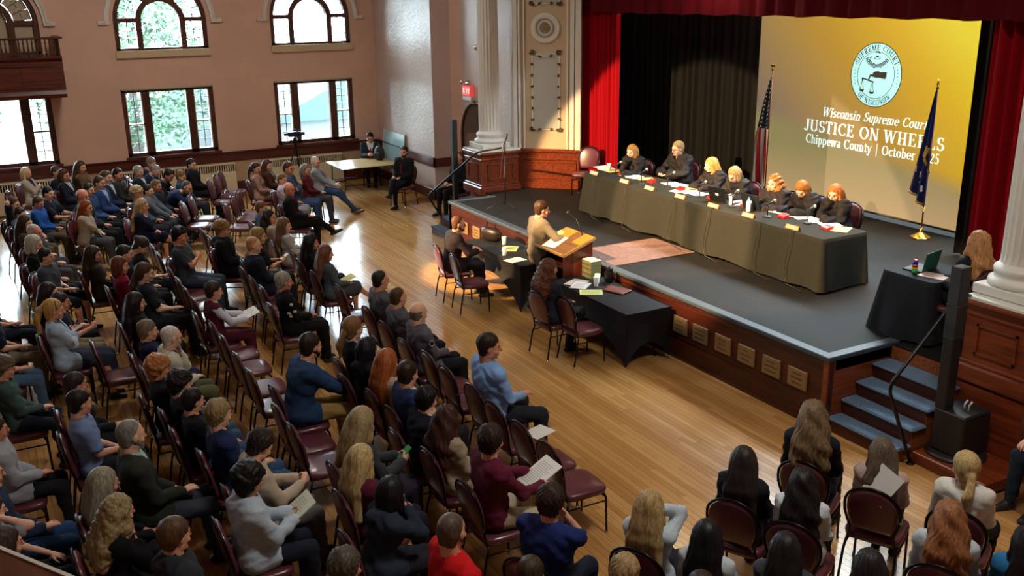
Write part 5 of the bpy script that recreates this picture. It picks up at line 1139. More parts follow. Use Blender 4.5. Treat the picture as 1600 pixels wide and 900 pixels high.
# ================================================================== FIGURES
class Field:
    def __init__(s, lo, hi, h):
        s.h = h; s.lo = np.array(lo, np.float32); n = np.ceil((np.array(hi)-np.array(lo))/h).astype(int)+2
        s.F = np.full(n, 1.0, np.float32); s.ax = [s.lo[i]+h*np.arange(n[i], dtype=np.float32) for i in range(3)]
    def blk(s, a, b, m):
        sl = []
        for i in range(3):
            i0 = int(max(0, math.floor((a[i]-m-s.lo[i])/s.h))); i1 = int(min(s.F.shape[i], math.ceil((b[i]+m-s.lo[i])/s.h)+1)); 
            if i1 <= i0: return None, None
            sl.append(slice(i0, i1))
        X, Y, Z = s.ax[0][sl[0]][:, None, None], s.ax[1][sl[1]][None, :, None], s.ax[2][sl[2]][None, None, :]
        return tuple(sl), (X, Y, Z)
    def put(s, sl, d, k):
        B = s.F[sl]
        if k > 0: h = np.clip(0.5+0.5*(B-d)/k, 0, 1); s.F[sl] = B*(1-h)+d*h-k*h*(1-h)
        else: s.F[sl] = np.minimum(B, d)
    def cap(s, a, b, ra, rb, k=0.03, g=0.0, sub=False):
        a = np.asarray(a, float); b = np.asarray(b, float); ra += g; rb += g
        sl, P = s.blk(np.minimum(a, b), np.maximum(a, b), max(ra, rb)+k+2*s.h)
        if sl is None: return
        X, Y, Z = P; d = b-a; L2 = float(d@d)+1e-12
        t = np.clip(((X-a[0])*d[0]+(Y-a[1])*d[1]+(Z-a[2])*d[2])/L2, 0, 1)
        D = np.sqrt((X-a[0]-t*d[0])**2+(Y-a[1]-t*d[1])**2+(Z-a[2]-t*d[2])**2)-(ra+(rb-ra)*t)
        if sub: s.F[sl] = np.maximum(s.F[sl], -D)
        else: s.put(sl, D, k)
    def ell(s, c, r, k=0.02, g=0.0, sub=False):
        c = np.asarray(c, float); r = np.asarray(r, float)+g
        sl, P = s.blk(c-r, c+r, k+2*s.h)
        if sl is None: return
        X, Y, Z = P; q = np.sqrt(((X-c[0])/r[0])**2+((Y-c[1])/r[1])**2+((Z-c[2])/r[2])**2)
        q2 = np.sqrt(((X-c[0])/r[0]**2)**2+((Y-c[1])/r[1]**2)**2+((Z-c[2])/r[2]**2)**2)+1e-9; D = q*(q-1)/q2
        if sub: 
            if k > 0: B = s.F[sl]; h = np.clip(0.5-0.5*(B+D)/k, 0, 1); s.F[sl] = B*(1-h)-D*h+k*h*(1-h)
            else: s.F[sl] = np.maximum(s.F[sl], -D)
        else: s.put(sl, D, k)
    def XYZ(s): return s.ax[0][:, None, None], s.ax[1][None, :, None], s.ax[2][None, None, :]
    def cut(s, D): s.F = np.maximum(s.F, D)   # keep where D<0
    def net(s):
        F = s.F.copy()
        F[0], F[-1] = 1, 1; F[:, 0], F[:, -1] = 1, 1; F[:, :, 0], F[:, :, -1] = 1, 1
        F = np.where(np.abs(F) < 1e-6, 1e-6, F)
        I = F < 0; nx, ny, nz = F.shape
        cnt = np.zeros((nx-1, ny-1, nz-1), np.int8)
        offs = [(i, j, k) for i in (0, 1) for j in (0, 1) for k in (0, 1)]
        for (i, j, k) in offs: cnt += I[i:nx-1+i, j:ny-1+j, k:nz-1+k]
        cells = np.argwhere((cnt > 0) & (cnt < 8))
        if len(cells) == 0: return np.zeros((0, 3)), np.zeros((0, 4), int)
        V = np.stack([F[cells[:, 0]+i, cells[:, 1]+j, cells[:, 2]+k] for (i, j, k) in offs], 1)
        acc = np.zeros((len(cells), 3)); n = np.zeros(len(cells))
        for a in range(8):
            for ax in range(3):
                if offs[a][ax] == 0:
                    o2 = list(offs[a]); o2[ax] = 1; b = offs.index(tuple(o2)); va, vb = V[:, a], V[:, b]; m = (va < 0) != (vb < 0)
                    t = np.where(m, va/np.where(m, va-vb, 1), 0); p = np.array(offs[a], float)[None, :].repeat(len(cells), 0); p[:, ax] += t
                    acc += p*m[:, None]; n += m
        verts = s.lo+(cells+acc/n[:, None])*s.h
        idx = np.full((nx-1, ny-1, nz-1), -1, np.int32); idx[cells[:, 0], cells[:, 1], cells[:, 2]] = np.arange(len(cells))
        Q = []
        for ax in range(3):
            u, v = [(1, 2), (2, 0), (0, 1)][ax]
            A = np.take(I, range(0, I.shape[ax]-1), ax); B = np.take(I, range(1, I.shape[ax]), ax); m = A != B
            E = np.argwhere(m); E = E[(E[:, u] > 0) & (E[:, v] > 0) & (E[:, u] < F.shape[u]-1) & (E[:, v] < F.shape[v]-1)]
            if len(E) == 0: continue
            def cell(du, dv): c = E.copy(); c[:, u] -= du; c[:, v] -= dv; return idx[c[:, 0], c[:, 1], c[:, 2]]
            q = np.stack([cell(1, 1), cell(0, 1), cell(0, 0), cell(1, 0)], 1); s_ = A[E[:, 0], E[:, 1], E[:, 2]]
            q[~s_] = q[~s_][:, ::-1]; Q.append(q)
        return verts, np.concatenate(Q)
def vnormals(V, Q):
    n = np.cross(V[Q[:, 2]]-V[Q[:, 0]], V[Q[:, 3]]-V[Q[:, 1]]); N = np.zeros_like(V)
    for k in range(4):
        for a in range(3): N[:, a] += np.bincount(Q[:, k], n[:, a], len(V))
    return N/(np.linalg.norm(N, axis=1, keepdims=True)+1e-9)
def qmesh(name, V, Q, mats, mi=None):
    me = bpy.data.meshes.new(name); me.vertices.add(len(V)); me.vertices.foreach_set('co', np.asarray(V, np.float32).ravel())
    me.loops.add(len(Q)*4); me.loops.foreach_set('vertex_index', np.asarray(Q, np.int32).ravel()); me.polygons.add(len(Q))
    me.polygons.foreach_set('loop_start', np.arange(0, len(Q)*4, 4, dtype=np.int32))
    try: me.polygons.foreach_set('loop_total', np.full(len(Q), 4, np.int32))
    except Exception: pass
    for m in mats: me.materials.append(m)
    if mi is not None: me.polygons.foreach_set('material_index', np.asarray(mi, np.int32))
    me.polygons.foreach_set('use_smooth', np.ones(len(Q), bool)); me.update(calc_edges=True); me.validate(); return me
def fold(P, ph, f=1.0):
    x, y, z = P[:, 0]*f, P[:, 1]*f, P[:, 2]*f
    return np.sin(31*x+4*np.sin(13*z+ph)+ph)*np.sin(17*y+3*np.sin(21*z+2*ph)+2*ph)+0.6*np.sin(47*z+5*np.sin(11*x+ph)+19*y)

# ---- heads (cached)
HEAD = {}
def head(h, fem, kid):
    k = (h, fem, kid)
    if k in HEAD: return HEAD[k]
    F = Field((-0.105, -0.125, -0.20), (0.105, 0.145, 0.135), h)
    F.ell((0, -0.012, 0.030), (0.075, 0.094, 0.085), 0)
    F.ell((0, 0.022, -0.022), (0.061 if fem else 0.064, 0.070, 0.085), 0.02)
    F.cap((-0.042, 0.0, -0.062), (-0.012, 0.062, -0.090), 0.022, 0.018, 0.02); F.cap((0.042, 0.0, -0.062), (0.012, 0.062, -0.090), 0.022, 0.018, 0.02)
    if not fem and not kid: F.cap((-0.015, 0.066, -0.092), (0.015, 0.066, -0.092), 0.018, 0.018, 0.012)
    F.cap((0, 0.088, 0.012), (0, 0.108, -0.024), 0.008, 0.0125, 0.012)
    F.cap((-0.034, 0.076, 0.026), (0.034, 0.076, 0.026), 0.012, 0.012, 0.014)
    for s in (-1, 1):
        F.ell((s*0.031, 0.100, 0.006), (0.017, 0.016, 0.011), 0.008, sub=True); F.ell((s*0.031, 0.078, 0.005), (0.013, 0.0125, 0.011), 0.0)
        F.ell((s*0.050, 0.058, -0.028), (0.018, 0.018, 0.018), 0.012)
        F.ell((s*0.077, -0.006, -0.004), (0.009, 0.020, 0.031), 0.006)
    F.cap((-0.018, 0.087, -0.051), (0.018, 0.087, -0.051), 0.0075, 0.0075, 0.006); F.cap((-0.013, 0.086, -0.062), (0.013, 0.086, -0.062), 0.0085, 0.0085, 0.005)
    r = 0.050 if fem else 0.057
    F.cap((0, -0.018, -0.03), (0, -0.030, -0.175), r, r+0.008, 0.02)
    V, Q = F.net(); C = V[Q].mean(1); mi = np.zeros(len(Q), int)
    for s in (-1, 1):
        mi[(np.abs(C[:, 0]-s*0.031) < 0.0105) & (np.abs(C[:, 2]-0.005) < max(0.0045, h*0.6)) & (C[:, 1] > 0.075)] = 1
        mi[(np.abs(C[:, 0]-s*0.031) < 0.017) & (np.abs(C[:, 2]-0.027) < max(0.004, h*0.55)) & (C[:, 1] > 0.07)] = 2
    mi[(np.abs(C[:, 0]) < 0.022) & (np.abs(C[:, 2]+0.056) < max(0.008, h*0.8)) & (C[:, 1] > 0.082)] = 3
    HEAD[k] = (V, Q, mi); return HEAD[k]
# ---- hands (cached): wrist at origin, fingers +y, back of the hand +z, thumb on -x side (right hand)
HAND = {}
def hand(h, curl):
    k = (h, curl)
    if k in HAND: return HAND[k]
    F = Field((-0.075, -0.03, -0.10), (0.065, 0.21, 0.045), h)
    F.cap((0, -0.01, 0), (0, 0.03, 0), 0.024, 0.026, 0.0)
    for x in (-0.026, -0.009, 0.009, 0.025): F.cap((x*0.5, 0.02, 0), (x, 0.085, 0), 0.017, 0.013, 0.010)
    L = {0: 0.075, 1: 0.086, 2: 0.078, 3: 0.060}
    for i, x in enumerate((-0.029, -0.010, 0.010, 0.029)):
        a = np.array([x, 0.088, 0.0]); ang = 0; seg = [0.48, 0.30, 0.22]; rad = [0.0098, 0.0088, 0.0078, 0.0068]
        for j in range(3):
            ang += math.radians((12, 16, 14)[j]) if curl == 0 else math.radians((55, 70, 45)[j])*(1-0.05*i)
            b = a+L[i]*seg[j]*np.array([0.04*(i-1.5), math.cos(ang), -math.sin(ang)]); F.cap(a, b, rad[j], rad[j+1], 0.002); a = b
    a = np.array([-0.022, 0.025, -0.006]); b = np.array([-0.048, 0.062, -0.022]); c = b+np.array([-0.008 if curl == 0 else 0.018, 0.032, -0.012]); d = c+np.array([0.0, 0.024, -0.006])
    F.cap(a, b, 0.015, 0.012, 0.008); F.cap(b, c, 0.011, 0.0095, 0.003); F.cap(c, d, 0.0095, 0.0078, 0.002)
    HAND[k] = F.net(); return HAND[k]
def frame_y(d, up):
    d = d/np.linalg.norm(d); up = up-d*np.dot(up, d); up /= np.linalg.norm(up)+1e-9; x = np.cross(d, up); return np.stack([x, d, up], 1)
def ik(a, b, l1, l2, pole):
    v = b-a; D = np.linalg.norm(v)
    if D > l1+l2-0.004: b = a+v*(l1+l2-0.004)/D; v = b-a; D = np.linalg.norm(v)
    D = max(D, 0.06); u = v/D; x = (l1*l1-l2*l2+D*D)/(2*D); y = math.sqrt(max(l1*l1-x*x, 0)); p = pole-u*np.dot(pole, u); p /= np.linalg.norm(p)+1e-9
    return a+u*x+p*y, b
A_ = np.array
def skel(pose, legs, fem, stand, lean, s, big):
    """joints in body space: origin on the floor below the seat centre, +y is forward"""
    J = {}; z0 = 0.59 if not stand else 0.94
    P = A_([0, -0.06 if not stand else 0.0, z0]); J['P'] = P; J['z0'] = z0
    if legs == 'l': P = P+A_([0, 0.05, 0])
    u = A_([0, math.sin(lean), math.cos(lean)]); J['u'] = u; n_ = A_([0, math.cos(lean), -math.sin(lean)])
    J['W'] = P+u*0.15; J['C'] = P+u*0.31; J['U'] = P+u*0.40; J['N'] = P+u*0.495
    hl = lean*1.1; J['H'] = J['N']+A_([0, 0.022+0.15*math.sin(hl), 0.155*math.cos(hl*0.8)])
    sw = (0.163 if fem else 0.194)+0.012*big; H = J['H']; Cc = J['C']
    for sd, nm in ((1, 'R'), (-1, 'L')):
        Sh = J['N']-u*0.055+A_([sd*sw, 0, 0]); J['S'+nm] = Sh; pole = A_([sd*0.55, -0.5, -0.75]); hup = A_([0, 0, 1.0]); curl = 0
        if pose == 'lap': T = A_([sd*0.075, 0.19+0.03*sd, 0.70+0.015*sd]); hup = A_([sd*0.3, 0, 1.0])
        elif pose == 'knee': T = A_([sd*0.12, 0.31, 0.68])
        elif pose == 'cross':
            T = Cc+n_*(0.165+0.02*sd)+A_([-sd*0.11, 0, 0])-u*0.055+u*0.02*sd; pole = A_([sd*1.0, 0.1, -0.7]); hup = A_([0, 1.0, 0.3])
        elif pose == 'paper': T = A_([sd*0.13, 0.36, 0.80]); hup = A_([sd*0.8, 0.1, 0.6]); curl = 1
        elif pose == 'phone': T = A_([sd*0.06, 0.31, 0.83]); hup = A_([sd*0.8, 0.6, 0.0]); curl = 1
        elif pose == 'chin' or pose == 'chinl':
            act = 1 if pose == 'chin' else -1
            if sd == act: T = H+A_([sd*0.035, 0.085, -0.175]); pole = A_([sd*0.3, 0.3, -1.0]); hup = A_([sd*0.6, 0.7, 0]); curl = 1
            else: T = A_([sd*0.02, 0.24, 0.72]); hup = A_([0, 0.2, 1.0])
        elif pose == 'face': T = H+A_([sd*0.050, 0.10, -0.13]); pole = A_([sd*0.5, 0.4, -1.0]); hup = A_([0, 1.0, 0.2])
        elif pose == 'elbows': T = A_([sd*0.04, 0.44, 0.70]); pole = A_([sd*1.0, -0.2, -0.5])
        elif pose == 'table': T = A_([sd*0.13, 0.34, 0.79]); pole = A_([sd*0.9, -0.3, -0.5])
        elif pose == 'write':
            T = A_([sd*0.12+0.03, 0.40, 0.79]); pole = A_([sd*0.9, -0.3, -0.5]); curl = 1 if sd > 0 else 0
        elif pose == 'judgechin':
            if sd > 0: T = H+A_([0.03, 0.09, -0.165]); pole = A_([0.4, 0.3, -1.0]); hup = A_([0.5, 0.8, 0]); curl = 1
            else: T = A_([-0.12, 0.40, 0.79])
        elif pose == 'up':
            if sd > 0: T = H+A_([0.02, -0.11, 0.0]); pole = A_([0.9, 0.5, 0.6]); hup = A_([0, -1, 0.2])
            else: T = A_([sd*0.07, 0.26, 0.68])
        elif pose == 'headside':
            if sd > 0: T = H+A_([0.085, 0.05, -0.01]); pole = A_([0.45, 0.75, -0.9]); hup = A_([1, 0.1, 0])
            else: T = A_([sd*0.07, 0.28, 0.70])
        elif pose == 'lectern':
            T = A_([0.36 if sd > 0 else 0.05, 0.40, 1.16 if sd > 0 else 1.17]); pole = A_([sd*0.7, -0.6, -0.5])
        else: T = A_([sd*0.09, 0.26, 0.67])
        E, T = ik(Sh, T, 0.285, 0.255, pole); J['E'+nm] = E; J['T'+nm] = T; J['up'+nm] = hup; J['curl'+nm] = curl
    for sd, nm in ((1, 'R'), (-1, 'L')):
        hip = P+A_([sd*0.088, 0.0, -0.01]); sp = 0.11 if not fem else 0.075
        if stand: K = A_([sd*0.10, 0.03, 0.50]); An = A_([sd*0.115, -0.02+0.04*sd, 0.085]); toe = An+A_([sd*0.03, 0.17, -0.05])
        else:
            K = A_([sd*sp, 0.40, 0.545]); An = A_([sd*(sp+0.01), 0.43, 0.09]); toe = An+A_([sd*0.02, 0.175, -0.05])
            if legs == 's': K = A_([sd*sp, 0.40, 0.50]); An = A_([sd*sp, 0.74+0.05*sd, 0.09]); toe = An+A_([sd*0.03, 0.15, 0.0])
            if legs == 'a': An = A_([sd*sp*0.8, 0.24-0.05*sd, 0.09]); toe = An+A_([sd*0.02, 0.165, -0.05])
            if legs == 'w': K = A_([sd*0.19, 0.35, 0.535]); An = A_([sd*0.17, 0.37, 0.09]); toe = An+A_([sd*0.06, 0.165, -0.05])
            if legs == 'x' and sd > 0: K = A_([-0.01, 0.38, 0.63]); An = A_([-0.13, 0.66, 0.36]); toe = An+A_([-0.03, 0.16, 0.02])
            if legs == 'x' and sd < 0: K = A_([-0.07, 0.38, 0.53]); An = A_([-0.06, 0.37, 0.09]); toe = An+A_([-0.0, 0.175, -0.05])
            if legs == '4' and sd > 0: K = A_([0.24, 0.30, 0.60]); An = A_([-0.10, 0.42, 0.645]); toe = An+A_([-0.10, 0.14, 0.03])
        J['h'+nm] = hip; J['K'+nm] = K; J['A'+nm] = An; J['t'+nm] = toe
    # overall size
    def sc(q):
        if stand: return q*s
        if q[2] >= 0.46: return A_([q[0]*s, q[1]*s, 0.46+(q[2]-0.46)*s])
        return A_([q[0]*s, q[1]*s, q[2]])
    for k_ in list(J):
        if isinstance(J[k_], np.ndarray) and k_ not in ('u', 'upR', 'upL'): J[k_] = sc(J[k_])
    return J
def torso(F, J, g, fem, s, big, k=0.05, low=True, bust=True):
    g = g+0.007
    P, W_, C, U, N = J['P'], J['W'], J['C'], J['U'], J['N']; X = A_([1.0, 0, 0]); u = J['u']; n_ = A_([0, u[2], -u[1]]); b = big
    if fem:
        if low: F.cap(P-X*0.075*s, P+X*0.075*s, (0.112+0.02*b)*s, (0.112+0.02*b)*s, k, g)
        F.cap(W_-X*0.045*s, W_+X*0.045*s, (0.090+0.035*b)*s, (0.090+0.035*b)*s, k, g); F.cap(C-X*0.060*s, C+X*0.060*s, (0.096+0.02*b)*s, (0.096+0.02*b)*s, k, g)
        if bust:
            for q in (-1, 1): F.ell(C+n_*0.075*s+X*q*0.062*s+u*0.01, A_([0.055, 0.05, 0.052])*s, 0.04, g)
        F.cap(U-X*0.080*s, U+X*0.080*s, 0.080*s, 0.080*s, k, g)
        F.cap(J['SL']+X*0.01, J['SR']-X*0.01, 0.050*s, 0.050*s, k, g)
    else:
        if low: F.cap(P-X*0.065*s, P+X*0.065*s, (0.112+0.02*b)*s, (0.112+0.02*b)*s, k, g)
        F.cap(W_-X*0.055*s, W_+X*0.055*s, (0.103+0.03*b)*s, (0.103+0.03*b)*s, k, g); F.cap(C-X*0.085*s, C+X*0.085*s, (0.110+0.015*b)*s, (0.110+0.015*b)*s, k, g)
        if b: F.ell(W_+n_*0.05*s, A_([0.13, 0.11, 0.12])*s, 0.05, g)
        F.cap(U-X*0.100*s, U+X*0.100*s, 0.088*s, 0.088*s, k, g); F.cap(J['SL']+X*0.01, J['SR']-X*0.01, 0.058*s, 0.058*s, k, g)
    F.cap(N-u*0.05, N+u*0.01, 0.062*s, 0.052*s, 0.04, g)
def arms(F, J, g, fem, s, t=1.0, flare=0.0, k=0.03):
    g = g+0.004
    r0, r1, r2, r3 = (0.050, 0.042, 0.038, 0.026) if not fem else (0.043, 0.036, 0.034, 0.022)
    for nm in 'RL':
        S_, E, T = J['S'+nm], J['E'+nm], J['T'+nm]
        if t <= 0.5: F.cap(S_, S_+(E-S_)*min(1, t*2), r0*s, (r0+(r1-r0)*t*2)*s+flare, k, g)
        else:
            F.cap(S_, E, r0*s, r1*s, k, g); q = (t-0.5)*2; F.cap(E, E+(T-E)*q, r2*s, (r2+(r3-r2)*q)*s+flare, 0.02, g)
def legsf(F, J, g, s, t=1.0, fem=False, k=0.03):
    for nm in 'RL':
        h, K, An = J['h'+nm], J['K'+nm], J['A'+nm]; a = 0.088 if not fem else 0.090
        F.cap(h, K, a*s, 0.060*s, k, g)
        if t > 0.5: q = (t-0.5)*2; F.cap(K, K+(An-K)*q, 0.058*s, (0.058+(0.040-0.058)*q)*s, 0.025, g); m_ = K+(An-K)*0.3-A_([0, 0.02, 0]); F.cap(K+(An-K)*0.15-A_([0, .01, 0]), m_, 0.05*s, 0.05*s, 0.03, g) if q > 0.4 else None
SHOE = None
def shoe_mesh():
    F = Field((-0.07, -0.11, -0.02), (0.07, 0.24, 0.12), 0.016)
    F.cap((0, -0.04, 0.035), (0, 0.05, 0.035), 0.042, 0.045, 0); F.cap((0, 0.05, 0.03), (0.0, 0.15, 0.022), 0.046, 0.038, 0.02); F.cap((0, -0.02, 0.04), (0, 0.0, 0.09), 0.042, 0.040, 0.02)
    X, Y, Z = F.XYZ(); F.cut(-Z+0.0+0*X+0*Y); return F.net()
# ---- hair in head space (cached by style and resolution)
HAIR = {}
def hairshape(st, h):
    k = (st, h)
    if k in HAIR: return HAIR[k]
    lo, hi = (-0.20, -0.26, -0.50), (0.20, 0.16, 0.20); F = Field(lo, hi, h)
    t = {'short': 0.014, 'crop': 0.006, 'bald': 0.006, 'fringe': 0.018, 'messy': 0.024, 'curly': 0.036, 'afro': 0.045}.get(st, 0.012)
    tp = t-0.010 if st in ('short', 'crop', 'bald', 'fringe', 'messy', 'curly', 'afro') else t-0.004
    F.ell((0, -0.022, 0.042), (0.0795, 0.0955, 0.086), 0, tp)
    for s in (-1, 1): F.cap((s*0.020, -0.040, -0.005), (s*0.020, -0.040, -0.052), 0.058, 0.045, 0.02, tp*0.6)
    for s in (-1, 1): F.cap((s*0.054, -0.012, 0.02), (s*0.060, -0.012, -0.012), 0.024, 0.016, 0.015, tp*0.3)
    X, Y, Z = F.XYZ()
    yb = np.where(Z > 0, 0.012+0.95*Z, 0.012+0.7*Z)
    if st in ('fringe',): yb = np.where(Z > 0.028, 0.2, -0.004+0.7*Z)
    if st in ('messy', 'curly', 'afro'): yb = np.where(Z > 0.05, 0.14, -0.004+0.92*np.maximum(Z, 0)+0.7*np.minimum(Z, 0))
    F.cut(Y-yb+0*X); F.cut(-(Z+(0.075 if st in ('short', 'crop', 'bald', 'fringe', 'messy') else 0.11))+0*X+0*Y)
    if st == 'bald':
        F.cut(Z-0.045-0.25*(Y)+0*X)
    if st == 'bob':
        for s in (-1, 1): F.cap((s*0.062, -0.005, 0.02), (s*0.078, 0.015, -0.10), 0.036, 0.028, 0.02)
        F.cap((-0.04, -0.06, 0), (-0.045, -0.062, -0.10), 0.055, 0.045, 0.03); F.cap((0.04, -0.06, 0), (0.045, -0.062, -0.10), 0.055, 0.045, 0.03)
    if st in ('long', 'wavy', 'straight', 'frizz'):
        L = {'long': 0.33, 'wavy': 0.34, 'straight': 0.42, 'frizz': 0.30}[st]; w_ = {'long': 0, 'wavy': 0.015, 'straight': 0.0, 'frizz': 0.03}[st]
        for x in (-0.045, 0.0, 0.045):
            F.cap((x, -0.055, 0.0), (x*1.75, -0.115, -0.20), 0.063, 0.050+w_, 0.03); F.cap((x*1.75, -0.115, -0.20), (x*2.3, -0.155, -L), 0.050+w_, 0.034+w_*0.6, 0.03)
        for s in (-1, 1):
            F.cap((s*0.064, 0.0, 0.03), (s*0.080, 0.005, -0.10), 0.034, 0.030+w_*0.6, 0.02); F.cap((s*0.080, 0.005, -0.10), (s*0.100, -0.03, -0.24), 0.032+w_*0.6, 0.020+w_*0.5, 0.03)
    if st == 'pony':
        F.ell((0, -0.125, 0.02), (0.030, 0.030, 0.030), 0.02); F.cap((0, -0.135, 0.015), (0.0, -0.165, -0.08), 0.028, 0.032, 0.02); F.cap((0.0, -0.165, -0.08), (0.01, -0.175, -0.24), 0.032, 0.014, 0.02)
    if st == 'lowpony':
        F.ell((0, -0.105, -0.03), (0.03, 0.03, 0.03), 0.02); F.cap((0, -0.11, -0.03), (0.0, -0.16, -0.15), 0.028, 0.034, 0.02); F.cap((0.0, -0.16, -0.15), (0.0, -0.17, -0.26), 0.034, 0.012, 0.02)
    if st == 'bun': F.ell((0, -0.115, 0.05), (0.042, 0.038, 0.040), 0.015)
    if st not in ('short', 'crop', 'bald', 'fringe', 'messy', 'curly', 'afro'):
        # keep the face free
        F.ell((0, 0.105, -0.045), (0.058, 0.075, 0.105), 0, sub=True)
    V, Q = F.net()
    if len(V):
        N = vnormals(V, Q); th = np.arctan2(V[:, 0], -(V[:, 1]+0.02)); rr_ = np.hypot(V[:, 0], V[:, 1])
        if st in ('curly', 'afro', 'frizz'): d = 0.007*np.sin(90*V[:, 0]+3*np.sin(70*V[:, 2]))*np.sin(85*V[:, 1]+2*np.sin(60*V[:, 0]))+0.006*np.sin(75*V[:, 2]+60*V[:, 0])
        elif st == 'wavy': d = 0.004*np.sin(26*th+2.0*np.sin(45*V[:, 2]))+0.006*np.sin(45*V[:, 2]+5*th)
        elif st in ('messy',): d = 0.006*np.sin(16*th+9*np.sin(30*V[:, 2])+40*V[:, 2])+0.004*np.sin(70*V[:, 1]+30*V[:, 0])
        elif st in ('crop', 'bald'): d = 0*th
        else: d = 0.0028*np.sin(24*th+1.5*np.sin(14*V[:, 2]))+0.002*np.sin(11*th+1+18*V[:, 2])
        V = V+N*d[:, None]
    HAIR[k] = (V, Q); return HAIR[k]
SKINS = {'l': '#d9a184', 'p': '#e0b096', 't': '#b98260', 'd': '#7a4e36', 'r': '#d08e74'}
def person(x, y, z, face, kind, pose, legs, hair, top, bot, label, hy=0.0, hp=0.0, s=1.0, near=True, opts='', skin='l', lean=None, group=None, stand=False, shoe='#1c1a1a', seed=0):
    """one seated or standing figure; x,y,z: floor point under the seat; face: clockwise degrees from +y"""
    fem = kind in 'wg'; kid = kind in 'bgc'; big = 1.0 if 'big' in opts else 0.0
    LE = {'face': 0.42, 'elbows': 0.45, 'write': 0.22, 'judgechin': 0.20, 'table': 0.16, 'chin': 0.10, 'chinl': 0.10, 'phone': 0.02, 'paper': -0.02, 'lectern': 0.10}
    if lean is None: lean = LE.get(pose, -0.10)
    J = skel(pose, legs, fem, stand, lean, s, big); hb = 0.032 if near else 0.040; hc = 0.022 if near else 0.029; hh = 0.0084 if near else 0.0118
    root = thing('person', label, 'person', (x, y, z), -math.radians(face), group)
    zmax = J['H'][2]+0.2; lo, hi = (-0.46, -0.36, -0.02), (0.46, 0.95, zmax)
    tt = top[0]; tcol = top[1]; skm = skinmat(SKINS[skin]); hcol = hair[1]
    # body: overlapping shells of torso and limbs, head and hands, joined in one mesh
    bare_arm = tt in ('tee',) ; bare_leg = bot[0] in ('shorts', 'skirt', 'dress')
    F = Field(lo, hi, 0.021 if (near and (bare_arm or bare_leg)) else hb); torso(F, J, -0.006, fem, s, big); arms(F, J, -0.001 if bare_arm else -0.006, fem, s); legsf(F, J, -0.001 if bare_leg else -0.006, s, fem=fem)
    V, Q = F.net(); Vs = [V]; Qs = [Q]; Ms = [np.zeros(len(Q), int)]; off = len(V)
    hv, hq, hm = head(hh, fem, kid); hs = (1.10 if not kid else 1.07)*(0.5+0.5*s); 
    yaw, pit = -math.radians(hy), -math.radians(hp); Rh = rotz(yaw)@rotx(pit)
    wgt = np.clip((hv[:, 2]+0.17)/0.09, 0, 1)[:, None]; piv = A_([0, -0.02, -0.09])
    hv2 = ((hv-piv)@Rh.T)*wgt+(hv-piv)*(1-wgt)+piv; Hc = J['H']
    # the neck leans with the spine
    hvw = hv2*hs+Hc; low_ = np.clip((-0.08-hv[:, 2])/0.1, 0, 1)[:, None]; neck_target = J['N']-A_([0, 0, 0.0]); hvw = hvw+low_*((neck_target-(Hc+A_([0, -0.03, -0.155])*hs)))
    Vs.append(hvw); Qs.append(hq+off); Ms.append(hm); off += len(hvw)
    for sd, nm in ((1, 'R'), (-1, 'L')):
        v, q = hand(0.0078 if near else 0.0112, J['curl'+nm]); v = v*(0.95 if not fem else 0.86)*s; q = q+off
        if sd < 0: v = v*A_([-1, 1, 1]); q = q[:, ::-1]
        d = J['T'+nm]-J['E'+nm]; fwd = d/np.linalg.norm(d)
        if pose in ('table', 'write', 'lap', 'knee', 'lectern') and not (pose == 'judgechin' and sd > 0): fwd = fwd*A_([1, 1, 0.35]); 
        R = frame_y(fwd, J['up'+nm]); Vs.append(v@R.T+J['T'+nm]); Qs.append(q); Ms.append(np.zeros(len(q), int)); off += len(v)
    me = qmesh('body', np.concatenate(Vs), np.concatenate(Qs), [skm, mat('eye', '#231812', 0.25), hairmat(hcol) if hair[0] != 'bald' else mat('brow', '#6b5a4c', 0.7), mat('lips', '#a8584c' if skin != 'd' else '#6a3630', 0.45)], np.concatenate(Ms)); body = link('body', me, root)
    # hair
    st = hair[0]
    if st != 'none':
        hv, hq = hairshape(st, 0.0108 if near else 0.0145)
        wgt = np.clip((hv[:, 2]+0.16)/0.12, 0, 1)[:, None]; piv = A_([0, -0.02, -0.09]); v2 = ((hv-piv)@Rh.T)*wgt+((hv-piv)@rotz(yaw*0.5).T)*(1-wgt)+piv
        lw = np.clip((-0.10-hv[:, 2])/0.2, 0, 1); v2[:, 1] += lw*(-lean*0.22-0.0)
        ho = link('hair', qmesh('hair', v2*hs+Hc, hq, [hairmat(hcol)]), root)
    seedp = seed*1.7
    def cloth_mesh(nm, F, amp, m, f=1.0):
        v, q = F.net()
        if len(v) == 0: return None
        n = vnormals(v, q); v = v+n*(amp*fold(v, seedp, f))[:, None]; return link(nm, qmesh(nm, v, q, [m]), root)
    H, N, P, u = J['H'], J['N'], J['P'], J['u']
    mtop = cloth(tcol); inner = top[2] if len(top) > 2 else None
    floor_w = lambda F: None
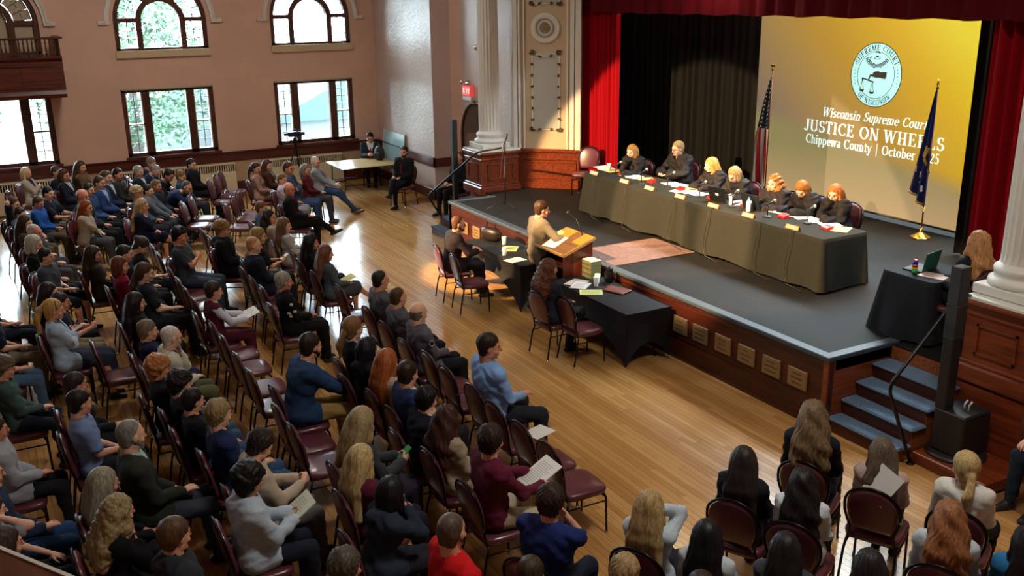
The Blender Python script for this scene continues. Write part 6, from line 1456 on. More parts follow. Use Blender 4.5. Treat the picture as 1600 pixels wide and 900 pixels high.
    if tt == 'robe':
        F = Field(lo, hi, hc); torso(F, J, 0.042, fem, s, big, 0.08); arms(F, J, 0.030, fem, s, 0.97, 0.045, 0.06); legsf(F, J, 0.03, s, 0.85, fem, 0.08); F.cap(P, (J['KR']+J['KL'])/2, 0.14*s, 0.11*s, 0.06); F.cap(N-u*0.045+A_([0, 0.045, 0]), H, 0.074*s, 0.080*s, sub=True)
        cloth_mesh('robe', F, 0.011, mat('judge_robe', tcol, 0.7, noise=0.15, nscale=(25, 25, 25), spec=0.3))
        if inner:
            F = Field((-0.12, -0.16, N[2]-0.14), (0.12, 0.30, N[2]+0.10), 0.011); F.cap(N-u*0.08+A_([0, 0.02, 0]), N+u*0.035, 0.072*s, 0.060*s, 0, 0.004); F.cap(N-u*0.10, H, 0.048*s, 0.056*s, sub=True); cloth_mesh('collar', F, 0.001, cloth(inner))
    else:
        loose = {'tee': 0.011, 'shirt': 0.012, 'sweater': 0.016, 'hoodie': 0.024, 'jacket': 0.019, 'vest': 0.017, 'coat': 0.024, 'uniform': 0.014, 'blouse': 0.012}[tt]
        F = Field(lo, hi, hc); torso(F, J, loose, fem, s, big)
        if tt in ('jacket', 'coat', 'hoodie', 'sweater', 'uniform'): 
            for nm in 'RL': F.cap(J['h'+nm], J['h'+nm]+(J['K'+nm]-J['h'+nm])*(0.28 if tt != 'sweater' else 0.15), 0.088*s, 0.086*s, 0.04, loose+0.004)
        if tt != 'vest': arms(F, J, loose*(0.85 if tt != 'tee' else 1.0), fem, s, 0.36 if tt == 'tee' else (0.96 if 'rolled' not in opts else 0.68), 0.010 if tt == 'tee' else (0.004 if tt != 'hoodie' else 0.002))
        if tt == 'hoodie':
            X = A_([1.0, 0, 0]); B = N-A_([0, 0.07, 0.0]); F.cap(B-X*0.08+A_([0, 0.05, 0.02]), B+A_([0, -0.035, -0.01]), 0.032, 0.046, 0.03); F.cap(B+X*0.08+A_([0, 0.05, 0.02]), B+A_([0, -0.035, -0.01]), 0.032, 0.046, 0.03); F.cap(B+A_([0, -0.04, -0.02]), B+A_([0, -0.055, -0.12]), 0.05, 0.03, 0.04)
        # neck opening and front opening
        F.cap(N-u*(0.02 if tt != 'tee' else 0.035), H, (0.064 if tt not in ('hoodie',) else 0.070)*s, 0.068*s, sub=True)
        if tt in ('jacket', 'coat', 'vest') and inner:
            X, Y, Z = F.XYZ(); n_ = A_([0, u[2], -u[1]]); d = (Y-N[1])*n_[1]+(Z-N[2])*n_[2]; hgt = (Y-N[1])*u[1]+(Z-N[2])*u[2]
            depth = 0.26 if tt != 'vest' else 0.18
            V_ = np.maximum(np.maximum(np.abs(X)-(0.085*(1+hgt/depth)), -(d-0.005)), -(hgt+depth)); F.F = np.maximum(F.F, -V_)
        o = cloth_mesh({'tee': 't_shirt', 'shirt': 'shirt', 'uniform': 'uniform_shirt', 'blouse': 'blouse'}.get(tt, tt), F, 0.0062 if tt != 'jacket' else 0.0045, mtop)
        if tt in ('shirt', 'uniform', 'blouse') or (inner and tt in ('jacket', 'vest', 'sweater', 'coat')):
            cc = inner if inner else tcol
            if inner:
                F = Field(lo, hi, hc); torso(F, J, loose-0.011, fem, s, big, low=False)
                if tt == 'vest': arms(F, J, 0.014, fem, s, 0.95, 0.004)
                F.cap(N-u*0.01, H, 0.056*s, 0.06*s, sub=True); cloth_mesh('shirt', F, 0.002, cloth(cc))
            F = Field((-0.12, -0.30, N[2]-0.12), (0.12, 0.40, N[2]+0.10), 0.013); F.cap(N-u*0.03, N+u*0.030, 0.074*s, 0.061*s, 0, 0.002); F.cap(N-u*0.08, H, 0.052*s, 0.057*s, sub=True)
            X, Y, Z = F.XYZ(); hgt = (Y-N[1])*u[1]+(Z-N[2])*u[2]; F.cut(hgt-0.030+0*X); F.F = np.maximum(F.F, -np.maximum(np.abs(X)-0.012-0.9*np.maximum(hgt+0.01, 0), -(Y-N[1])+0*Z)+0)
            cloth_mesh('collar', F, 0.0, cloth(cc))
        if 'tie' in opts:
            c = [o_ for o_ in opts.split() if o_.startswith('tie')][0][3:] or '#8a1f24'; F = Field((-0.06, -0.3, P[2]-0.05), (0.06, 0.6, N[2]+0.05), 0.010); n_ = A_([0, u[2], -u[1]]); dd = 0.113 if not fem else 0.10
            F.cap(N-u*0.03+n_*0.065, N-u*0.05+n_*0.078, 0.017, 0.015, 0.01); F.cap(N-u*0.05+n_*0.078, J['C']+n_*(dd+0.014)*s, 0.013, 0.020, 0.01); F.cap(J['C']+n_*(dd+0.014)*s, J['W']+n_*(dd+0.014+0.04*big)*s, 0.020, 0.020, 0.01); cloth_mesh('necktie', F, 0.0, cloth('#'+c if not c.startswith('#') else c))
        if 'patch' in opts:
            q = J['SR']+(J['ER']-J['SR'])*0.4+A_([0.069, 0.0, 0.008]); mb = MB(); mb.lathe([(0.001, 0.006), (0.036, 0.004), (0.042, 0.0)], (0, 0, 0), 16, cap=False); R = roty(math.pi/2-0.2); mb.v = [tuple(q+R@A_(v)) for v in mb.v]; pa = build('shoulder_patch', mb, mat('patch_cloth', '#15161c', 0.7), root)
            mb = MB(); mb.tube([tuple(q+R@A_([0.032*math.cos(t), 0.032*math.sin(t), 0.007])) for t in np.linspace(0, 2*PI, 17)[:-1]], 0.0025, 5, closed=True); build('patch_ring', mb, M_WHITE, pa)
        if 'stripes' in opts:
            for i in range(3):
                mb = MB(); pts = [N+A_([0.075, -0.01+i*0.026-0.02, 0.015]), J['SR']+A_([-0.005, -0.02+i*0.026, 0.082]), J['SR']+(J['ER']-J['SR'])*0.3+A_([0.074, -0.02+i*0.026, 0.02]), J['SR']+(J['ER']-J['SR'])*0.9+A_([0.066, -0.02+i*0.026, 0.0])]; mb.tube(pts, 0.009, 5); build('white_stripe', mb, M_WHITE, root)
        if 'print' in opts:
            rr = np.random.RandomState(seed+3); mb = MB()
            for i in range(9):
                side = i % 3; base_ = (J['SR']+(J['ER']-J['SR'])*(0.2+0.25*rr.rand()*2))+A_([0.062, 0.0, 0.0]) if side == 0 else (J['C']*(1-0.2*rr.rand())+A_([0.17+0.02*rr.rand(), -0.06+0.10*rr.rand(), 0.06*rr.rand()-0.02]))
                r = 0.018+0.016*rr.rand(); mb.lathe([(0.001, r*0.7), (r*0.8, r*0.5), (r, 0), (r*0.8, -r*0.5), (0.001, -r*0.7)], tuple(base_), 7)
            build('white_print', mb, mat('white_print', '#cfcfc8', 0.7), root)
    # trousers / skirt
    mb_ = cloth(bot[1])
    if tt != 'robe':
        if bot[0] == 'skirt' or bot[0] == 'dress':
            F = Field(lo, hi, hc+0.002); km = (J['KR']+J['KL'])/2; F.cap(P, km, 0.12*s, 0.10*s, 0.05); legsf(F, J, 0.016, s, 0.5, fem, 0.07); 
            if 'longskirt' in opts: am = (J['AR']+J['AL'])/2; F.cap(km, km+(am-km)*0.6, 0.12, 0.13, 0.06)
            cloth_mesh('skirt', F, 0.005, mb_)
        else:
            F = Field(lo, hi, hc+0.002); F.cap(P-A_([0.06, 0, 0.0]), P+A_([0.06, 0, 0]), 0.114*s, 0.114*s, 0.04, 0.006); legsf(F, J, 0.010, s, 1.0 if bot[0] != 'shorts' else 0.56, fem); cloth_mesh('trousers' if bot[0] != 'shorts' else 'shorts', F, 0.0045, mb_)
    # shoes
    global SHOE
    if SHOE is None: SHOE = shoe_mesh()
    for nm in 'RL':
        An, to = J['A'+nm], J['t'+nm]; d = to-An; d[2] += 0.05; R = frame_y(d, A_([0, 0, 1.0]) if abs(d[2]) < 0.12 else A_([0, -0.5, 1.0])); v = SHOE[0]*(0.98 if not fem else 0.86)*(0.5+0.5*s); v = v@R.T+An-R@A_([0, 0, 0.075]); 
        mn = v[:, 2].min()
        if An[2] < 0.2: v[:, 2] += -mn+0.002
        link('shoe', qmesh('shoe', v, SHOE[1], [mat('shoe', shoe, 0.5)]), root)
    if 'glasses' in opts:
        mb = MB()
        for q in (-1, 1):
            mb.tube([(q*0.031+0.020*math.cos(t), 0.098-0.010*abs(q*0.031+0.02*math.cos(t))/0.05, 0.004+0.016*math.sin(t)) for t in np.linspace(0, 2*PI, 13)[:-1]], 0.0017, 4, closed=True); mb.tube([(q*0.051, 0.090, 0.008), (q*0.078, 0.02, 0.008), (q*0.080, -0.01, 0.0)], 0.0017, 4)
        mb.tube([(-0.011, 0.103, 0.008), (0.011, 0.103, 0.008)], 0.0017, 4); mb.v = [tuple(((A_(v)-piv)@Rh.T+piv)*hs+Hc) for v in mb.v]; build('glasses', mb, mat('spectacle_frame', '#2c2420', 0.3, 0.5), root)
    if 'cap' in opts:
        pass
    if 'beard' in opts:
        F = Field((-0.09, -0.03, -0.14), (0.09, 0.13, 0.0), 0.010); F.cap((-0.050, 0.008, -0.035), (-0.012, 0.064, -0.080), 0.027, 0.030, 0); F.cap((0.050, 0.008, -0.035), (0.012, 0.064, -0.080), 0.027, 0.030, 0.01); F.cap((-0.014, 0.080, -0.074), (0.014, 0.080, -0.074), 0.018, 0.018, 0.01); F.ell((0, 0.10, -0.052), (0.028, 0.03, 0.012), 0, sub=True); v, q = F.net(); wb = np.clip((v[:, 2:3]+0.17)/0.09, 0, 1); v = (((v-piv)@Rh.T)*wb+(v-piv)*(1-wb)+piv)*hs+Hc; link('beard', qmesh('beard', v, q, [hairmat(hcol)]), root)
    if 'hairband' in opts:
        mb = MB(); mb.tube([((0.088)*math.cos(t), 0.02-0.02*math.sin(t), 0.034+0.098*math.sin(t)) for t in np.linspace(0.0, PI, 14)], 0.004, 5); mb.v = [tuple(((A_(v)-piv)@Rh.T+piv)*hs+Hc) for v in mb.v]; build('hairband', mb, mat('dark_band', '#2a2220', 0.5), root)
    root['_'] = 0; del root['_']
    return root, J
def place_head(px, py, J, zb, face, plane=None, zhead=None):
    """floor point so that this figure's head centre falls at image point px,py; plane=(nx,ny,d) row line or fixed height"""
    a = math.radians(face); H = J['H']; hw = A_([H[0]*math.cos(a)+H[1]*math.sin(a), -H[0]*math.sin(a)+H[1]*math.cos(a), H[2]])
    q = onz(px, py, zb+H[2]); return q[0]-hw[0], q[1]-hw[1], hw
# ================================================================== THE AUDIENCE
# image place of the head | seating block | kind | arms | legs | hair | top | bottom | label | options
AUD = '''
41,271|L|w|cross|f|bob:#c9b48a|jacket:#b9b2a8:#3a3a44|tr:#4a4a4e|older blonde woman in cream jacket seated nearest the leftmost window|
84,271|L|m|lap|f|short:#4a4038|jacket:#1d2230:#c4d2dc|tr:#1d2230|man in navy suit and pale shirt beside the blonde woman in cream|tie#2e8a94 s=1.04
104,272|L|w|lap|f|bob:#4a3222|jacket:#232838:#b8c0c8|tr:#222428|brown-bobbed woman in dark jacket right behind the man in the navy suit|
126,261|L|w|lap|f|long:#4c3423|sweater:#6a5238|tr:#2c2c30|wavy-haired woman in brown top against the dark wall rail|
154,286|L|m|lap|f|short:#3e2a1e|jacket:#27406e:#9cb4d8|tr:#1c1e26|brown-haired young man in open blue jacket, back left rows|
169,275|L|m|lap|f|short:#4a3624|jacket:#202b44:#c8ccd2|tr:#1c1e26|young man in dark blue suit looking up, in front of the vent slots|
194,271|L|m|lap|f|short:#1c1512|shirt:#33322c|tr:#1b1c20|black-haired person in dark plaid shirt below the wall rail|
208,273|L|m|lap|f|short:#8f8c86|jacket:#1f2a30:#d4d8d8|tr:#1c1e22|grey-haired man in dark suit and white shirt near the wall|
231,257|L|m|elbows|f|short:#7a7066|jacket:#1a2236:#888888|tr:#1b1c22|person almost hidden behind the bent grey-haired man in navy|
240,265|L|m|elbows|f|crop:#8c8c88|jacket:#1b2642:#8a96b0|tr:#1b1c22|grey-haired man in navy suit bending his head down|hp=40
262,270|L|m|elbows|f|short:#2a2420|jacket:#15181f:#333333|tr:#15181f|dark-clad person bent low beside the grey-haired man in navy|hp=30
272,278|L|w|lap|f|short:#7a5a3a|sweater:#27506a|tr:#2a2c34|light-brown haired person in teal top bending left of the man at the wall|hp=20
299,257|L|m|lap|f|short:#2b221d|hoodie:#17181c|tr:#1c1c20|man in black hooded jacket sitting by the wall at the end of the row|
69,305|L|b|paper|f|short:#1c1614|tee:#1a1d28|tr:#5a5248|dark-haired boy in black reading a white booklet|
56,317|L|b|lap|f|short:#4a3018|shirt:#2358a8|tr:#5c5446|brown-haired boy in bright blue shirt looking down|hp=20
44,328|L|b|lap|f|short:#2a1a12|hoodie:#3a3a40|tr:#5c5446|dark-haired boy in front of the bright blue shirt boy|
15,322|L|b|up|f|short:#3a2818|tee:#191c28|tr:#2a2c34|person in dark tee with an arm raised to the head, left edge|
139,296|L|b|lap|f|short:#2a1c14|shirt:#35507c|tr:#1b1d24|boy in blue plaid shirt above the auburn-haired woman|
128,306|L|m|lap|f|bald:#6a6058|jacket:#20242c:#555555|tr:#1c1e22|grey-capped head just behind the auburn-haired woman|
134,324|L|w|chin|f|long:#7c3c1e|sweater:#a39a8c|tr:#46484e|auburn-haired woman in beige sweater, hand at her mouth|
214,302|L|b|lap|f|curly:#a28a66|shirt:#3c5068|tr:#2a2c34|curly sandy-haired person behind the long-haired blonde in navy|
239,293|L|b|knee|f|short:#2c2018|hoodie:#5f6a78|shorts:#3a4450|boy in grey-blue hoodie and shorts, back rows|
249,287|L|b|lap|f|short:#6a5238|jacket:#222a38:#333333|tr:#1e2028|boy with light brown hair behind the grey-blue hoodie|
287,293|L|m|face|f|crop:#4a4036|jacket:#1e2c50:#1e2c50|tr:#1b1c24|man in navy jacket folded forward with hands over his face|hp=25 lean=0.75
222,321|L|w|chin|x|straight:#a68a5e|jacket:#161c34:#d8dce0|shorts:#161c34|long-haired blonde in navy jacket resting her cheek on her hand|
38,349|L|g|lap|f|long:#33211a|tee:#4a3c34|tr:#3a3a3e|dark-haired girl hidden behind the grey-haired older man|
54,362|L|m|lap|f|crop:#b0aaa0|shirt:#2a2c40|tr:#4a4a4c|older grey-haired man with reddish glasses at left|glasses
45,386|L|w|lap|f|bob:#a8a49a|sweater:#121216|tr:#1c1e26|older woman with shoulder-length grey hair and black top|
78,396|L|b|lap|w|short:#1f1714|tee:#3f444c|shorts:#1a1c22|dark-haired boy in grey tee with arms on his lap, left|hp=8
212,382|C|w|lap|f|bun:#3a2c22|tee:#17181c|tr:#1c1c20|woman with dark bun looking down at her lap|hp=45
161,397|C|w|lap|f|straight:#2c1c15|sweater:#2e2620|tr:#222226|woman with very long dark hair, left of the red-topped woman|
192,394|C|b|lap|f|short:#211a17|tee:#1c1c22|tr:#222226|dark-haired head between the long-haired woman and the woman in glasses|
186,415|C|w|lap|f|bob:#5e2f1e|sweater:#7a1530|tr:#222226|red-brown haired woman in dark red top|
225,426|C|w|lap|f|lowpony:#46301f|tee:#262a30|tr:#1d1f24|woman in glasses with brown low ponytail and dark top|glasses
267,370|L|m|cross|f|messy:#15110f|tee:#3a4048|tr:#3a4654|black-haired man in slate tee with crossed arms|
347,358|L|b|lap|f|curly:#7a5c38|hoodie:#151518|tr:#1b1c20|curly light-brown haired boy in black beside the empty chairs|glasses
400,263|L|w|lap|f|pony:#3a2820|sweater:#a27f74|tr:#6a4c3c|woman in dusty pink sweater with dark ponytail|
418,258|L|w|lap|f|long:#4a2e1e|jacket:#4a3024:#8a8a80|tr:#4a3628|long-haired brunette in brown jacket by the radiator|
451,262|L|m|cross|f|short:#4a2e1c|jacket:#3c4f68:#5a2a34|tr:#33486a|man in glasses and slate-blue jacket with crossed arms|glasses s=1.03
441,280|L|c|lap|f|short:#6a4e34|sweater:#bfb0c4|tr:#8a8f9c|small child in lilac top between the adults|s=0.84
476,267|L|w|lap|f|bob:#7a7064|sweater:#5e1f26|tr:#3a3a46|woman with grey-brown bob and dark red top|
493,253|L|m|knee|s|crop:#c9c5bc|sweater:#8c929a|tr:#2c3f60|white-haired man in grey sweater and jeans with legs stretched out|glasses shoe=#5c3c22
451,295|L|m|lap|x|bald:#8a7a6a|jacket:#15161a:#6d1a28|tr:#15161b|bald man in black suit and dark red shirt, legs crossed|glasses s=1.05
408,325|C|b|lap|f|short:#6a4628|shirt:#2e4a66|tr:#2a2c34|brown-haired boy in blue top behind the curly dark-haired woman|
419,339|C|w|lap|f|wavy:#241a18|sweater:#b0a48e|tr:#6a6a6c|woman with dark wavy hair in beige sweater and glasses|glasses
443,352|C|w|lap|f|long:#6a4a30|sweater:#b4b4b4|tr:#7c90b0|young woman with long brown hair in pale grey top|
485,379|C|w|lap|f|straight:#120f10|sweater:#22221f|tr:#1a1a1c|woman with long straight black hair, front row|
407,372|C|w|phone|f|bob:#8a7040|tee:#1f2228|tr:#3a3c40|blonde-haired person in dark tee looking at a phone|
508,396|C|w|lap|x|long:#6b4630|jacket:#4e5864:#8a8e92|skirt:#4a525c|brunette in grey suit holding a yellow programme, front row|
391,380|C|m|lap|f|crop:#b07c50|jacket:#1c2234:#c9ced2|tr:#1c2030|man with close-cut ginger hair in navy suit|
442,440|C|w|lap|f|short:#8e8a80|sweater:#141418|tr:#14161a|older person with short grey hair in black top with white shapes|print s=1.0
593,438|C|m|lap|f|crop:#2c221c|uniform:#53535a|tr:#1b1d26|officer with black hair in grey uniform, farthest of the three officers|s=1.02
621,465|C|m|lap|f|crop:#4a3626|uniform:#53535a|tr:#1b1d26|officer with brown hair in grey uniform, middle of the three officers|s=1.02
653,489|C|m|lap|f|bald:#6e6050|uniform:#5c5c68|tr:#1b1d26|balding officer in grey uniform with round shoulder patch|patch s=1.03
762,541|C|m|lap|w|short:#2a1d18|shirt:#86aee6|tr:#23262e|man in light blue shirt and dark trousers in the front row|s=1.06 hy=22
332,455|C|w|paper|f|short:#33261e|vest:#571c2c:#d0d6e6|tr:#571c2c|woman in maroon vest and white blouse reading papers|hp=10
484,541|C|m|elbows|f|short:#2d1f18|jacket:#274064:#dfe4ea|tr:#9a7c48|bearded man in blue blazer and tan trousers leaning forward|beard s=1.03 lean=0.22
552,515|C|w|lap|f|lowpony:#7d5a38|jacket:#15141a:#aaaaaa|tr:#1a1a1e|woman with golden-brown ponytail and black jacket|
577,549|C|w|phone|f|bob:#16151a|hoodie:#121216|tr:#1a1a1e|black-haired person in black holding something near the face|
608,568|C|w|lap|f|straight:#9a5226|sweater:#b5a59a|tr:#5a4a44|young woman with very long ginger hair|
635,583|C|b|lap|f|short:#2e2018|jacket:#253560:#dcdcd8|tr:#20242c|young man with dark hair in royal navy jacket|
660,620|C|b|chin|f|messy:#171314|vest:#191c2a:#cfe0ea|tr:#20242c|black-haired young man in dark vest over white collared shirt|
699,656|C|w|lap|f|wavy:#3c231d|sweater:#a3947c|tr:#a87a48|woman with dark reddish wavy hair in beige knit and tan trousers|
768,690|C|m|paper|w|messy:#2b1f19|shirt:#5e1c32|tr:#b0a88e|man in burgundy shirt and khaki trousers reading papers|glasses s=1.05 shoe=#26262a
567,664|C|w|phone|f|long:#94805c|jacket:#3a3e44:#2a2c30|tr:#2c2838|blonde woman in dark denim jacket with a green phone|hp=15
562,716|C|w|lap|f|straight:#b49c6c|sweater:#5c1c34|tr:#22222a|blonde woman in maroon top beside the navy hooded coat|
612,771|C|w|face|f|bob:#141418|hoodie:#27303e|tr:#20222c|black-haired person in dark blue hooded coat, hands at the face|lean=0.2
731,833|C|m|lap|f|crop:#53453a|tee:#c8161c|tr:#2a2a2e|thinning-haired man in bright red tee|beard big
82,484|C|w|cross|f|pony:#b48a4c|jacket:#a8c2dc:#4a5c7c|skirt:#2c3248|blonde woman in pale blue blazer with ponytail and hairband|hairband longskirt s=1.03
75,457|C|w|lap|f|straight:#22150f|sweater:#3a3634|tr:#1b1b1f|woman with long dark brown hair just behind the pale blue blazer|
94,473|C|b|phone|f|short:#2c201a|tee:#1e2238|tr:#857a64|person in navy with khaki trousers beside the blonde woman|
211,473|C|w|lap|f|straight:#1b1616|sweater:#18181b|tr:#1a1a20|woman with long black hair, above the older man in cream|
233,524|C|w|lap|f|short:#6c5c4c|sweater:#26264a|tr:#20244a|brown-grey head just behind the older man in cream|
262,520|C|m|chinl|f|crop:#c8c2b6|jacket:#c6c6b2:#22264a|tr:#5c5c40|older white-haired man in cream jacket, hand on his chin|glasses s=1.02
250,582|C|w|lap|f|curly:#a3683a|sweater:#1a1a1e|tr:#3a5474|curly ginger-haired person behind the dark-haired boys|
278,594|C|b|lap|f|curly:#1e1614|tee:#17171a|tr:#3a5474|boy with dark curly hair in black|
299,625|C|b|lap|f|short:#1d1512|tee:#131318|tr:#3a5474|boy with straight dark hair in black tee|
341,648|C|b|lap|f|messy:#8a7650|tee:#1c2a50|tr:#35506e|boy with blond wavy top hair in navy tee|
117,601|C|g|lap|f|short:#2b2422|sweater:#1e1e22|tr:#26262c|dark head behind the boy in the checked blue shirt|
123,630|C|b|lap|f|short:#1d1613|tee:#7488b8|tr:#1d1f28|dark-haired boy in light blue checked shirt|s=1.0
4,576|C|b|lap|w|curly:#5c4a38|shirt:#3c5450|tr:#1d2230|curly-haired boy in green plaid shirt at the left edge|glasses
206,690|C|m|lap|f|crop:#77736c|jacket:#2b2f28:#9cc0bc|tr:#3b3f4c|grey-bearded man in dark green jacket and tie|beard tie#2a2e3a s=1.03
158,746|C|w|lap|f|straight:#8a8474|sweater:#121218|tr:#1b1c22|woman with long ash-blonde hair beside the man in green|
177,803|C|w|chin|f|frizz:#8d7a56|jacket:#101014:#101014|tr:#16161a|woman with thick curly blonde hair and black jacket|
272,838|C|b|lap|w|fringe:#533c28|hoodie:#2c2f36|tr:#202830|boy with brown hair and white shoulder stripes on his grey top|stripes
402,700|C|b|phone|f|messy:#2b221e|sweater:#b9a994|tr:#60605e|dark-haired boy in cream sweatshirt looking down|hp=35
386,746|C|b|phone|f|afro:#14110f|hoodie:#b4c4d4|tr:#1d2230|boy with black curly hair in pale grey hoodie reading a book|skin=t s=1.0
14,850|C|w|lap|w|straight:#3a2b22|sweater:#1c1c20|tr:#26303c|brown-haired woman in profile above the balcony rail|
-22,742|C|m|lap|f|short:#3a2c22|sweater:#1e2c48|tr:#24406a|man in navy shirt mostly beyond the left edge|s=1.05
-18,800|C|w|headside|f|long:#4a3222|tee:#8a8a90|tr:#20222a|person beyond the left edge with a bare bent arm|
-10,672|C|b|lap|f|short:#3a2c22|hoodie:#9aa0a8|tr:#1a1a1e|person in pale grey hoodie beyond the left edge|
-24,520|C|b|lap|f|short:#3a2c22|tee:#2a3040|tr:#4a6484|person in faded jeans beyond the left edge|
-24,455|C|b|lap|f|short:#3a2c22|tee:#1c2030|tr:#1e2636|person in navy beyond the left edge|
-18,488|C|b|lap|f|short:#3a2c22|tee:#1c2030|tr:#7a7460|person in khaki trousers beyond the left edge|
540,889|C|b|lap|f|messy:#4a4238|hoodie:#2a2c30|tr:#22242a|brown-haired head at the bottom edge below the navy coat|
877,813|R|b|face|f|messy:#30221b|tee:#1c2c66|tr:#1c2232|dark-haired boy in royal blue shirt, hand on his face|lean=0.1
929,880|R|b|lap|f|messy:#9a825c|tee:#22262e|tr:#2a2f3c|sandy-haired boy at the bottom edge, right of the blue shirt|
889,900|R|b|lap|f|short:#3a2c20|tee:#22262e|tr:#2a2f3c|brown head at the bottom edge left of the sandy-haired boy|
1016,794|R|w|headside|f|long:#a28a5e|sweater:#b8c8d4|tr:#20242e|blonde girl in white sweater with her arm up at her head|
1103,846|R|g|lap|f|straight:#15151a|sweater:#b8c4cc|tr:#20242e|girl with smooth black hair and white sleeve|
1040,897|R|g|lap|f|straight:#2c211c|sweater:#3a3a40|tr:#20242e|dark hair at the bottom edge under the blonde girl|
1163,722|R|g|lap|f|straight:#2b2321|sweater:#1a1a1e|tr:#20242e|girl with long dark brown hair in front of the bare floor|
1272,651|R|w|lap|f|wavy:#6e5a40|sweater:#151720|tr:#20242e|woman with long golden-brown wavy hair and black top|s=1.0
1256,757|R|g|lap|f|wavy:#1c1919|sweater:#ccd6de|tr:#1c1e26|girl with long black wavy hair in white sweater|
1226,860|R|g|lap|f|straight:#1e1c1f|sweater:#3a3c42|tr:#20242e|girl with black hair at the bottom, below the white-sweatered wavy-haired girl|
1380,709|R|g|lap|f|straight:#5c4f40|sweater:#b49c96|tr:#20222c|girl with long ash-brown hair and a white sheet down her back|
1360,888|R|g|lap|f|straight:#232023|sweater:#2a2a30|tr:#20242e|girl with parted black hair at the bottom edge|
1512,732|R|w|lap|w|lowpony:#b49a68|sweater:#d6d6d0|tr:#15161c|blonde woman with low ponytail in white cable sweater|s=1.0
1488,812|R|g|lap|f|wavy:#8c5c3c|sweater:#b4bcc4|tr:#20242e|girl with long wavy auburn hair in pale grey sweater|s=1.0
1604,850|R|g|lap|f|straight:#19181b|sweater:#2a6ea0|tr:#20242e|girl with black hair in bright blue at the right edge|
'''
ROWS = {'C': (0.0, 4.25, 0.93, 7), 'L': (24.8, -5.19+0.30+2*0.87, 0.87, 9), 'R': (-27.0, 7.35+0.30, 0.87, 5)}
BASE_S = {'m': 1.0, 'w': 0.96, 'b': 0.95, 'g': 0.95, 'c': 0.84}
def hyaw_default(x, y, face, f=0.75):
    a = math.degrees(math.atan2(-12-x, 9.5-y)); d = (a-face+180) % 360-180; return max(-45, min(45, d*f))
SEATS = []; OCC = []; JS = {}
WARN = []
def parse(line):
    f = [q.strip() for q in line.split('|')]; px, py = [float(q) for q in f[0].split(',')]
    o = {}; opts = []
    for t in (f[9].split() if len(f) > 9 else []):
        if '=' in t: a, b = t.split('='); o[a] = b
        else: opts.append(t)
    return px, py, f[1], f[2], f[3], f[4], tuple(f[5].split(':')), tuple(f[6].split(':')), tuple(f[7].split(':')), f[8], ' '.join(opts), o
n_p = 0
for line in AUD.strip().split('\n'):
    px, py, blk, kind, pose, legs, hair, top, bot, lab, opts, o = parse(line); n_p += 1
    ang, seat0, pitch, nr = ROWS[blk]; a = math.radians(ang); nx, ny = math.sin(a), math.cos(a)
    LE = {'face': 0.42, 'elbows': 0.45, 'chin': 0.10, 'chinl': 0.10, 'phone': 0.02, 'paper': -0.02}
    lean = float(o['lean']) if 'lean' in o else LE.get(pose, -0.10); fem = kind in 'wg'
    J = skel(pose, legs, fem, False, lean, 1.0, 0); Hy, Hz = J['H'][1], J['H'][2]; base = float(o.get('s', BASE_S[kind])); best = None
    for k in range(-1, nr):
        seat = seat0-pitch*k; s = base
        for it in range(4):
            d = ray(px, py); den = nx*d[0]+ny*d[1]; t = (seat+Hy*s)/den; zz = CAMH+d[2]*t; s2 = (zz-0.46)/(Hz-0.46)
            s = min(max(s2, 0.7), 1.4)
        e = abs(s2-base)
        if t > 0 and (best is None or e < best[0]): best = (e, k, s2)
    if k == -1 and blk != 'R': pass
    e, k, s2 = best; s = min(max(s2, base-0.05), base+0.05)
    face = ang+float(o.get('face', 0)); x, y, hw = place_head(px, py, {'H': A_([0, Hy*s, 0.46+(Hz-0.46)*s])}, 0, face)
    SEATS.append([x, y, face, blk, k, s, kind, pose, legs, hair, top, bot, lab, opts, o, lean, px, py])
# keep neighbours apart along their rows: nudge both chairs by a few centimetres at most
for it in range(30):
    for i in range(len(SEATS)):
        for j in range(i+1, len(SEATS)):
            A0, B0 = SEATS[i], SEATS[j]; dx, dy = B0[0]-A0[0], B0[1]-A0[1]
            if abs(dx) > 0.6 or abs(dy) > 0.9: continue
            a = math.radians(A0[2]); t = dx*math.cos(a)-dy*math.sin(a); n_ = dx*math.sin(a)+dy*math.cos(a)
            if abs(t) < 0.50 and abs(n_) < 0.62:
                if abs(n_) < 0.42:
                    m_ = (0.505-abs(t))*0.5*(1 if t >= 0 else -1); vx, vy = math.cos(a)*m_, -math.sin(a)*m_
                else:
                    m_ = (0.63-abs(n_))*0.5*(1 if n_ >= 0 else -1); vx, vy = math.sin(a)*m_, math.cos(a)*m_
                A0[0] -= vx*0.5; A0[1] -= vy*0.5; B0[0] += vx*0.5; B0[1] += vy*0.5
for i, (x, y, face, blk, k, s, kind, pose, legs, hair, top, bot, lab, opts, o, lean, px, py) in enumerate(SEATS):
    hy = float(o['hy']) if 'hy' in o else hyaw_default(x, y, face); hp = float(o.get('hp', 8 if lean < 0.3 else 20))
    near = math.hypot(x, y) < 13.5
    root, J = person(x, y, 0, face, kind, pose, legs, hair, top, bot, lab, hy, hp, s, near, opts, skin=o.get('skin', 'lprl'[i % 4]), lean=lean, shoe=o.get('shoe', '#1c1a1a'), seed=i)
    JS[lab] = (root, J); OCC.append((x, y))
    chair(x, y-0.0, 0, -math.radians(face), 'burgundy banquet chair under the '+lab.split(' beyond')[0] if len(lab.split()) < 12 else 'chair under the '+lab, None) if len(lab.split()) <= 12 else chair(x, y, 0, -math.radians(face), 'chair under the '+' '.join(lab.split()[:12]))
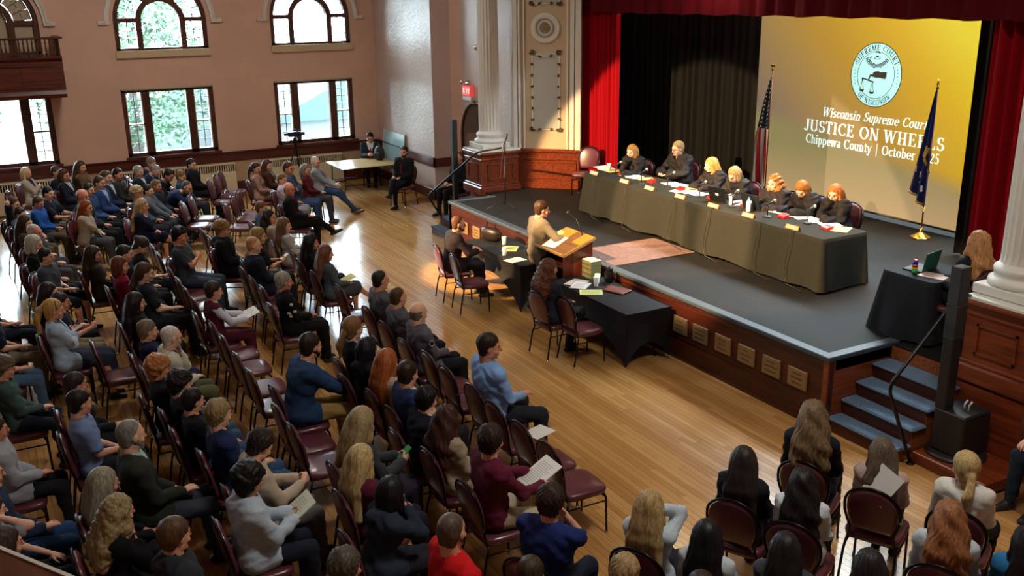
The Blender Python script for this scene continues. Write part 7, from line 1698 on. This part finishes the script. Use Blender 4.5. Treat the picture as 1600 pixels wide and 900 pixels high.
# ---- empty chairs, from the places of their backrest tops
EMPTY = {
 'L': [(343, 268), (332, 274), (323, 282), (314, 289), (303, 298), (295, 306), (289, 316), (377, 289), (366, 299), (355, 318), (346, 307), (12, 299), (0, 312), (385, 280)],
 'C': [(222, 372), (235, 382), (245, 394), (264, 420), (277, 435), (291, 449), (301, 466), (311, 359), (321, 370), (333, 383), (349, 393), (362, 405), (375, 419), (391, 433), (405, 448), (414, 464),
       (421, 371), (439, 382), (460, 393), (509, 433), (524, 447), (541, 459), (507, 542), (522, 554), (542, 579), (559, 603), (586, 636), (605, 664), (660, 552), (675, 560), (692, 574), (707, 588), (770, 630), (788, 645), (810, 662), (832, 680), (852, 695),
       (396, 577), (397, 547), (430, 635), (454, 665), (482, 703), (499, 739), (372, 520), (350, 500), (390, 845), (118, 520), (142, 535), (160, 560), (560, 470), (575, 482), (310, 482), (322, 500), (340, 530)],
 'R': []}
EC = []
for blk, L in EMPTY.items():
    ang, seat0, pitch, nr = ROWS[blk]; a = math.radians(ang)
    for (px, py) in L:
        q = onz(px, py, 0.925); x = q[0]+0.306*math.sin(a); y = q[1]+0.306*math.cos(a)
        v = x*math.sin(a)+y*math.cos(a); k = round((seat0-v)/pitch); dv = (seat0-pitch*k)-v
        if abs(dv) > 0.25: dv = 0
        x += math.sin(a)*dv; y += math.cos(a)*dv
        if any(abs((x-X)*math.cos(a)-(y-Y)*math.sin(a)) < 0.47 and abs((x-X)*math.sin(a)+(y-Y)*math.cos(a)) < 0.60 for X, Y in OCC): continue
        OCC.append((x, y)); EC.append((blk, k, x, y, ang))
rows_ = {}
for e in EC: rows_.setdefault((e[0], e[1]), []).append(e)
for (blk, k), L in rows_.items():
    L.sort(key=lambda e: e[2])
    for i, e in enumerate(L):
        lab = 'empty burgundy chair, %s from the windows in the %s row of the %s seating' % (ordinal(i), ordinal(max(0, k+(1 if blk == 'L' else 0))), 'left' if blk == 'L' else 'middle')
        chair(e[2], e[3], 0, -math.radians(e[4]), lab, 'empty audience chairs')
print('AUDIENCE', n_p, 'EMPTY', len(EC))

# ================================================================== PEOPLE WITH PLACES OF THEIR OWN
def solo(px, py, zb, face, kind, pose, legs, hair, top, bot, lab, opts='', hy=0, hp=0, s=1.0, lean=None, skin='l', plane_y=None, plane_x=None, near=True, stand=False, chairlab=None, seed=50, seat=0.0):
    LE = {'face': 0.42, 'elbows': 0.45, 'write': 0.22, 'judgechin': 0.20, 'table': 0.16, 'chin': 0.10, 'chinl': 0.10, 'lectern': 0.10}
    ln = lean if lean is not None else LE.get(pose, -0.10)
    for it in range(3):
        J = skel(pose, legs, kind in 'wg', stand, ln, s, 0)
        x, y, hw = place_head(px, py, J, zb, face)
    root, J = person(x, y, zb, face, kind, pose, legs, hair, top, bot, lab, hy, hp, s, near, opts, skin, ln, None, stand, seed=seed)
    if chairlab: chair(x, y, zb, -math.radians(face), chairlab)
    return x, y, J, root
def judge(px, py, yroot, face, kind, pose, hair, lab, clab, opts='', hy=0, hp=0, inner=None, seed=60, lean=None):
    """seated behind the table at a given depth: the body size follows from the head's place"""
    LE = {'write': 0.22, 'judgechin': 0.20, 'table': 0.16}; ln = lean if lean is not None else LE.get(pose, 0.1); s = 1.0
    for it in range(6):
        J = skel(pose, 'f', kind in 'wg', False, ln, s, 0); a = math.radians(face); q = ony(px, py, yroot-J['H'][1]*abs(math.cos(a))*1.0); s = s*0.4+0.6*((q[2]-ZS-0.46)/(J['H'][2]-0.46)*s)
    s = min(max(s, 0.86), 1.12); J = skel(pose, 'f', kind in 'wg', False, ln, s, 0); x, y, hw = place_head(px, py, J, ZS, face)
    print('JUDGE', lab[:30], 's', round(s, 2), 'root', round(x, 2), round(y, 2))
    person(x, y, ZS, face, kind, pose, 'a', hair, ('robe', '#120b0d', inner) if inner else ('robe', '#120b0d'), ('tr', '#16161a'), lab, hy, hp, s, False if False else True, opts, 'p', ln, None, False, seed=seed)
    chair(x, y, ZS, -math.radians(face), clab)
judge(988, 237, 10.72, 172, 'w', 'judgechin', ('bob', '#8e6430'), 'judge with short blonde hair resting her chin on her hand, left end', 'chair of the judge at the left end of the table', hp=10, hy=-8, seed=61)
judge(1060, 232, 10.80, 180, 'm', 'table', ('short', '#86704c'), 'male judge in glasses and white collar, second from left', 'chair of the male judge in glasses', 'glasses', hy=0, hp=10, inner='#e8e4dc', seed=62)
judge(1113, 258, 10.80, 180, 'w', 'write', ('long', '#a37c40'), 'judge with long blonde hair turned towards the male judge', 'chair of the long-haired blonde judge', hy=22, hp=12, seed=63)
judge(1150, 271, 10.75, 180, 'w', 'write', ('bob', '#9c8058'), 'judge with grey-blonde bob and glasses reading her laptop', 'chair of the judge reading at her laptop', 'glasses', hp=30, hy=-8, seed=64)
judge(1211, 285, 10.75, 180, 'w', 'write', ('frizz', '#96602c'), 'judge with short curly ginger-blonde hair writing notes', 'chair of the curly-haired judge', 'glasses', hp=12, hy=-5, seed=65)
judge(1256, 292, 10.75, 180, 'w', 'write', ('bob', '#925f2c'), 'judge with golden bob bending her head over papers', 'chair of the judge bent over her notes', hp=40, hy=-15, seed=66)
judge(1305, 301, 10.80, 180, 'w', 'judgechin', ('long', '#a8602c'), 'judge with auburn hair, chin on hand, at the right end', 'chair of the auburn-haired judge at the right end', hp=18, hy=-18, seed=67)
chair(-15.75, 10.25, ZS, math.radians(-140)+PI*0, 'empty burgundy chair left of the judges table, against the red curtain')
# standing lawyer
x, y, J, r_ = solo(845, 327, 0, 6, 'm', 'lectern', 'f', ('short', '#342014'), ('jacket', '#6f6353', '#d8d8d8'), ('tr', '#695d4c'), 'man in light tan suit standing at the lectern', '', hy=8, hp=10, s=1.0, stand=True, lean=0.05)
solo(715, 350, 0, 8, 'm', 'table', 'f', ('crop', '#6a4028'), ('jacket', '#2a2126', '#e0ddd6'), ('tr', '#241e20'), 'lawyer in dark suit and glasses seated at the left table', 'glasses beard', hy=10, hp=8, s=1.0, chairlab='burgundy chair under the seated lawyer in dark suit')
solo(857, 420, 0, -5, 'w', 'lap', 'a', ('frizz', '#5e3722'), ('jacket', '#2c3040', '#2c3040'), ('tr', '#20242e'), 'woman with long curly auburn hair in navy jacket at the black table', '', hy=10, hp=5, s=0.98, chairlab='burgundy chair under the curly-haired woman at the black table')
chair(-12.86, 6.30, 0, math.radians(-8), 'empty chair lit orange beside the seated lawyer')
chair(-10.18, 6.62, 0, math.radians(0), 'empty burgundy chair at the black table, beside the curly-haired woman')
solo(578, 211, 0, 168, 'm', 'phone', 'f', ('short', '#241c18'), ('jacket', '#2a303a', '#d8dade'), ('tr', '#20242c'), 'man in dark suit and red tie at the far folding table', 'tie#8a1a28', hp=25, s=1.0, near=False, chairlab='chair under the man in the red tie at the far table') if False else None
def at(xr, yr, zb, face, kind, pose, legs, hair, top, bot, lab, opts='', hy=0, hp=0, s=1.0, near=False, clab=None, seed=80, lean=None):
    person(xr, yr, zb, face, kind, pose, legs, hair, top, bot, lab, hy, hp, s, near, opts, 'l', lean, seed=seed)
    if clab: chair(xr, yr, zb, -math.radians(face), clab)
def solo2(px, py, face, **k):
    return place_head(px, py, skel(k.get('pose', 'lap'), k.get('legs', 'f'), False, False, k.get('lean', -0.1), k.get('s', 1.0), 0), k.get('zb', 0), face)
x, y, _h = solo2(578, 214, 112, pose='phone', lean=0.02); print('far man', x, y)
at(x, y, 0, 112, 'm', 'phone', 'a', ('short', '#241c18'), ('jacket', '#2a303a', '#d8dade'), ('tr', '#20242c'), 'man in dark suit and red tie at the far wood-topped table', 'tie#8a1a28', hp=25, clab='chair under the man in the red tie at the far table', lean=0.02)
x, y, _h = solo2(631, 238, 150); print('chair man', x, y)
at(x, y, 0, 150, 'm', 'lap', 'x', ('short', '#2a211c'), ('jacket', '#15161c', '#1a1a20'), ('tr', '#191a20'), 'bearded man in black suit seated alone with legs crossed by the wall', 'beard tie#6a2430', hy=-15, clab='chair under the lone man in black by the front wall')
x, y, _h = solo2(718, 247, 170); print('officer', x, y)
at(x, y, 0, 165, 'm', 'lap', 'f', ('crop', '#6a3a2c'), ('uniform', '#15171c'), ('tr', '#141519'), 'officer in black uniform seated behind the left handrail', '', hy=0, clab='chair under the officer behind the left handrail')
# woman at the small table
J = skel('lap', 'f', True, False, -0.15, 0.98, 0); x, y, _h = place_head(1524, 379, J, ZS-0.02, 262); print('clerk', x, y)
person(x, y, ZS-0.02, 262, 'w', 'lap', 'f', ('wavy', '#a87444'), ('sweater', '#15141a'), ('tr', '#15151a'), 'woman with long strawberry-blonde hair in black at the small right table', 12, -12, 0.98, True, '', 'l', -0.15, seed=90)
chair(x, y, ZS-0.02, -math.radians(262), 'chair of the woman at the small right table, beside the column')
# person cut by the right edge
person(-4.72, 8.42, 0, 185, 'm', 'knee', 'f', ('short', '#3a2a20'), ('tee', '#20242c'), ('tr', '#1c2836'), 'person in dark blue trousers at the right edge, only knee and arm showing', 0, 0, 1.0, True, '', 'p', -0.1, seed=91)
chair(-4.72, 8.42, 0, -math.radians(185), 'chair at the right edge below the pedestal')
# ---- things held or lying among the audience
def held(lab, w, h, m, label, dz=0.03, tilt=0.6, who_=None, dy=0.04, lines=True, hand_='mid', stack=2, name='paper_sheet', cat='paper'):
    root, J = JS[lab] if isinstance(lab, str) else lab
    c = (J['TR']+J['TL'])/2 if hand_ == 'mid' else J['T'+hand_]; a = root.rotation_euler[2]; R = rotz(a); p = R@(c+A_([0, dy, dz]))+A_(list(root.location)); Rt = R@rotx(tilt)
    mb = MB(); mb.obox((0, 0, 0), w/2, h/2, 0.0012*stack, Rt); o = build(name, mb, m, None, False, loc=p); tag(o, label, cat)
    if lines:
        mb = MB(); rr = np.random.RandomState(int(w*1000+h*777))
        for i in range(3, int(h/0.02)-1):
            L = w*(0.5+0.3*rr.rand()); mb.obox(Rt@A_([-w*0.4+L/2, h/2-i*0.02, 0.0012*stack+0.0006]), L/2, 0.0014, 0.0005, Rt)
        tag(build('print_lines', mb, M_INK, o), kind='stuff')
    return o
LB = {l[12]: l for l in SEATS}
def find(s): return [k for k in JS if s in k][0]
held(find('reading a white booklet'), 0.22, 0.28, M_PAPER, 'white booklet held by the dark-haired boy in black', 0.09, 0.9)
held(find('maroon vest'), 0.30, 0.26, M_PAPER, 'white papers held by the woman in the maroon vest', 0.03, 0.35)
held(find('yellow programme'), 0.24, 0.22, mat('yellow_cover', '#cdbf4e', 0.6), 'yellow programme with a printed seal on the lap of the brunette in grey', 0.06, 0.4)
held(find('burgundy shirt'), 0.26, 0.34, M_PAPER, 'printed papers held by the man in the burgundy shirt', 0.03, 0.5, stack=4)
held(find('reading a book'), 0.24, 0.28, mat('book_page', '#cfd3c2', 0.7), 'open notebook held by the boy in the grey hoodie', 0.05, 0.6, stack=4, name='notebook', cat='book')
held(find('green phone'), 0.08, 0.15, mat('green_case', '#2c8a4a', 0.35), 'green phone held by the blonde woman in dark denim', 0.04, 0.7, lines=False, stack=4, name='phone', cat='phone')
held(find('pale blue blazer with ponytail'), 0.11, 0.13, mat('manila_card', '#cdb8a0', 0.7), 'small beige card in the hand of the woman in the pale blue blazer', 0.05, 0.5, lines=False, hand_='R', name='card', cat='card')
held(find('legs stretched out'), 0.10, 0.20, M_PAPER, 'folded white sheet in the hand of the white-haired man', 0.04, 0.4, lines=False, hand_='R')
held(find('looking at a phone'), 0.10, 0.14, M_PAPER, 'small white note held by the blonde-haired person in dark tee', 0.04, 0.6, lines=False)
# sheet hanging down a back
root, J = JS[find('white sheet down')]; R = rotz(root.rotation_euler[2]); p = R@A_([0.05, -0.262, 0.965])+A_(list(root.location)); mb = MB(); mb.obox((0, 0, 0), 0.105, 0.002, 0.145, R@rotx(-0.25)@roty(0.5)); tag(build('paper_sheet', mb, M_PAPER, None, loc=p), 'white sheet tucked upright behind the girl with long ash-brown hair', 'paper')
q = onz(842, 675, 0.49); tag(build('paper_sheet', MB().box(-0.11, 0.11, -0.14, 0.14, 0, 0.003), M_PAPER, None, loc=q+A_([0, 0, 0.0]), rz=0.3), 'printed programme lying on an empty front-row chair', 'paper')
# backpack by the chair, lower middle
k = thing('backpack', 'black backpack on the floor behind the front-row empty chair', 'bag', (-6.30, 3.72, 0), 0.4); mb = MB(); mb.grid(fnb, 20, 12); build('bag_body', mb, mat('black_nylon', '#15161a', 0.6), k, True)
mb = MB(); mb.tube([(0.13, -0.02, 0.3), (0.19, -0.03, 0.2), (0.16, -0.02, 0.05)], 0.012, 6); build('shoulder_strap', mb, mat('black_nylon', '#15161a', 0.6), k, True)
